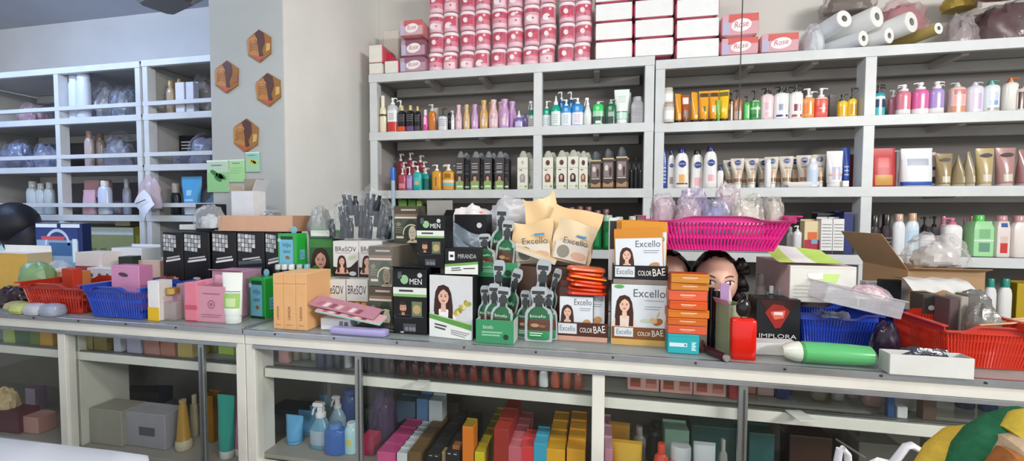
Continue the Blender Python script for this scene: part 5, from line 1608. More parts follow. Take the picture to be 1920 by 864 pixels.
def mir(g, W, H, y):
    g.text('MIRANDA', -W * .1, H * .62, W * .54, H * .17, y, 'b9b9bb')
    g.rect(-W * .38, H * .54, -W * .2, H * .88, y, 'e3e3e3')
    g.rect(-W * .34, H * .66, -W * .24, H * .76, y - .0003, '2a2a2c')
    g.fp([(-W * .49, 0), (W * .49, 0), (W * .49, H * .46), (-W * .49, H * .34)], y - .0002, 'dde0da')
    g.fp([(-W * .49, H * .28), (W * .49, H * .4), (W * .49, H * .5), (-W * .49, H * .38)], y - .0005, '6fa452')
    bars(g, -W * .3, 0, [H * .12, H * .2], H * .04, y - .0006, '55555a', H * .03)
    bars(g, W * .06, W * .4, [H * .2], H * .04, y - .0006, '2f2f32', H * .02)


BX('flat black and white carton lying on the white carton with the woman', 833, 895, 466, 514, '17171a', Y=1.236, z=tw['top_z'] + .004, D=.07, rz=4, art=mir, sides='0f0f12')
BX('black carton with a rounded white badge behind the bluish plastic film', 852, 912, 402, 560, '18171b', Y=1.43, z=TOP, D=.08, art=lambda g, W, H, y: g.oval(W * .28, H * .9, W * .08, W * .08, y, 'c9ced2'))
x, Y, zb, Wd, H = span(818, 902, 420, 468, 1.37)
t = thing('plastic_film', 'bluish grey sheet of plastic film draped over the black cartons', 'plastic film', (x, 1.38, zb))
G().grid(14, 10, lambda u, v: ((u - .5) * Wd + .01 * sin(9 * v), .006 * sin(11 * u + 5 * v) + .03 * v, v * H * (1 - .35 * u) + .012 * sin(6 * u)), 'a5b4c2', 'haze').build('film_sheet', t)
BX('small dark carton holding up the bluish film', 836, 852, 440, 560, '1f1f24', Y=1.40, z=TOP, D=.025)
bag('white and coral shopping bag crumpled on the black carton', 885, 398, 1.595, atY(930, 436, 1.53).z + .002, .19, .12, .11, 'e3dcdc', 74, 'satin', core=('d98a80', 'satin', .8))
BX('plain carton stack end under the crumpled shopping bags', 870, 985, 436, 560, '3a3436', Y=1.53, z=TOP, D=.11)
bag('white translucent shopping bag beside the coral one', 966, 397, 1.57, atY(950, 424, 1.57).z, .22, .12, .12, 'dfdde0', 75, 'haze', core=('cfcdd0', 'satin', .7), peak=.4)

# bags on the middle stack
p = atY(680, 437, 1.42)
t = thing('plastic_bag', 'shiny clear bag of black bottles heaped before the pillar corner of the shelf', 'bag', (p.x, 1.43, zb2 + .001))
g = G()
for k in range(30):
    q, r = k % 10, k // 10
    a = -.108 + .024 * q + .012 * (r % 2)
    hh = .07 + .012 * ((k * 7) % 4) / 3
    if abs(a) < .125 - .03 * r:
        g.at(a, -.03 + .03 * ((k * 5) % 3) / 2, .004 + .042 * r, rx=-4 + 5 * r, ry=(q - 4) * (1.5 + 2.5 * r))
        g.loft([(0, .018, .018), (.004, .022, .022), (hh * .66, .022, .022), (hh * .78, .012, .012), (hh, .014, .014)], ['20252c', '2b323b', '3a424c'][k % 3], 'gloss', 2, 12)
g.build('dark_bottles', t)
G().blob(.29, .15, .205, 'd3d8de', 'wrap', 76, rough=.22, freq=3.2, sub=64, peak=.3).build('bag_film', t)
bag('frosted grey bag between the white pillar face and the comb bag', 601, 408, 1.50, zb2 - .012, .1, .1, .14, 'b4b8b6', 77, 'haze', core=('8f9492', 'satin', .85))
BX('pale flat packs lying under the comb bag, green ended', 582, 624, 432, 443, 'd9dcd8', Y=1.43, z=None, D=.1, sides='5aa84a')
g = G().tube([(0, 0, 0), (-.004, .0, .8), (-.012, 0, 1.62)], .011, 'a9bccc', 'gloss', 12)
t = thing('mop_pole', 'slim grey blue pole with a bright blue end leaning before the shelf', 'pole', (atY(741, 380, 2.19).x, 2.19, 0))
g.build('pole', t)
G().tube([(-.0117, 0, 1.56), (-.0125, 0, 1.63)], .0135, '2a6ad0', 'gloss', 12).build('pole_cap', t)

# booklets, white carton, lavender case
def slab(label, cat, name, P0, P1, depth, th, c, side, edge, tilt=0, art=None):
    v = P1 - P0
    L = v.length
    g = G().box(L, depth, th, c, 'card', L / 2, depth / 2, 0, cols={'f': edge, 'r': edge, 'l': edge}, e=.0006)
    if art:
        art(g, L, depth, th)
    o = g.build(name)
    xa = v.normalized()
    ya = Vector((0, 1, 0))
    ya = (ya - xa * ya.dot(xa)).normalized()
    ya = Matrix.Rotation(radians(tilt), 3, xa) @ ya
    za = xa.cross(ya)
    o.matrix_world = Matrix(((xa.x, ya.x, za.x, P0.x), (xa.y, ya.y, za.y, P0.y), (xa.z, ya.z, za.z, P0.z), (0, 0, 0, 1)))
    return tag(o, label, cat)


def bk(g, L, d, th):
    for q in range(7):
        g.add([(L * (.1 + .1 * q), .004, th + .0004), (L * (.17 + .1 * q), .004, th + .0004), (L * (.19 + .1 * q), d * .5, th + .0004), (L * (.12 + .1 * q), d * .5, th + .0004)], [(0, 1, 2, 3)], ['b06a78', 'e3c9c9', '8a4a58', 'd9b0b0'][q % 4])


slab('aqua edged colour booklet lying askew over the white carton', 'booklet', 'booklet', atY(590, 585, 1.192), atY(712, 611, 1.192), .05, .006, 'cfa3aa', 'cfa3aa', '9fd6c8', 18, bk)
slab('mauve pink booklet lying askew on the aqua edged one', 'booklet', 'booklet', atY(579, 572, 1.20), atY(700, 600, 1.20), .055, .006, 'b57f8e', 'b57f8e', 'c08a98', 20, bk)
slab('dark glossy brochure lying under the booklets beside the olive cartons', 'brochure', 'brochure', atY(668, 612, 1.225), atY(738, 617, 1.225), .04, .004, '3a3c38', '3a3c38', '2c2e2c', 6)
BX('small white carton with a barcode at the counter edge', 601, 657, 597, 615.5, 'dcdde0', Y=1.222, z=TOP, D=.04, art=lambda g, W, H, y: ([g.rect(W * (.14 + .025 * q), H * .25, W * (.152 + .025 * q), H * .8, y, '3a3a3e') for q in range(5)], g.rect(W * .3, H * .3, W * .42, H * .75, y, '6a6a6e')))
x, Y, zb, Wd, H = span(619, 723, 617, 628.5)
t = thing('flat_case', 'flat lavender plastic case at the very edge of the counter', 'case', (x, 1.2, TOP))
G().loft([(0, Wd - .006, .03), (.003, Wd, .034), (H * .5, Wd, .034)], 'a9a2d2', 'satin', 9, 32).build('case_base', t)
G().loft([(H * .52, Wd, .034), (H * .9, Wd, .034), (H, Wd - .006, .03)], 'aea7d8', 'satin', 9, 32).build('case_lid', t)
slab('thin white stick lying beside the lavender case', 'stick', 'stick', atZ(729, 620, 1.004), atZ(756, 624, 1.004), .006, .004, 'd9cfcb', 'd9cfcb', 'd9cfcb')
# ------------------------------------------------------------------ bottle shaped sachets and the sachet cartons
GRN = '1e5f38'


def bottle_sachet(label, xl, xr, yt, yb, Y, rot=0, zb=None, lean=-4, name_t='biosfo'):
    x, Y, zb, Wd, H = span(xl, xr, yt, yb, Y, zb)
    t = thing('bottle_sachet', label, 'sachet', (x, Y, zb), 0, 'green pump bottle shaped sachets')
    t.rotation_euler = (radians(lean), radians(rot), 0)
    prof = [(.0, .92), (.02, 1.0), (.5, 1.0), (.58, .86), (.64, .52), (.7, .46), (.78, .5), (.86, .62), (.93, .62), (.985, .5), (1.0, .3)]
    left = [(-w / 2 * Wd, z * H) for z, w in prof]
    right = [(w / 2 * Wd - (.08 * Wd if .6 < z < .85 else 0), z * H) for z, w in prof]
    out = left[::-1] + right
    out = list(reversed(left)) + right
    n = len(prof)
    g = G()
    d = .005
    fr = [(p[0], -d * (1.0 if .02 * H < p[1] < .55 * H else .35), p[1]) for p in left] + [(p[0], -d * .3, p[1]) for p in right]
    vs = [(p[0], -.0015, p[1]) for p in left] + [(p[0], -.0015, p[1]) for p in right] + [(p[0], .0015, p[1]) for p in left] + [(p[0], .0015, p[1]) for p in right]
    fs = []
    for i in range(n - 1):
        fs += [(i, n + i, n + i + 1, i + 1), (2 * n + i + 1, 3 * n + i + 1, 3 * n + i, 2 * n + i), (i + 1, 2 * n + i + 1, 2 * n + i, i), (n + i, 3 * n + i, 3 * n + i + 1, n + i + 1)]
    fs += [(0, 2 * n, 3 * n, n), (n - 1, 2 * n - 1, 4 * n - 1, 3 * n - 1)]
    g.add(vs, fs, 'a9b0b4', 'satin')
    k = .84
    pil = [(H * .02, Wd * k, .003), (H * .06, Wd * k, .009), (H * .3, Wd * k, .0135), (H * .5, Wd * k * .96, .011), (H * .57, Wd * k * .74, .008), (H * .63, Wd * .34, .0045)]
    g.loft(pil, GRN, 'gloss', 2.2, 20, [(H * .2, H * .4, '5a3524', 75), (H * .02, H * .2, '3a8a5a', 200)])
    y = -.0022
    g.rect(-Wd * .13, H * .62, Wd * .13, H * .84, y, '2a2b2c', 'gloss')
    g.rect(-Wd * .2, H * .7, Wd * .2, H * .8, y - .0004, '333536', 'gloss')
    g.rect(-Wd * .26, H * .86, Wd * .2, H * .92, y, '2f3132', 'gloss')
    g.rect(-Wd * .07, H * .8, Wd * .07, H * .88, y - .0002, '3a3c3d', 'gloss')
    g.text(name_t, -Wd * .3, H * .44, Wd * .56, H * .055, -.0094, 'd9e2d6')
    g.oval(-Wd * .12, H * .3, Wd * .16, H * .035, -.0094, 'b08a68')
    g.oval(Wd * .14, H * .29, Wd * .13, H * .03, -.0094, '8a5a42')
    bars(g, -Wd * .3, Wd * .16, [H * .15, H * .11], H * .018, -.0094, 'cfe0d2')
    g.build('sachet_body', t)
    return t


def gtray(label, xl, xr, yt, yb, Y=None, z=None, D=.08):
    return BX(label, xl, xr, yt, yb, '3d9062', Y=Y, z=z, D=D, sides='c9cfca', open_top=True, name='sachet_carton',
              art=lambda g, W, H, y: (g.text('biosfo', -W * .3, H * .62, W * .26, H * .16, y, 'd6e6da'), bars(g, -W * .34, W * .2, [H * .44, H * .32], H * .07, y, '8fc4a4'), g.ring(W * .3, H * .3, 0, W * .07, y, '1f3f30')))


gtray('green sachet carton at the counter edge, with bottle shaped sachets standing in it', 892, 963, 600, 644, D=.10)
BX('dark carton under the rear green sachet carton', 884, 968, 520, 560, '1f2a26', Y=1.337, z=TOP, D=.075)
zq = [o for o in bpy.data.objects if str(o.get('label', '')).startswith('dark carton under the rear')][0]['top_z']
gtray('rear green sachet carton above, with three more bottle shaped sachets', 884, 970, 492, 520, Y=1.337, z=zq + .001, D=.075)
zr, zf_ = zq + .009, TOP + .008
for xl, xr, yt, yb, Y, r, zb_, w in ((916, 953, 386, 500, 1.394, 3, zr, 'topmost of all, in the rear carton'), (926, 962, 412, 512, 1.373, 5, zr, 'leaning beside the topmost one'), (892, 930, 438, 516, 1.352, -3, zr, 'lowest in the rear carton'),
                                (914, 950, 488, 604, 1.262, 1, zf_, 'tallest of those in the front carton'), (926, 958, 500, 612, 1.315, 14, TOP, 'tilted beside the tall one'),
                                (897, 925, 536, 632, 1.242, -2, zf_, 'first in the front row'), (908, 943, 532, 634, 1.224, 0, zf_, 'second in the front row'), (917, 958, 538, 636, 1.207, 4, zf_, 'frontmost, with its name clear'),
                                (988, 1032, 487, 600, 1.300, 4, zf_, 'highest in the second cluster'), (1005, 1030, 500, 590, 1.324, 14, zf_, 'dark one tilting beside the brown sachets'),
                                (968, 998, 545, 630, 1.268, 1, TOP, 'half hidden before the brown sachet carton'), (1016, 1046, 545, 628, 1.266, -2, TOP, 'rear one of the second cluster'), (984, 1036, 538, 622, 1.243, 0, TOP, 'front one of the second cluster')):
    bottle_sachet('green pump bottle shaped sachet with a silver rim, ' + w, xl, xr, yt, yb, Y, r, zb_)


def excello(g, W, H, y, low='6b3f22', strip='c9a266', face=True, small=False):
    g.rect(-W * .49, H * .3, W * .49, H * .99, y + .0004, 'd6dbe0')
    g.text('Excello', -W * .1, H * .8, W * .56, H * .13, y, '4f5560')
    bars(g, W * .1, W * .44, [H * .74, H * .64, H * .6], H * .01, y, '8a92a0')
    woman(g, -W * .26, H * .66, H * .205, y - .0002, '43261d', 'e3bba4', 'e2cdc0', long=1.1)
    g.oval(W * .34, H * .4, W * .09, H * .055, y - .0004, 'a9682e', rot=25)
    g.oval(W * .26, H * .42, W * .07, H * .045, y - .0006, 'd9b88a', rot=-20)
    g.oval(W * .12, H * .41, W * .1, H * .03, y - .0004, 'c2cbb2')
    g.oval(W * .34, H * .52, W * .02, H * .06, y - .0004, 'cdbf86', rot=-20)
    g.fp([(-W * .49, H * .1), (W * .49, H * .1), (W * .49, H * .3), (-W * .49, H * .3)], y - .002, low)
    g.rect(-W * .44, H * .14, -W * .1, H * .29, y - .0023, 'd2d6da')
    g.text('Excello', -W * .4, H * .175, W * .27, H * .085, y - .0026, '6a707a')
    g.text('COLOR', -W * .02, H * .165, W * .23, H * .065, y - .0024, 'eae4dc')
    g.text('BAE', W * .24, H * .16, W * .2, H * .1, y - .0024, 'eae4dc', 6)
    g.rect(-W * .49, 0, W * .49, H * .1, y - .002, strip)
    g.oval(-W * .36, H * .965, W * .09, H * .03, y - .0008, '5aa04a')


def exsachet(label, xl, xr, yt, yb, Y, c, back, rz=0, lean=-5):
    """flat sachet with a printed woman leaning in its carton."""
    x, Y, zb, Wd, H = span(xl, xr, yt, yb, Y)
    t = thing('dye_sachet', label, 'sachet', (x, Y, zb), 0, 'printed hair dye sachets')
    t.rotation_euler = (radians(lean), radians(rz), 0)
    g = G()
    g.loft([(0, Wd * .97, .002), (H * .04, Wd, .004), (H * .4, Wd, .007), (H * .8, Wd, .005), (H * .96, Wd, .002), (H, Wd * .98, .001)], c, 'satin', 9, 28)
    y = -.0042
    g.rect(-Wd * .48, H * .02, Wd * .48, H * .8, y, 'd3d8dd')
    g.text('Excello', -Wd * .06, H * .62, Wd * .5, H * .13, y - .0003, '4f5560')
    woman(g, -Wd * .25, H * .46, H * .2, y - .0004, '43261e', 'd9b09c', 'd6c2b6', long=1.1)
    g.oval(Wd * .3, H * .24, Wd * .12, H * .07, y - .0004, 'b88a5a', rot=20)
    bars(g, Wd * .1, Wd * .42, [H * .54, H * .5], H * .015, y - .0004, '8a92a0')
    g.build('sachet_body', t)
    return t


def extray(label, xl, xr, yt, yb, low, strip, Y=None, z=None, D=.07):
    def art(g, W, H, y):
        g.rect(-W * .49, H * .26, W * .49, H, y + .0002, low)
        g.rect(-W * .46, H * .38, -W * .1, H * .94, y, 'd2d6da')
        g.text('Excello', -W * .43, H * .52, W * .3, H * .3, y - .0003, '6a707a')
        g.text('COLOR', -W * .04, H * .48, W * .24, H * .26, y - .0003, 'eae4dc')
        g.text('BAE', W * .23, H * .46, W * .22, H * .38, y - .0003, 'eae4dc', 6)
        g.rect(-W * .49, 0, W * .49, H * .26, y, strip)
    return BX(label, xl, xr, yt, yb, low, Y=Y, z=z, D=D, art=art, sides=low, open_top=True, name='sachet_carton')


extray('brown sachet carton behind the green bottle shaped sachets', 966, 1040, 596, 633, '5f3424', 'c99a86', Y=1.283, z=TOP)
t = extray('brown sachet carton in the middle, holding brown topped sachets', 1043, 1140, 605, 640, '4a281f', 'c99a86', Y=1.272, z=TOP, D=.075)
exsachet('brown topped hair dye sachet at the front of the middle carton', 1048, 1113, 540, 624, 1.283, '42231d', '')
exsachet('brown topped hair dye sachet just behind the front one', 1066, 1135, 528, 621, 1.296, '4a2620', '')
exsachet('plain maroon backed sachet standing at the back of the middle carton', 1050, 1112, 526, 617, 1.312, '5a2a22', '')
BX('brown carton back wall behind the middle sachets, with pink slots', 1037, 1141, 520, 600, '5a3226', Y=1.338, z=TOP, D=.012, sides='4a281f', art=lambda g, W, H, y: [g.rect(W * q, H * .93, W * (q + .05), H * .96, y, 'c98a84') for q in (-.45, -.2, 0, .2, .36)])
t3 = BX('white hair dye carton with a long haired woman and almonds, under the black sachet carton', 1146, 1251, 534, 648, 'd6dbe0', Y=1.266, z=TOP, D=.075, art=lambda g, W, H, y: excello(g, W, H, y, '7a4a22', 'c9a05a'), sides='6a4020', top='7a5030')
t4 = extray('black sachet carton on top of the white carton, holding orange topped sachets', 1149, 1253, 498, 533, '17161a', '8a8078', Y=1.268, z=t3['top_z'] + .001, D=.07)
exsachet('orange topped hair dye sachet at the front of the black carton', 1154, 1246, 428, 521, 1.277, 'c27d1e', '', -2)
exsachet('orange topped hair dye sachet second in the black carton', 1162, 1249, 414, 512, 1.289, 'c9861f', '', 2)
exsachet('orange topped hair dye sachet at the back of the black carton', 1156, 1236, 412, 518, 1.301, 'b8761a', '', 0)
BX('grey framed white card behind the orange topped sachets', 1141, 1160, 408, 533, 'd5d4d2', Y=1.33, z=t3['top_z'] + .001, D=.006, art=lambda g, W, H, y: g.rect(-W * .4, H * .5, W * .4, H * .95, y, '3a3436'))

# tan sachets heaped behind, orange sachets lying on the middle carton
ztan = atY(1030, 500, 1.40).z
BX('plain brown carton under the heap of tan sachets', 965, 1062, 500, 560, '5a4438', Y=1.375, z=TOP, D=.13)
for i, (xl, xr, yt, yb, Y, rz, c, ln) in enumerate(((964, 1040, 418, 496, 1.39, -4, 'd9b98a', -6), (1010, 1104, 402, 498, 1.405, 16, 'dcb988', -8), (998, 1060, 380, 470, 1.43, -14, 'e0bd8a', -10), (1030, 1104, 424, 500, 1.385, 12, 'd9c3a0', -5), (985, 1075, 408, 496, 1.42, 4, 'e2c294', -9))):
    x, Y, zb, Wd, H = span(xl, xr, yt, yb, Y)
    t = thing('tan_sachet', ['tan sachet at the front of the heap, nearest the green sachets', 'tan sachet leaning towards the green bottles', 'tan sachet sticking up highest with torn corners', 'white and tan printed sachet over the orange ones', 'tan sachet in the middle of the heap'][i], 'sachet', (x, Y, max(zb, ztan - .004) + .5 * Wd * abs(sin(radians(rz)))), 0, 'heap of tan sachets')
    t.rotation_euler = (radians(ln), radians(rz), 0)
    H2 = H
    g = G()
    g.grid(10, 10, lambda u, v: ((u - .5) * Wd + .004 * sin(9 * v), -.006 * sin(pi * v) * sin(pi * u) + .004 * sin(7 * u + 6 * v + i), v * H2 + (([.004, .008, .03, .008, .01][i] * abs(2 * u - 1) ** 3 - .006 * sin(5 * u + i)) * v ** 3)), c, 'satin')
    g.grid(10, 10, lambda u, v: ((u - .5) * Wd + .004 * sin(9 * v), .006 * sin(pi * v) * sin(pi * u) + .004 * sin(7 * u + 6 * v + i) + .001, v * H2 + (([.004, .008, .03, .008, .01][i] * abs(2 * u - 1) ** 3 - .006 * sin(5 * u + i)) * v ** 3)), c, 'satin')
    if i in (0, 3, 1):
        y = -.0115
        g.fp([(-Wd * .42, H * .06), (Wd * .42, H * .06), (Wd * .42, H * .46), (-Wd * .42, H * .5)], y, 'cfc8bc')
        g.text('Excello', -Wd * .25, H * .46, Wd * .62, H * .15, y - .0004, '5a5f66')
        g.rect(Wd * .05, H * .66, Wd * .3, H * .71, y, '4a8ac0')
        g.oval(-Wd * .2, H * .25, Wd * .16, H * .16, y - .0004, '8a8478')
        g.oval(Wd * .2, H * .2, Wd * .2, H * .1, y - .0004, 'c9a58a')
    g.build('sachet_body', t)
slab('pale brush wrapped in tan plastic lying before the tan sachets', 'wrapped brush', 'wrapped_brush', atY(966, 470, 1.345), atY(1040, 497, 1.345), .03, .012, 'd8b98a', 'd8b98a', 'e2d9cc', 10)
zor = atY(1090, 516, 1.29).z
for i in range(7):
    x, Y, zb, Wd, H = span(1062 + (i % 3) * 3, 1138 - (i * 5) % 9, 480, 500, 1.285 + .004 * (i % 2))
    t = thing('orange_sachet', 'glossy orange sachet lying in the loose pile, ' + ['bottom', 'second up', 'third up', 'fourth up', 'fifth up', 'sixth up', 'topmost'][i], 'sachet', (x, Y + .03, 1.1365 + .0118 * i), [3, -8, 6, -3, 9, -6, 2][i], 'pile of orange sachets')
    g = G()
    g.at(0, 0, 0, ry=[1, 3, 5, 6, 7, 5, 4][i])
    g.loft([(0, Wd, .07), (.003, Wd * 1.02, .075), (.008, Wd * .98, .07), (.0108, Wd * .8, .05)], ['c8330f', 'd43c10', 'cf3a12', 'e04a14', 'd94414', 'e0521a', 'd9541e'][i], 'gloss', 5, 28)
    g.build('sachet_body', t)
    if i == 4:
        G().at(0, 0, 0, ry=7).box(Wd * .96, .003, .004, 'f2a23c', 'gloss', 0, -.037, .003).build('seal_edge', t)
BX('brown carton under the orange sachets', 1063, 1120, 523, 560, '5a3226', Y=1.352, z=TOP, D=.02)

# ------------------------------------------------------------------ mannequin heads
def face_pt(x, z, s):
    """front surface of a head of height s; returns y."""
    jaw = 1 - .3 * max(0, -z / (s * .5)) ** 1.6
    ux = x / (.345 * s * jaw)
    uz = z / (.5 * s)
    q = max(0, 1 - ux * ux - uz * uz)
    return head_def(x, -sqrt(q) * .42 * s, z, s)[1]


def head_def(x, y, z, s):
    if y < 0:
        fx = x / s
        fz = z / s
        y -= s * .10 * math.exp(-(fx / .05) ** 2) * (math.exp(-((fz + .10) / .07) ** 2) + .45 * math.exp(-((fz - .02) / .09) ** 2))
        for q in (-.15, .15):
            y += s * .035 * math.exp(-((fx - q) / .085) ** 2 - ((fz - .02) / .055) ** 2)
        y -= s * .03 * math.exp(-(fx / .09) ** 2 - ((fz + .265) / .05) ** 2)
        y -= s * .025 * math.exp(-(fx / .1) ** 2 - ((fz + .42) / .07) ** 2)
    return x, y, z


def head_mesh(g, s, skin):
    nu, nv = 64, 44
    vs, fs = [], []
    for j in range(nv + 1):
        ph = pi * j / nv
        for i in range(nu):
            t = 2 * pi * i / nu
            z = -cos(ph) * .5 * s
            jaw = 1 - .3 * max(0, -z / (s * .5)) ** 1.6
            x = sin(ph) * cos(t) * .345 * s * jaw
            y = sin(ph) * sin(t) * .42 * s
            if y > 0 and z < 0:
                y *= 1 - .3 * (-z / (.5 * s))
            vs.append(head_def(x, y, z, s))
    for j in range(nv):
        for i in range(nu):
            k = (i + 1) % nu
            fs.append((j * nu + i, j * nu + k, (j + 1) * nu + k, (j + 1) * nu + i))
    g.add(vs, fs, skin, 'skin')
    n = g.T
    g.loft([(-.858 * s, .66 * s, .5 * s, 0, .04 * s), (-.80 * s, .62 * s, .48 * s, 0, .04 * s), (-.66 * s, .42 * s, .4 * s, 0, .05 * s), (-.45 * s, .38 * s, .38 * s, 0, .04 * s), (-.25 * s, .36 * s, .36 * s, 0, .06 * s)], skin, 'skin', 2, 28)


def patch(g, s, pts, col, lift, m='gloss'):
    vs = [(x * s, face_pt(x * s, z * s, s) - lift, z * s) for x, z in pts]
    g.add(vs, [tuple(range(len(vs)))], col, m)


def ell(cx, cz, rx, rz, n=14, rot=0):
    c_, s_ = cos(radians(rot)), sin(radians(rot))
    return [(cx + rx * cos(2 * pi * k / n) * c_ - rz * sin(2 * pi * k / n) * s_, cz + rx * cos(2 * pi * k / n) * s_ + rz * sin(2 * pi * k / n) * c_) for k in range(n)]


def face_features(t, s, asleep=False, ang=0):
    for q in (-1, 1):
        g = G()
        if not asleep:
            patch(g, s, ell(q * .15, .02, .075, .036), 'e6e0da', .0012)
            patch(g, s, ell(q * .15, .018, .036, .036), '4a2c20', .0018)
            patch(g, s, ell(q * .15, .018, .017, .017), '140e0e', .0022)
        patch(g, s, [(q * .15 + (.085 * (k - 4) / 4), .02 + .036 * sqrt(max(0, 1 - ((k - 4) / 4) ** 2)) + .008) for k in range(9)] + [(q * .15 + (.078 * (4 - k) / 4), .02 + .030 * sqrt(max(0, 1 - ((4 - k) / 4) ** 2))) for k in range(9)], '2a1a18', .0024)
        g.build('eye', t)
        g = G()
        P = [(q * (.075 + .14 * k / 6), .105 + .026 * sin(pi * k / 6 * .85) + .011) for k in range(7)] + [(q * (.215 - .14 * k / 6), .105 + .022 * sin(pi * (6 - k) / 6 * .85) - .008) for k in range(7)]
        patch(g, s, P if q < 0 else P[::-1], '5a3a30', .0012)
        g.build('eyebrow', t)
    g = G()
    patch(g, s, ell(0, -.25, .085, .02), 'a84a4e', .0012)
    patch(g, s, ell(0, -.28, .07, .022), 'b85a5c', .001)
    g.build('lips', t)


def hair_cap(g, s, col, hairline=.3, ex=1.0, rg=1.0):
    nu, nv = 56, 36
    vs, keep = [], []
    for j in range(nv + 1):
        ph = pi * j / nv
        for i in range(nu):
            t = 2 * pi * i / nu
            d = Vector((sin(ph) * cos(t), sin(ph) * sin(t), -cos(ph)))
            k = 1.06 + rg * (.05 * noise.noise(d * 6) + .02 * noise.noise(d * 22))
            vs.append((d.x * .345 * s * k * 1.08 * ex, d.y * .42 * s * k * 1.05, d.z * .5 * s * k))
            front = d.y < -.28 and d.z < hairline * 2 - .55 * abs(d.x) ** 2
            keep.append(not front)
    fs = []
    for j in range(nv):
        for i in range(nu):
            k = (i + 1) % nu
            q = (j * nu + i, j * nu + k, (j + 1) * nu + k, (j + 1) * nu + i)
            if all(keep[a] for a in q):
                fs.append(q)
    g.add(vs, fs, col, 'hair')


def mannequin(label, px, py, Y, s, rz, hair, asleep=False, curls=True):
    p = atY(px, py, Y)
    zc = TOP + .858 * s
    t = thing('mannequin_head', label, 'mannequin head', (p.x, Y + .1, zc), rz)
    g = G()
    head_mesh(g, s, 'dcae98')
    g.build('head', t)
    face_features(t, s, asleep)
    g = G()
    hair_cap(g, s, hair, .40, 1.0)
    if curls:
        for k in range(9):
            a = k / 8
            g.at((.36 + .06 * sin(k * 2.1)) * s, (-.12 + .07 * (k % 3)) * s, (.22 - .75 * a) * s)
            g.blob(.2 * s, .26 * s, .2 * s, hair, 'hair', k, freq=5, rough=.3, sub=18)
    g.build('hair', t)
    return t


mh = mannequin('mannequin head with open eyes and dark curly hair under the pink basket', 1358, 540, 1.385, .19, -4, '191212')
mannequin('mannequin head with closed eyes, mostly hidden behind the orange cartons', 1262, 530, 1.45, .185, 6, '171011', True, False)

# ------------------------------------------------------------------ small cartons, tubes, perfume
x, Y, zb, Wd, H = span(1252, 1311, 628, 663.5)


t = BX('turquoise carton at the bottom of the stack of orange cartons', 1252, 1311, 627, 663, '2ba6ae', Y=1.213, z=TOP, D=.05, sides='1f8f98',
       art=lambda g, W, H, y: (g.rect(-W * .45, H * .36, W * .12, H * .56, y, 'cfe6e8'), g.oval(W * .06, H * .46, W * .03, H * .06, y - .0003, '2a7a90'), [g.rect(W * .26, H * (.2 + .09 * q), W * (.4 - .03 * (q % 2)), H * (.26 + .09 * q), y, 'cfeef0') for q in range(5)]))
zc = t['top_z']
for i, (xl, xr, yb, yt, c) in enumerate(((1252, 1325, 627, 612, 'd9481c'), (1253, 1327, 611, 597, 'c9641e'), (1252, 1330, 597, 581, 'cf7424'), (1256, 1327, 581, 565, 'd4551c'), (1254, 1326, 565, 546, 'dc4a1a'), (1257, 1329, 546, 531, 'c97a2a'), (1259, 1331, 531, 514, 'c98530'))):
    t = BX('orange dye carton in the stack on the turquoise carton, ' + ['bottom one', 'second up', 'third up', 'fourth up', 'fifth up', 'sixth up', 'topmost'][i], xl, xr, yt, yb, c, Y=1.215 + .002 * (i % 3), z=zc + .0006, D=.05, rz=[1, -2, 2, -1, 0, 2, -2][i], sides='b0481a', art=lambda g, W, H, y: (bars(g, -W * .2, W * .2, [H * .52], H * .14, y, 'e9c09a'), bars(g, -W * .16, W * .12, [H * .36], H * .06, y, 'e0a878')), group='stack of orange dye cartons', wr='f0c0a0' if i in (0, 4) else None)
    zc = t['top_z'] + (.0012 if i in (0, 4) else 0)
for i, (xc, yt, Y) in enumerate(((1336, 540, 1.285), (1346, 546, 1.268))):
    p = atY(xc, yt, Y)
    t = thing('mascara_tube', ['black cosmetic tube standing right beside the orange cartons', 'black cosmetic tube standing beside the sage green carton'][i], 'cosmetic tube', (p.x, Y + .01, TOP), 0, 'black cosmetic tubes')
    Hh = p.z - TOP
    G().cyl(0, Hh * .5, .0095, '1a1517').build('tube_body', t)
    G().cyl(Hh * .5, Hh, .0088, '221c1e').build('cap', t)
p0, p1 = atZ(1325, 655, 1.012), atZ(1364, 672, 1.010)
t = thing('mascara_tube', 'dark maroon cosmetic tube lying with its silver end towards the counter edge', 'cosmetic tube', p0, 0, 'black cosmetic tubes')
v = p1 - p0
G().tube([(0, 0, 0), tuple(v * .9)], .0105, '3a161a').build('tube_body', t)
G().tube([tuple(v * .9), tuple(v)], [.0095, .009], 'c9c6c4', 'metal').build('end_cap', t)
p0 = atZ(1316, 655, 1.009)
t = thing('mascara_tube', 'plum brown cosmetic tube lying beside the turquoise carton', 'cosmetic tube', p0, 0, 'black cosmetic tubes')
G().tube([(0, 0, .0), (.012, .05, .0)], .0085, '5a2624').build('tube_body', t)
G().tube([(.012, .05, 0), (.017, .07, 0)], .0075, '2a1618').build('cap', t)
BX('sage green carton standing turned on its corner behind the red perfume, its top open', 1351, 1399, 572, 662, 'a9b294', Y=1.245, z=TOP, D=.05, rz=34, sides='7f8a6c', open_top=True, flap=[('back', 'd9b9c4', .035), ('left', 'cfa3b4', .02)])
zs = span(1351, 1399, 572, 662, 1.245, TOP)
BX('lavender card strip sticking up from the sage green carton', 1350, 1367, 531, 600, 'a98ab4', Y=1.262, z=TOP + .01, D=.003, sides='a98ab4')
x, Y, zb, Wd, H = span(1373, 1419, 598, 675)
t = thing('perfume_bottle', 'bright red perfume bottle with a black oval cap at the counter edge', 'perfume bottle', (x, Y + .014, TOP))
G().loft([(0, Wd * .97, .026), (.003, Wd, .03), (H * .93, Wd, .03), (H * .97, Wd * .96, .026), (H, Wd * .8, .02)], 'd61a0c', 'gloss', 10, 32).build('bottle_body', t)
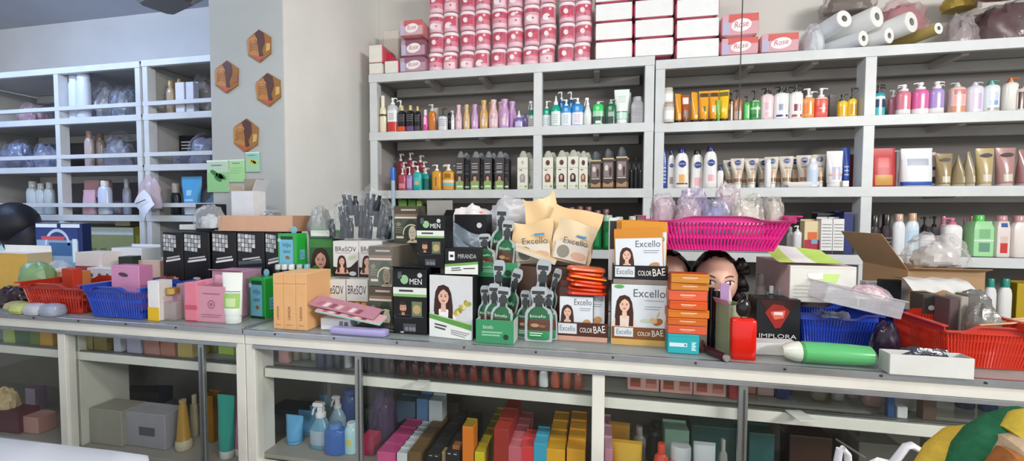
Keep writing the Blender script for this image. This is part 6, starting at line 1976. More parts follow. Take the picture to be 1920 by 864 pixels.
G().cyl(H, H + .006, .0065, 'b9a58a', m='metal').build('collar', t)
g = G()
hc = atY(1397, 562, Y).z - zb
g.loft([(H + .005, .022, .018), (H + (hc - H) * .3, .034, .024), (H + (hc - H) * .62, .036, .026), (H + (hc - H) * .9, .024, .018), (hc, .012, .01)], '1d1516', 'gloss', 2.2, 20)
g.build('cap', t)


def lips_art(g, W, H, y):
    g.fp([(-W * .42, H * .98), (-W * .2, H * .7), (0, H * .5), (W * .22, H * .72), (W * .44, H * .98)], y, '3a1512')
    g.fp([(-W * .3, H * .72), (-W * .06, H * .4), (W * .06, H * .42), (W * .26, H * .76), (W * .1, H * .88), (-W * .12, H * .9)], y - .0004, '9a241c')
    g.fp([(-W * .18, H * .74), (W * .16, H * .78), (W * .12, H * .62), (-W * .08, H * .58)], y - .0008, 'd9695a')
    g.rect(-W * .1, H * .68, W * .1, H * .74, y - .0011, 'ecd6ce')
    g.text('IMPLORA', -W * .42, H * .2, W * .84, H * .085, y - .0004, 'd6d6d6')


BX('black gift carton with red lips and white lettering, beside the red perfume', 1417, 1501, 561, 640, '15161a', Y=1.325, z=TOP, D=.07, art=lips_art, sides='0f1013', top='1f1d20', m='satin')
x, Y, zb, Wd, H = span(1419, 1441, 514, 600, 1.41, TOP)
t = thing('lidded_jar', 'tall frosted grey bottle behind the black gift carton', 'bottle', (x, 1.425, TOP))
p_cap(t, Wd, H, .03, '7d7672,6a6461', (), hb=.82, cw=.7, m='haze')
for i, (xl, xr, yt, c) in enumerate(((1442, 1456, 537, '2a2a2c,c9ccce'), (1457, 1472, 541, '3a3a3c,8a8d90'), (1473, 1489, 546, '232325,55585a'))):
    x, Y, zb, Wd, H = span(xl, xr, yt, 600, 1.405, TOP)
    t = thing('small_bottle', 'small dark bottle behind the black gift carton, ' + ORD[i] + ' past the grey bottle', 'bottle', (x, 1.418, TOP), 0, 'small dark bottles behind the gift carton')
    p_cap(t, Wd, H, Wd, c, (), hb=.86, cw=.6)
slab('white flat carton lying before the black gift carton', 'carton', 'flat_carton', atZ(1413, 664, 1.001), atZ(1500, 668, 1.001), .05, .032, 'dcdcda', 'd2d2d0', 'd9d9d6')
x, Y, zb, Wd, H = span(1447, 1500, 640, 664, 1.232, TOP)
P0, P1 = atY(1466, 664, 1.208), atY(1640, 678, 1.204)
t = thing('gel_tube', 'clear green gel tube with a white cap lying along the counter edge', 'tube', P0)
P0.z = 1.0
v = Vector((P1.x - P0.x, P1.y - P0.y, 0))
t.location = (P0.x, P0.y, TOP + .0275)
g = G()
g.tube([tuple(v * k) for k in (.2, .23, .5, .75, .95, 1.0)], [.02, .0265, .027, .026, .024, .012], '6fd083', 'clear', 20)
g.build('tube_body', t)
g = G().tube([tuple(v * k) for k in (.24, .55, .93)], [.019, .021, .016], '3fae58', 'gloss', 16)
g.build('green_gel', t)
G().tube([tuple(v * k + Vector((0, 0, 0))) for k in (.0, .05, .12, .19, .2)], [.012, .019, .024, .026, .02], 'd9dfcf', 'gloss', 20).build('cap', t)

# ------------------------------------------------------------------ baskets, trays and boxes on the right
basket('hot pink plastic basket on top of the mannequin heads, heaped with wrapped bundles', 1210, 1492, 404, 469, 'e0218a', Y=1.325, z=TOP + 1.413 * .19 + .003, D=.26, taper=.78, dip=True, ns=36, rows=3)
zbk = TOP + 1.413 * .19 + .008
for i, (px, Y, w, d, yt, c, cc, sd, dz, w_) in enumerate(((1288, 1.405, .084, .08, 366, 'd3c4cc', 'a98fa0', 81, 0, 'beside the end one'), (1299, 1.508, .1, .068, 350, 'bfaecf', '8a78a8', 82, 0, 'violet one at the back'), (1340, 1.405, .084, .08, 372, 'b9bcd6', '8488b4', 83, 0, 'bluish one in front'),
                                                         (1366, 1.505, .098, .066, 338, 'd9cacf', 'b9a0aa', 84, 0, 'tallest one at the back'), (1399, 1.405, .096, .085, 356, 'e0ded6', 'c6c0b4', 85, 0, 'whitish one'), (1242, 1.43, .074, .10, 362, 'd9ccd2', 'b5a2ac', 86, .075, 'at the end over the sachets'), (1446, 1.44, .05, .09, 368, 'dfdcd4', 'c0b8ae', 87, .075, 'at the far end by the white carton'))):
    hb_ = atY(px, yt, Y).z - zbk - dz
    bag('clear wrapped bundle in the pink basket, ' + w_, px, 390, Y, zbk + .002 + dz, w, d, hb_, c, sd, core=(cc, 'satin', .8), sub=52, freq=2.9, rough=.2, sq=.62, name='wrapped_bundle', cat='bundle', group='clear wrapped bundles in the pink basket')
t = BX('brown carton standing under the white open carton', 1500, 1602, 552, 600, '4a3d38', Y=1.505, z=TOP, D=.12)
zw = t['top_z'] + .001
BX('white carton with a lid of lime green striped paper, beside the pink basket', 1481, 1606, 499, 545, 'dcdad2', Y=1.352, z=zw, D=.27, sides='c9aeb0', art=lambda g, W, H, y: (bars(g, -W * .44, W * .4, [H * .14, H * .24, H * .34, H * .44], H * .02, y, 'b9b7ae'), g.fp([(-W * .24, H * .78), (-W * .14, H * .6), (W * .2, H * .56), (W * .26, H * .8)], y, 'c2dd84'), g.fp([(-W * .24, H * .78), (-W * .2, H * .62), (W * .0, H * .66), (W * .0, H * .82)], y - .0003, 'eef0ee')), open_top=False)
x, Y, zb, Wd, H = span(1462, 1585, 466, 500, 1.36)
t = thing('striped_paper', 'lime green and white striped paper lying curled on the white carton', 'paper', (x, 1.42, zw + atY(1540, 499, 1.352).z - zw + .004))
G().grid(12, 8, lambda u, v: ((u - .5) * Wd, -.06 + v * .14, .045 * v ** 1.5 * (1 - .4 * u) + .004), lambda u, v: 'bfe06a' if (u < .22 or u > .55) else 'eef2ee', 'card').build('paper_sheet', t)
basket('blue plastic basket nearer the black gift carton, with a bag in it', 1500, 1646, 588, 655, '2a46b4', D=.15, ns=24, dip='down')
bag('clear bag of small goods lying in the nearer blue basket', 1560, 590, 1.42, 1.008, .14, .1, .09, 'c3c9cf', 87, core=('9aa3ad', 'satin', .8), sub=36)
basket('blue plastic basket beside the red one, half behind the white box', 1662, 1742, 592, 638, '2a4abc', Y=1.485, z=TOP, D=.1, ns=18, dip='down')
bag('dark purple bag between the two blue baskets', 1664, 606, 1.30, TOP, .07, .05, .1, '3a2440', 88, core=('241428', 'satin', .9))
# clear tray
Q0, Q1 = atY(1544, 572, 1.258), atY(1688, 606, 1.258)
w = (Q1 - Q0).length
g = G()
hh, dd = .046, .088
for a in ((0, -dd / 2, w, .003), (0, dd / 2, w, .003), (-w / 2, 0, .003, dd), (w / 2, 0, .003, dd)):
    g.box(a[2], a[3], hh, 'd3d1d6', 'film', a[0], a[1], 0)
g.box(w, dd, .003, 'd3d1d6', 'film')
g.box(w + .012, .008, .003, 'd3d1d6', 'haze', 0, -dd / 2, hh)
g.box(w + .012, .008, .003, 'd3d1d6', 'haze', 0, dd / 2, hh)
t = thing('clear_tray', 'clear plastic tray lying tilted across the blue baskets', 'tray', ((Q0.x + Q1.x) / 2, 1.258 + dd / 2, (Q0.z + Q1.z) / 2 + .010))
t.rotation_euler = (0, atan2(Q0.z - Q1.z, Q1.x - Q0.x), 0)
g.build('tray_body', t)
ct = bag('pale pink bag of goods lying in the tilted clear tray', 1640, 572, 1.302, t.location.z + .014, .11, .055, .04, 'd9c6ca', 89, core=('c9a9b0', 'satin', .85))
ct.rotation_euler = t.rotation_euler
BX('clear grey plastic box standing behind the tilted clear tray', 1640, 1722, 533, 600, 'bdb9bd', Y=1.555, z=TOP, D=.036, m='haze', open_top=True, name='plastic_box', cat='box')
BX('black flat pack sticking out of the clear grey plastic box', 1648, 1690, 524, 590, '26272b', Y=1.566, z=TOP + .01, D=.014)
bag('twisted white tissue lying on the tilted clear tray', 1618, 543, 1.46, 1.128, .1, .04, .04, 'eeeeee', 90, 'satin', rough=.2)
t = BX('tan cardboard box with one flap folded up, on the counter before the lotion shelf', 1700, 1846, 508, 600, 'a5835f', Y=1.60, z=TOP, D=.24, sides='c39a70', open_top=True, flap=[('left', 'c9a274', .14), ('front', 'b9936a', .03)], name='cardboard_box', cat='box')
CBT = t['top_z']
bag('clear plastic bag lying over the tan cardboard box', 1752, 497, 1.71, CBT + .003, .2, .16, .12, 'dedbd8', 91, core=('c6c0bc', 'satin', .7), sub=36, peak=.3)
basket('red plastic basket at the end of the counter, filled with silver packs', 1770, 1960, 612, 697, 'd23a28', Y=1.232, z=TOP, D=.2, ns=27, rows=3, dip=True)
for i, (xl, xr, yt, c, lab) in enumerate(((1728, 1760, 552, '4a4742', 'dark olive carton with a small white mark, beside the red basket'), (1762, 1776, 556, '8f8a80', 'narrow grey carton beside the dark olive one'), (1778, 1796, 560, '5a4a4a', 'dark brown carton between two grey ones'),
                                          (1798, 1814, 556, 'a09a90', 'pale grey carton in the red basket'), (1816, 1838, 554, '6a6862', 'grey olive carton in the red basket'))):
    BX(lab, xl, xr, yt, 640, c, Y=1.43 if xr < 1780 else 1.36, z=TOP + .004, D=.05, rz=[4, -5, 3, 6, -4][i], art=(lambda g, W, H, y: g.oval(0, H * .74, W * .2, H * .05, y, 'd9dad8')) if i == 0 else None)
bag('shiny silver bag at the top of the red basket', 1852, 578, 1.34, 1.06, .08, .07, .09, '7f7d76', 92, 'foil', rough=.25, name='silver_pack', cat='pack')
bag('grey foil pack with a yellow stripe behind the shiny silver bag', 1826, 560, 1.44, 1.09, .09, .05, .08, '6f6f6c', 93, 'foil', rough=.2, name='silver_pack', cat='pack')
x, Y, zb, Wd, H = span(1712, 1838, 528, 548, 1.46)
t = thing('white_sheet', 'creased white sheet lying over the cartons by the red basket', 'sheet', (x, 1.50, atY(1775, 547, 1.46).z))
G().grid(20, 8, lambda u, v: ((u - .5) * Wd, -.04 + .09 * v, .028 * min(1, v * 2.2) + .003 * sin(17 * u + 3 * v) - .006 * max(0, .4 - v) * sin(23 * u)), 'd9d8d4', 'card').build('sheet', t)
for i in range(3):
    slab('thin wooden stick lying across the red basket, ' + ['upper', 'middle', 'lower'][i] + ' one', 'stick', 'wooden_stick', atY(1838 + 10 * i, 611 - 4 * i, 1.30 + .03 * i), atY(1925, 606 - 4 * i, 1.30 + .03 * i), .006, .004, 'c9a57a', 'c9a57a', 'd9b58a')
t = BX('open white carton of dark goods at the counter edge before the red basket', 1656, 1811, 662, 700, 'd6d6d2', Y=1.184, z=TOP, D=.042, sides='b9b9b4', open_top=True)
bag('dark navy packs filling the open white carton', 1733, 668, 1.206, TOP + .006, .155, .03, .052, '2a2c38', 94, 'foil', name='dark_pack', cat='pack', rough=.15)

# ------------------------------------------------------------------ inside the display counters: middle shelf
SHZ = .8608


def IN(sty, xl, xr, yt, yb, label, c, lab=(), D=None, z=SHZ, name=None, cat=None, group=None, Hm=None, rz=0, **k):
    xc = (xl + xr) / 2
    Y = atZ(xc, yb, z).y
    Y = min(max(Y, 1.245), 1.56)
    ym = (yt + yb) / 2
    Wd = atY(xr, ym, Y).x - atY(xl, ym, Y).x
    H = Hm or atY(xc, yt, Y).z - z
    fn, nm, ct = STY[sty]
    D = D or min(Wd * .8, .06)
    t = thing(name or nm, label, cat or ct, ((atY(xl, ym, Y).x + atY(xr, ym, Y).x) / 2, Y + D / 2, z), rz, group)
    fn(t, Wd, H, D, c, lab, **k)
    return t


GA = 'cartons on the middle shelf under the baskets'
for xl, xr, yb, c, w, h in ((6, 27, 657, 'a9b86a', 'pale green', .085), (30, 55, 655, '4a6a4a', 'dark green', .09), (56, 74, 656, '6a7a3a', 'olive', .088), (75, 98, 659, 'c9982a', 'golden yellow', .09), (158, 173, 664, '8a7a44', 'khaki', .09), (174, 200, 666, '7a6a3a', 'dark khaki', .088),
                            (213, 226, 671, 'b9b9c9', 'pale lilac', .055), (238, 264, 675, 'a9a4b9', 'grey lilac', .06), (270, 298, 677, 'a9746a', 'rosy brown', .09), (301, 327, 679, 'a8664a', 'rust', .088), (333, 361, 682, 'b5a04a', 'mustard', .08), (381, 406, 660, '6f7420', 'olive yellow', .085), (409, 438, 665, 'a9c930', 'lime green', .05)):
    IN('carton', xl, xr, yb - 30, yb, f'{c and w} carton on the middle shelf of the counter under the baskets', c + ',' + c, Hm=h, D=.07, group=GA)
for i, (xl, xr, yb, c) in enumerate(((518, 540, 681, 'b9877f,c99a92'), (541, 558, 676, 'a99a78,b5a684'), (560, 577, 674, '8f8a78,a09a88'), (580, 592, 676, 'a3a58a,8f9078'), (589, 606, 690, '232a44,1a1f30'), (608, 622, 692, '2a3040,20242e'), (624, 638, 694, '22242c,1a1a20'), (641, 655, 690, 'c9cdd0,202024'), (676, 694, 700, '26242a,1c1a1e'), (697, 712, 702, '2e2a30,1e1a1e'), (716, 730, 704, '3a2c32,241c20'))):
    IN('cap', xl, xr, yb - 40, yb, ['dusky pink', 'cream', 'grey beige', 'pale green', 'navy', 'slate', 'black', 'white labelled', 'charcoal', 'dark grey', 'dark plum'][i] + ' bottle on the middle shelf under the beige cartons', c, Hm=.088, D=.03, hb=.74, cw=.6)
npx = [736 + 21.8 * i for i in range(17)]
for r in range(2):
    for i, px in enumerate(npx):
        f = i / 16
        if r and i % 4 == 1:
            continue
        Yn = (1.262, 1.318)[r]
        p = atZ(px + 3 * r, 700, SHZ)
        p = atY(px, 700, Yn)
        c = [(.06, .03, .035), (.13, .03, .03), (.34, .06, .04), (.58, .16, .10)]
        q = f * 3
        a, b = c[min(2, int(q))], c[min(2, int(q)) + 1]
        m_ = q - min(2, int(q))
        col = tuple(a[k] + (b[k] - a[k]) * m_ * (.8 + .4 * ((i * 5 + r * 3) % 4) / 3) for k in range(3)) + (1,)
        white = r == 0 and i == 13
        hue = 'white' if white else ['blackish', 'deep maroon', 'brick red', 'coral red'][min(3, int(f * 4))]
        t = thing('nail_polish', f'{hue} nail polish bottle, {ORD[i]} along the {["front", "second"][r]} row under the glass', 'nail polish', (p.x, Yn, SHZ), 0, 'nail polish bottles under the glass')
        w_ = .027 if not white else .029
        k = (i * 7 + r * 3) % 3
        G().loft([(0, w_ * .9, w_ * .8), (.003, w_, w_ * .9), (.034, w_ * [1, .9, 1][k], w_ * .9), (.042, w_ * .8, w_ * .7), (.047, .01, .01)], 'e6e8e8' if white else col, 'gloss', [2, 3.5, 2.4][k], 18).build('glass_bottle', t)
        G().cyl(.047, .083, .007, '22191a' if k or white else 'b9b0aa', .0052).build('cap', t)
for i in range(3):
    xl, xr = 1176 + 62 * i, 1236 + 63 * i
    Yw = 1.286

    def art(g, W, H, y):
        for q, c1, c2 in ((-.25, '7a4a38', 'b0523f'), (.25, '9a5a4c', 'c98070')):
            g.rect(W * (q - .16), H * .14, W * (q + .16), H * .5, y, c1)
            g.oval(W * q, H * .5, W * .16, H * .16, y - .0001, c1)
            g.rect(W * (q - .15), H * .14, W * (q + .15), H * .28, y - .0004, c2)
        bars(g, -W * .4, W * .4, [H * .86], H * .04, y, '5a3a34')
    a, b = atY(xl, 730, Yw), atY(xr, 730, Yw)
    t = thing('window_carton', 'pink carton with two arched windows, ' + ['first', 'middle', 'last'][i] + ' of three past the white centre post', 'carton', ((a.x + b.x) / 2, Yw + .02, SHZ), 0, 'pink window cartons')
    p_carton(t, b.x - a.x - .001, .085, .04, 'd8a59c,c4938a', (), art=art)
for xl, xr, yb, c, w, h, sty in ((1368, 1384, 748, 'a83a3c', 'red carton half behind the metal stile', .07, 'carton'), (1402, 1418, 738, 'c98a80', 'coral carton with a red window beyond the metal stile', .085, 'carton'), (1421, 1452, 742, 'bfa09c', 'dusty pink carton before the round navy bottle', .075, 'carton'),
                                 (1456, 1490, 749, '2a3f72', 'round navy blue bottle beyond the metal stile', .08, 'jar'), (1526, 1556, 752, '8a857c', 'grey pot on the middle shelf', .07, 'jar'), (1562, 1588, 752, 'a09c98', 'pale grey pot on the middle shelf', .075, 'jar'), (1594, 1618, 748, '8f8680', 'taupe pot beside the dusty pink one', .07, 'jar'),
                                 (1624, 1660, 764, 'a9827c', 'dusty pink pot before the blue edged carton', .07, 'jar'), (1664, 1677, 790, '1f4a86', 'narrow blue carton standing on the middle shelf', .088, 'carton'), (1678, 1726, 770, 'a9a7a6', 'grey white carton beside the narrow blue one', .088, 'carton'), (1730, 1756, 795, '5a4638', 'dark brown carton on the middle shelf', .088, 'carton'),
                                 (1802, 1836, 768, '333a5e', 'navy pot seen under the red basket', .07, 'jar'), (1846, 1880, 774, '27466e', 'blue pot seen under the red basket', .072, 'jar')):
    IN(sty, xl, xr, yb - 30, yb, w, c + ',' + c, Hm=h)
slab('white paper slip lying on the middle shelf beyond the metal stile', 'paper slip', 'paper_slip', atZ(1500, 790, SHZ + .003), atZ(1532, 790, SHZ + .003), .06, .0015, 'cfcfc8', 'cfcfc8', 'd9d9d2')
slab('white paper slip lying before the nail polish', 'paper slip', 'paper_slip', atZ(772, 724, SHZ + .003), atZ(795, 726, SHZ + .003), .05, .0015, 'cfcfc8', 'cfcfc8', 'd9d9d2')
IN('carton', 1682, 1702, 772, 789, 'small glossy white carton before the grey white one', 'd9dadb,c9c9c9', Hm=.03)

# ------------------------------------------------------------------ inside the display counters: bottom deck
DZ = DECK + .001


def LO(sty, xl, xr, yt, Y, label, c, lab=(), D=None, name=None, cat=None, group=None, rz=0, **k):
    xc = (xl + xr) / 2
    a, b = atY(xl, yt + 30, Y), atY(xr, yt + 30, Y)
    fn, nm, ct = STY[sty]
    Wd = b.x - a.x
    D = D or min(Wd * .75, .07)
    t = thing(name or nm, label, cat or ct, ((a.x + b.x) / 2, Y + D / 2, DZ), rz, group)
    fn(t, Wd, min(atY(xc, yt, Y).z - DZ, .822 - DZ), D, c, lab, **k)
    return t


LO('tube', 527, 560, 784, 1.27, 'light blue tube on the bottom deck, front one of three', '5f9fcb,5f9fcb', [(.5, .7, '3f7aa4', 8)], D=.05)
LO('tube', 551, 586, 775, 1.335, 'light blue tube on the bottom deck, second of three', '5f9fcb,5f9fcb', D=.05)
LO('tube', 574, 604, 766, 1.39, 'light blue tube on the bottom deck, rear one of three', '5f9fcb,5f9fcb', D=.045)
LO('tube', 592, 625, 745, 1.45, 'broad teal tube behind the spray bottles', '3f7f8c,3f7f8c', D=.05)
LO('spray', 574, 612, 758, 1.265, 'clear blue spray bottle with a white and red trigger', '7fb5d2,e6e2e2', [(.1, .4, 'c9d6e4', 60)], m='clear', D=.05, back=None)
LO('spray', 612, 640, 745, 1.36, 'pale spray bottle with a white trigger behind the blue bottle', '9ab9cc,e6e0e0', D=.045)
LO('cap', 602, 641, 800, 1.245, 'royal blue bottle before the pale spray bottle', '2f62b0,5a8ac8', D=.05, hb=.86)
LO('cap', 633, 663, 735, 1.4, 'deep blue tall bottle by the first metal stile', '234a8c,2f5ca4', D=.06, hb=.9, cw=.7)
LO('cap', 641, 664, 797, 1.26, 'pale aqua bottle with a yellow spot by the first metal stile', 'a9cfd4,c3d6dc', [(.3, .5, 'c9c45a', 26)], D=.045, hb=.9, cw=.7)
bag('amber bag in the dark back corner of the bottom deck', 532, 755, 1.50, .72, .11, .06, .1, '8a5a20', 95, 'satin', rough=.2)
BX('dark shelf riser standing at the back of the bottom deck', 505, 590, 770, 860, '22282e', Y=1.46, z=DZ, D=.09)
BX('raspberry carton beside the first metal stile', 677, 701, 820, 900, '9c2a4a', Y=1.27, z=DZ, D=.05, top='b8385c')
bag('violet plastic bag leaning beside the raspberry carton', 718, 810, 1.37, DZ, .11, .1, .21, '5a3a6c', 96, core=('3a2446', 'satin', .85))
for xl, xr, yt, Y, c, w in ((684, 712, 768, 1.43, '5a7a6a', 'sea green carton behind the violet bag'), (714, 738, 758, 1.46, '6a6a52', 'olive grey carton with a yellow corner'), (743, 779, 752, 1.45, '5a7688', 'slate blue carton at the back'), (781, 803, 748, 1.44, '5f86b0', 'sky blue carton at the back'), (804, 829, 751, 1.43, 'c9cfd2', 'white carton at the back beside the sky blue one'),
                            (832, 860, 756, 1.5, '3a2c28', 'dark brown carton in the shade behind the black row')):
    LO('carton', xl, xr, yt, Y, w, c + ',' + c, D=.05)


def row(label, group, xl, xr, yf, zt, n, dy, c, name='carton', cat='carton', gap=.002, cols=None, top=None, Y=None, art=None, dz=0):
    xc = (xl + xr) / 2
    Yf = Y or atZ(xc, yf, zt).y
    if Yf < 1.222:
        Yf = 1.222
        zt = atY(xc, yf, Yf).z
    a, b = atY(xl, yf, Yf), atY(xr, yf, Yf)
    first = None
    for i in range(n):
        cc = cols[i % len(cols)] if cols else c
        t = thing(name, label + ', ' + (ORD[i] + ' from the front' if n > 1 else 'alone'), cat, ((a.x + b.x) / 2, Yf + dy / 2 + i * dy, DZ), 0, group)
        g = G().box(b.x - a.x - .002, dy - gap, zt - DZ + dz * (i % 2), cc, 'card', cols={'t': top or cc})
        if art:
            art(g, b.x - a.x, zt - DZ, -dy / 2 - .0002)
        g.build('carton', t)
        G().box((b.x - a.x) * .9, .0012, .008, top or cc, 'card', 0, dy / 2 - .004, zt - DZ + dz * (i % 2) - .003).build('tuck_flap', t)


dots = lambda g, W, H, y: [g.oval(W * q, H * .94, W * .12, H * .02, y - .0008, 'c9c9cc') for q in (-.2, .2)]
row('pink and white carton in the row beside the white row', 'row of pink cartons', 706, 741, 848, .705, 4, .055, 'c44a80', top='b8457a')
row('white ribbed carton in the row beside the pink row', 'row of white cartons', 743, 763, 850, .712, 7, .034, 'c9ccd0', top='bfc3c8')
row('brown long carton in the row beside the white row', 'row of brown cartons', 764, 789, 848, .72, 3, .085, '6a5030', top='6f5634')
row('black carton with white dots in the long row', 'row of black cartons', 800, 826, 852, .735, 6, .05, '17171a', top='2a2a2c', art=dots)
row('black carton with white dots in the shorter row', 'second row of black cartons', 834, 862, 848, .748, 5, .055, '1a1819', top='2c2a2a', art=dots)
BX('small gold topped carton before the black rows', 828, 846, 848, 900, 'b59a6a', Y=1.235, z=DZ, D=.03)
BX('copper printed carton before the black rows', 848, 862, 836, 900, 'a86a3a', Y=1.24, z=DZ, D=.03)
row('orange carton with a mustard top beside the black rows', 'orange carton', 866, 888, 800, .765, 1, .05, 'd9761a', top='8f7a1e')
row('yellow carton in the row beside the orange carton', 'row of yellow cartons', 889, 908, 848, .738, 6, .05, 'c9b41e', top='b5a424', cols=['d0bc20', 'b0781e'])
row('dark red carton in the row beside the yellow row', 'row of dark red cartons', 925, 955, 805, .742, 3, .07, '9a2a22', top='a8382c')
row('pink striped carton in the stepped row', 'row of pink striped cartons', 952, 980, 838, .735, 5, .045, 'b8505c', top='c9707a', cols=['c0606c', 'a8404c'])
row('bright red carton beside the turquoise pair', 'row of bright red cartons', 976, 1001, 838, .725, 2, .05, 'd0383c', top='d9484a')
row('turquoise carton beside the bright red ones', 'row of turquoise cartons', 1000, 1026, 832, .73, 2, .05, '3a9cbc', top='46a8c6')
row('amber carton in the row nearer the turquoise ones', 'first row of amber cartons', 1024, 1060, 843, .735, 4, .06, 'd9921e', top='d9a024', cols=['dda020', 'd98a1c', 'c4601a', 'b04c18'])
row('amber carton in the row nearer the white centre post', 'second row of amber cartons', 1062, 1098, 843, .735, 4, .06, 'd9921e', top='d99a24', cols=['dd9c20', 'd9861c', 'c45c1a', 'b04a18'])
row('pink pack in the row just past the white centre post', 'row of pink packs', 1133, 1150, 842, .745, 3, .07, 'c98aa4', top='d3a0b4')
for xl, xr, yt, Y, c, sty, w in ((1147, 1206, 836, 1.245, 'd0a42c,c08f20', 'pouch', 'yellow pouch at the front past the white centre post'), (1141, 1182, 798, 1.35, 'b98628,a8761e', 'pouch', 'amber pouch behind the yellow one'), (1186, 1212, 803, 1.36, '9a948e,a9a49e', 'cap', 'grey bottle beside the amber pouch'),
                                 (1214, 1250, 795, 1.42, '2f3a34,252c28', 'cap', 'dark green bottle in the shade'), (1246, 1292, 806, 1.38, '8fb5a0,9ac0aa', 'carton', 'mint green carton on the bottom deck'), (1227, 1256, 836, 1.25, 'cf4630,cf4630', 'cap', 'red rounded bottle at the front of the bottom deck'),
                                 (1257, 1301, 842, 1.255, 'd9869c,c9ccd0', 'jar', 'pink jar with a silver lid at the front'), (1303, 1345, 836, 1.26, 'bfc3c6,a9adb0', 'pouch', 'white pouch beside the pink jar'), (1348, 1366, 826, 1.3, '8f948c,a9aca4', 'cap', 'grey green bottle beside the white pouch'),
                                 (1296, 1384, 800, 1.45, '2f5a58,2a504e', 'carton', 'large teal carton behind the white pouch'), (1404, 1452, 812, 1.40, '2f5f60,2a5454', 'carton', 'large teal carton beyond the metal stile'), (1480, 1560, 818, 1.42, '4a3228,402a22', 'carton', 'large dark brown carton beyond the teal one'),
                                 (1610, 1690, 832, 1.44, '6a6862,5a5852', 'carton', 'grey carton behind the white bag handles'), (1740, 1775, 830, 1.4, '8a7f6a,7a705c', 'carton', 'khaki carton by the cloth sack')):
    LO(sty, xl, xr, yt, Y, w, c)
p0, p1 = atY(1566, 824, 1.33), atY(1622, 860, 1.30)
slab('thin grey rod leaning inside the counter beyond the metal stile', 'rod', 'grey_rod', p0, p1, .005, .005, '7a7872', '7a7872', '8a8882')

# left counter bottom deck
DZ = .501
for xl, xr, yt, Y, c, sty, w in ((44, 72, 782, 1.25, 'b98a80,a87a70', 'carton', 'dusty pink carton at the front beside the maroon one'), (156, 204, 694, 1.45, '8a6466,7a5658', 'carton', 'rosy brown carton at the back under the middle shelf'), (235, 309, 775, 1.26, 'a3a0a8,98959c', 'carton', 'large grey lilac carton with a dark patch at the front'),
                                 (352, 366, 742, 1.36, 'b0a284,c2b494', 'cap', 'clear beige bottle behind the golden cone bottle'), (376, 399, 742, 1.34, 'a8742a,98661e', 'carton', 'amber carton behind the turquoise tube'),
                                 (48, 66, 728, 1.4, '9a8a9c,8a7a8c', 'carton', 'small mauve carton behind the post')):
    LO(sty, xl, xr, yt, Y, w, c, [(.35, .6, '5a5a60', .4, .05)] if sty == 'carton' and xl == 235 else ())
BX('wide grey carton lying by the post on the bottom deck', 168, 228, 768, 826, 'a09c90', Y=1.245, z=DZ, D=.09, sides='938f84')
BX('black flat carton lying behind the wide grey carton', 205, 270, 742, 768, '26222a', Y=1.37, z=None, D=.08, rz=12, sides='1e1b22')
BX('grey carton under the flat black carton', 205, 272, 769, 810, '6a655e', Y=1.365, z=DZ, D=.1)
bag('cream and red plush bundle at the picture edge on the bottom deck', 12, 748, 1.27, DZ + .07, .11, .08, .1, 'c9b08a', 97, 'fabric', core=None)
BX('maroon carton under the plush bundle', -8, 34, 772, 830, '5a2a34', Y=1.235, z=DZ, D=.07)
x = atY(329, 800, 1.255)
t = thing('cone_bottle', 'golden cone shaped bottle with a cream foot behind the glass', 'bottle', (x.x, 1.285, DZ))
hh = atY(329, 757, 1.27).z - DZ
G().loft([(0, .05, .05), (.01, .056, .056), (.03, .052, .052), (.035, .046, .046), (hh * .9, .026, .026), (hh, .02, .02)], ['c9bfa4', 'c9bfa4', 'c9bfa4', 'b58a3c', 'b58a3c'], 'gloss', 2, 24).build('bottle_body', t)
G().cyl(hh, hh + .012, .012, 'a8906a').build('cap', t)
LO('tube', 398, 430, 745, 1.25, 'turquoise tube with a white foot beside the white post', '3fb0a0,dfe3e0', [(.0, .1, 'dfe3e0', 200)], D=.045)
LO('tube', 429, 446, 750, 1.27, 'pink tube with a white foot squeezed against the post', 'd98aa8,e6dfe2', D=.04)

# ------------------------------------------------------------------ in front of the counter
p = atY(1640, 864, 1.07)
t = thing('white_bag', 'white plastic carrier bag with two knotted handles standing before the counter', 'bag', (p.x, 1.07, 0))
zt_ = p.z
G().blob(.36, .12, zt_ + .01, 'e9e8ec', 'satin', 98, rough=.12).build('bag_body', t)
for a, (pa, ya, pb, yb_, w_) in enumerate(((1568, 866, 1577, 838, 'n'), (1672, 868, 1706, 832, 'w'))):
    A, B = atY(pa, ya, 1.07), atY(pb, yb_, 1.07)
    o = Vector((p.x, 1.07, 0))
    A, B = A - o, B - o
    dx = .016 if a == 0 else .03
    G().tube([(A.x, 0, A.z - .06), (A.x + .002, 0, A.z), (B.x - dx * .3, -.004, B.z - .004), (B.x, -.006, B.z), (B.x + dx * .7, -.004, B.z - .012), (B.x + dx, 0, B.z - .05), (B.x + dx, .004, A.z - .06)], [.012, .01, .009, .01, .009, .009, .012], 'f0eff4', 'satin', 10, .7).build('handle', t)
p = atY(1880, 850, .82)
t = thing('cloth_sack', 'sack of yellow, green and cream knitted cloth standing in the near corner', 'cloth', (p.x, .84, 0))
o = Vector((p.x, .84, 0))
at_ = lambda px, py, Y: tuple(atY(px, py, Y) - o)
G().blob(.40, .2, p.z - .01, 'c9b58a', 'fabric', 99, rough=.15).build('sack_body', t)
G().tube([at_(1725, 905, .84), at_(1775, 868, .84), at_(1812, 848, .84), at_(1850, 842, .85), at_(1900, 862, .86)], [.02, .036, .042, .04, .02], 'cfae45', 'fabric', 16).build('yellow_fold', t)
G().tube([at_(1800, 905, .80), at_(1836, 862, .80), at_(1862, 835, .80), at_(1890, 815, .81), at_(1925, 800, .82), at_(1960, 800, .83)], [.024, .036, .038, .036, .032, .02], '2f6a4a', 'fabric', 16).build('green_fold', t)
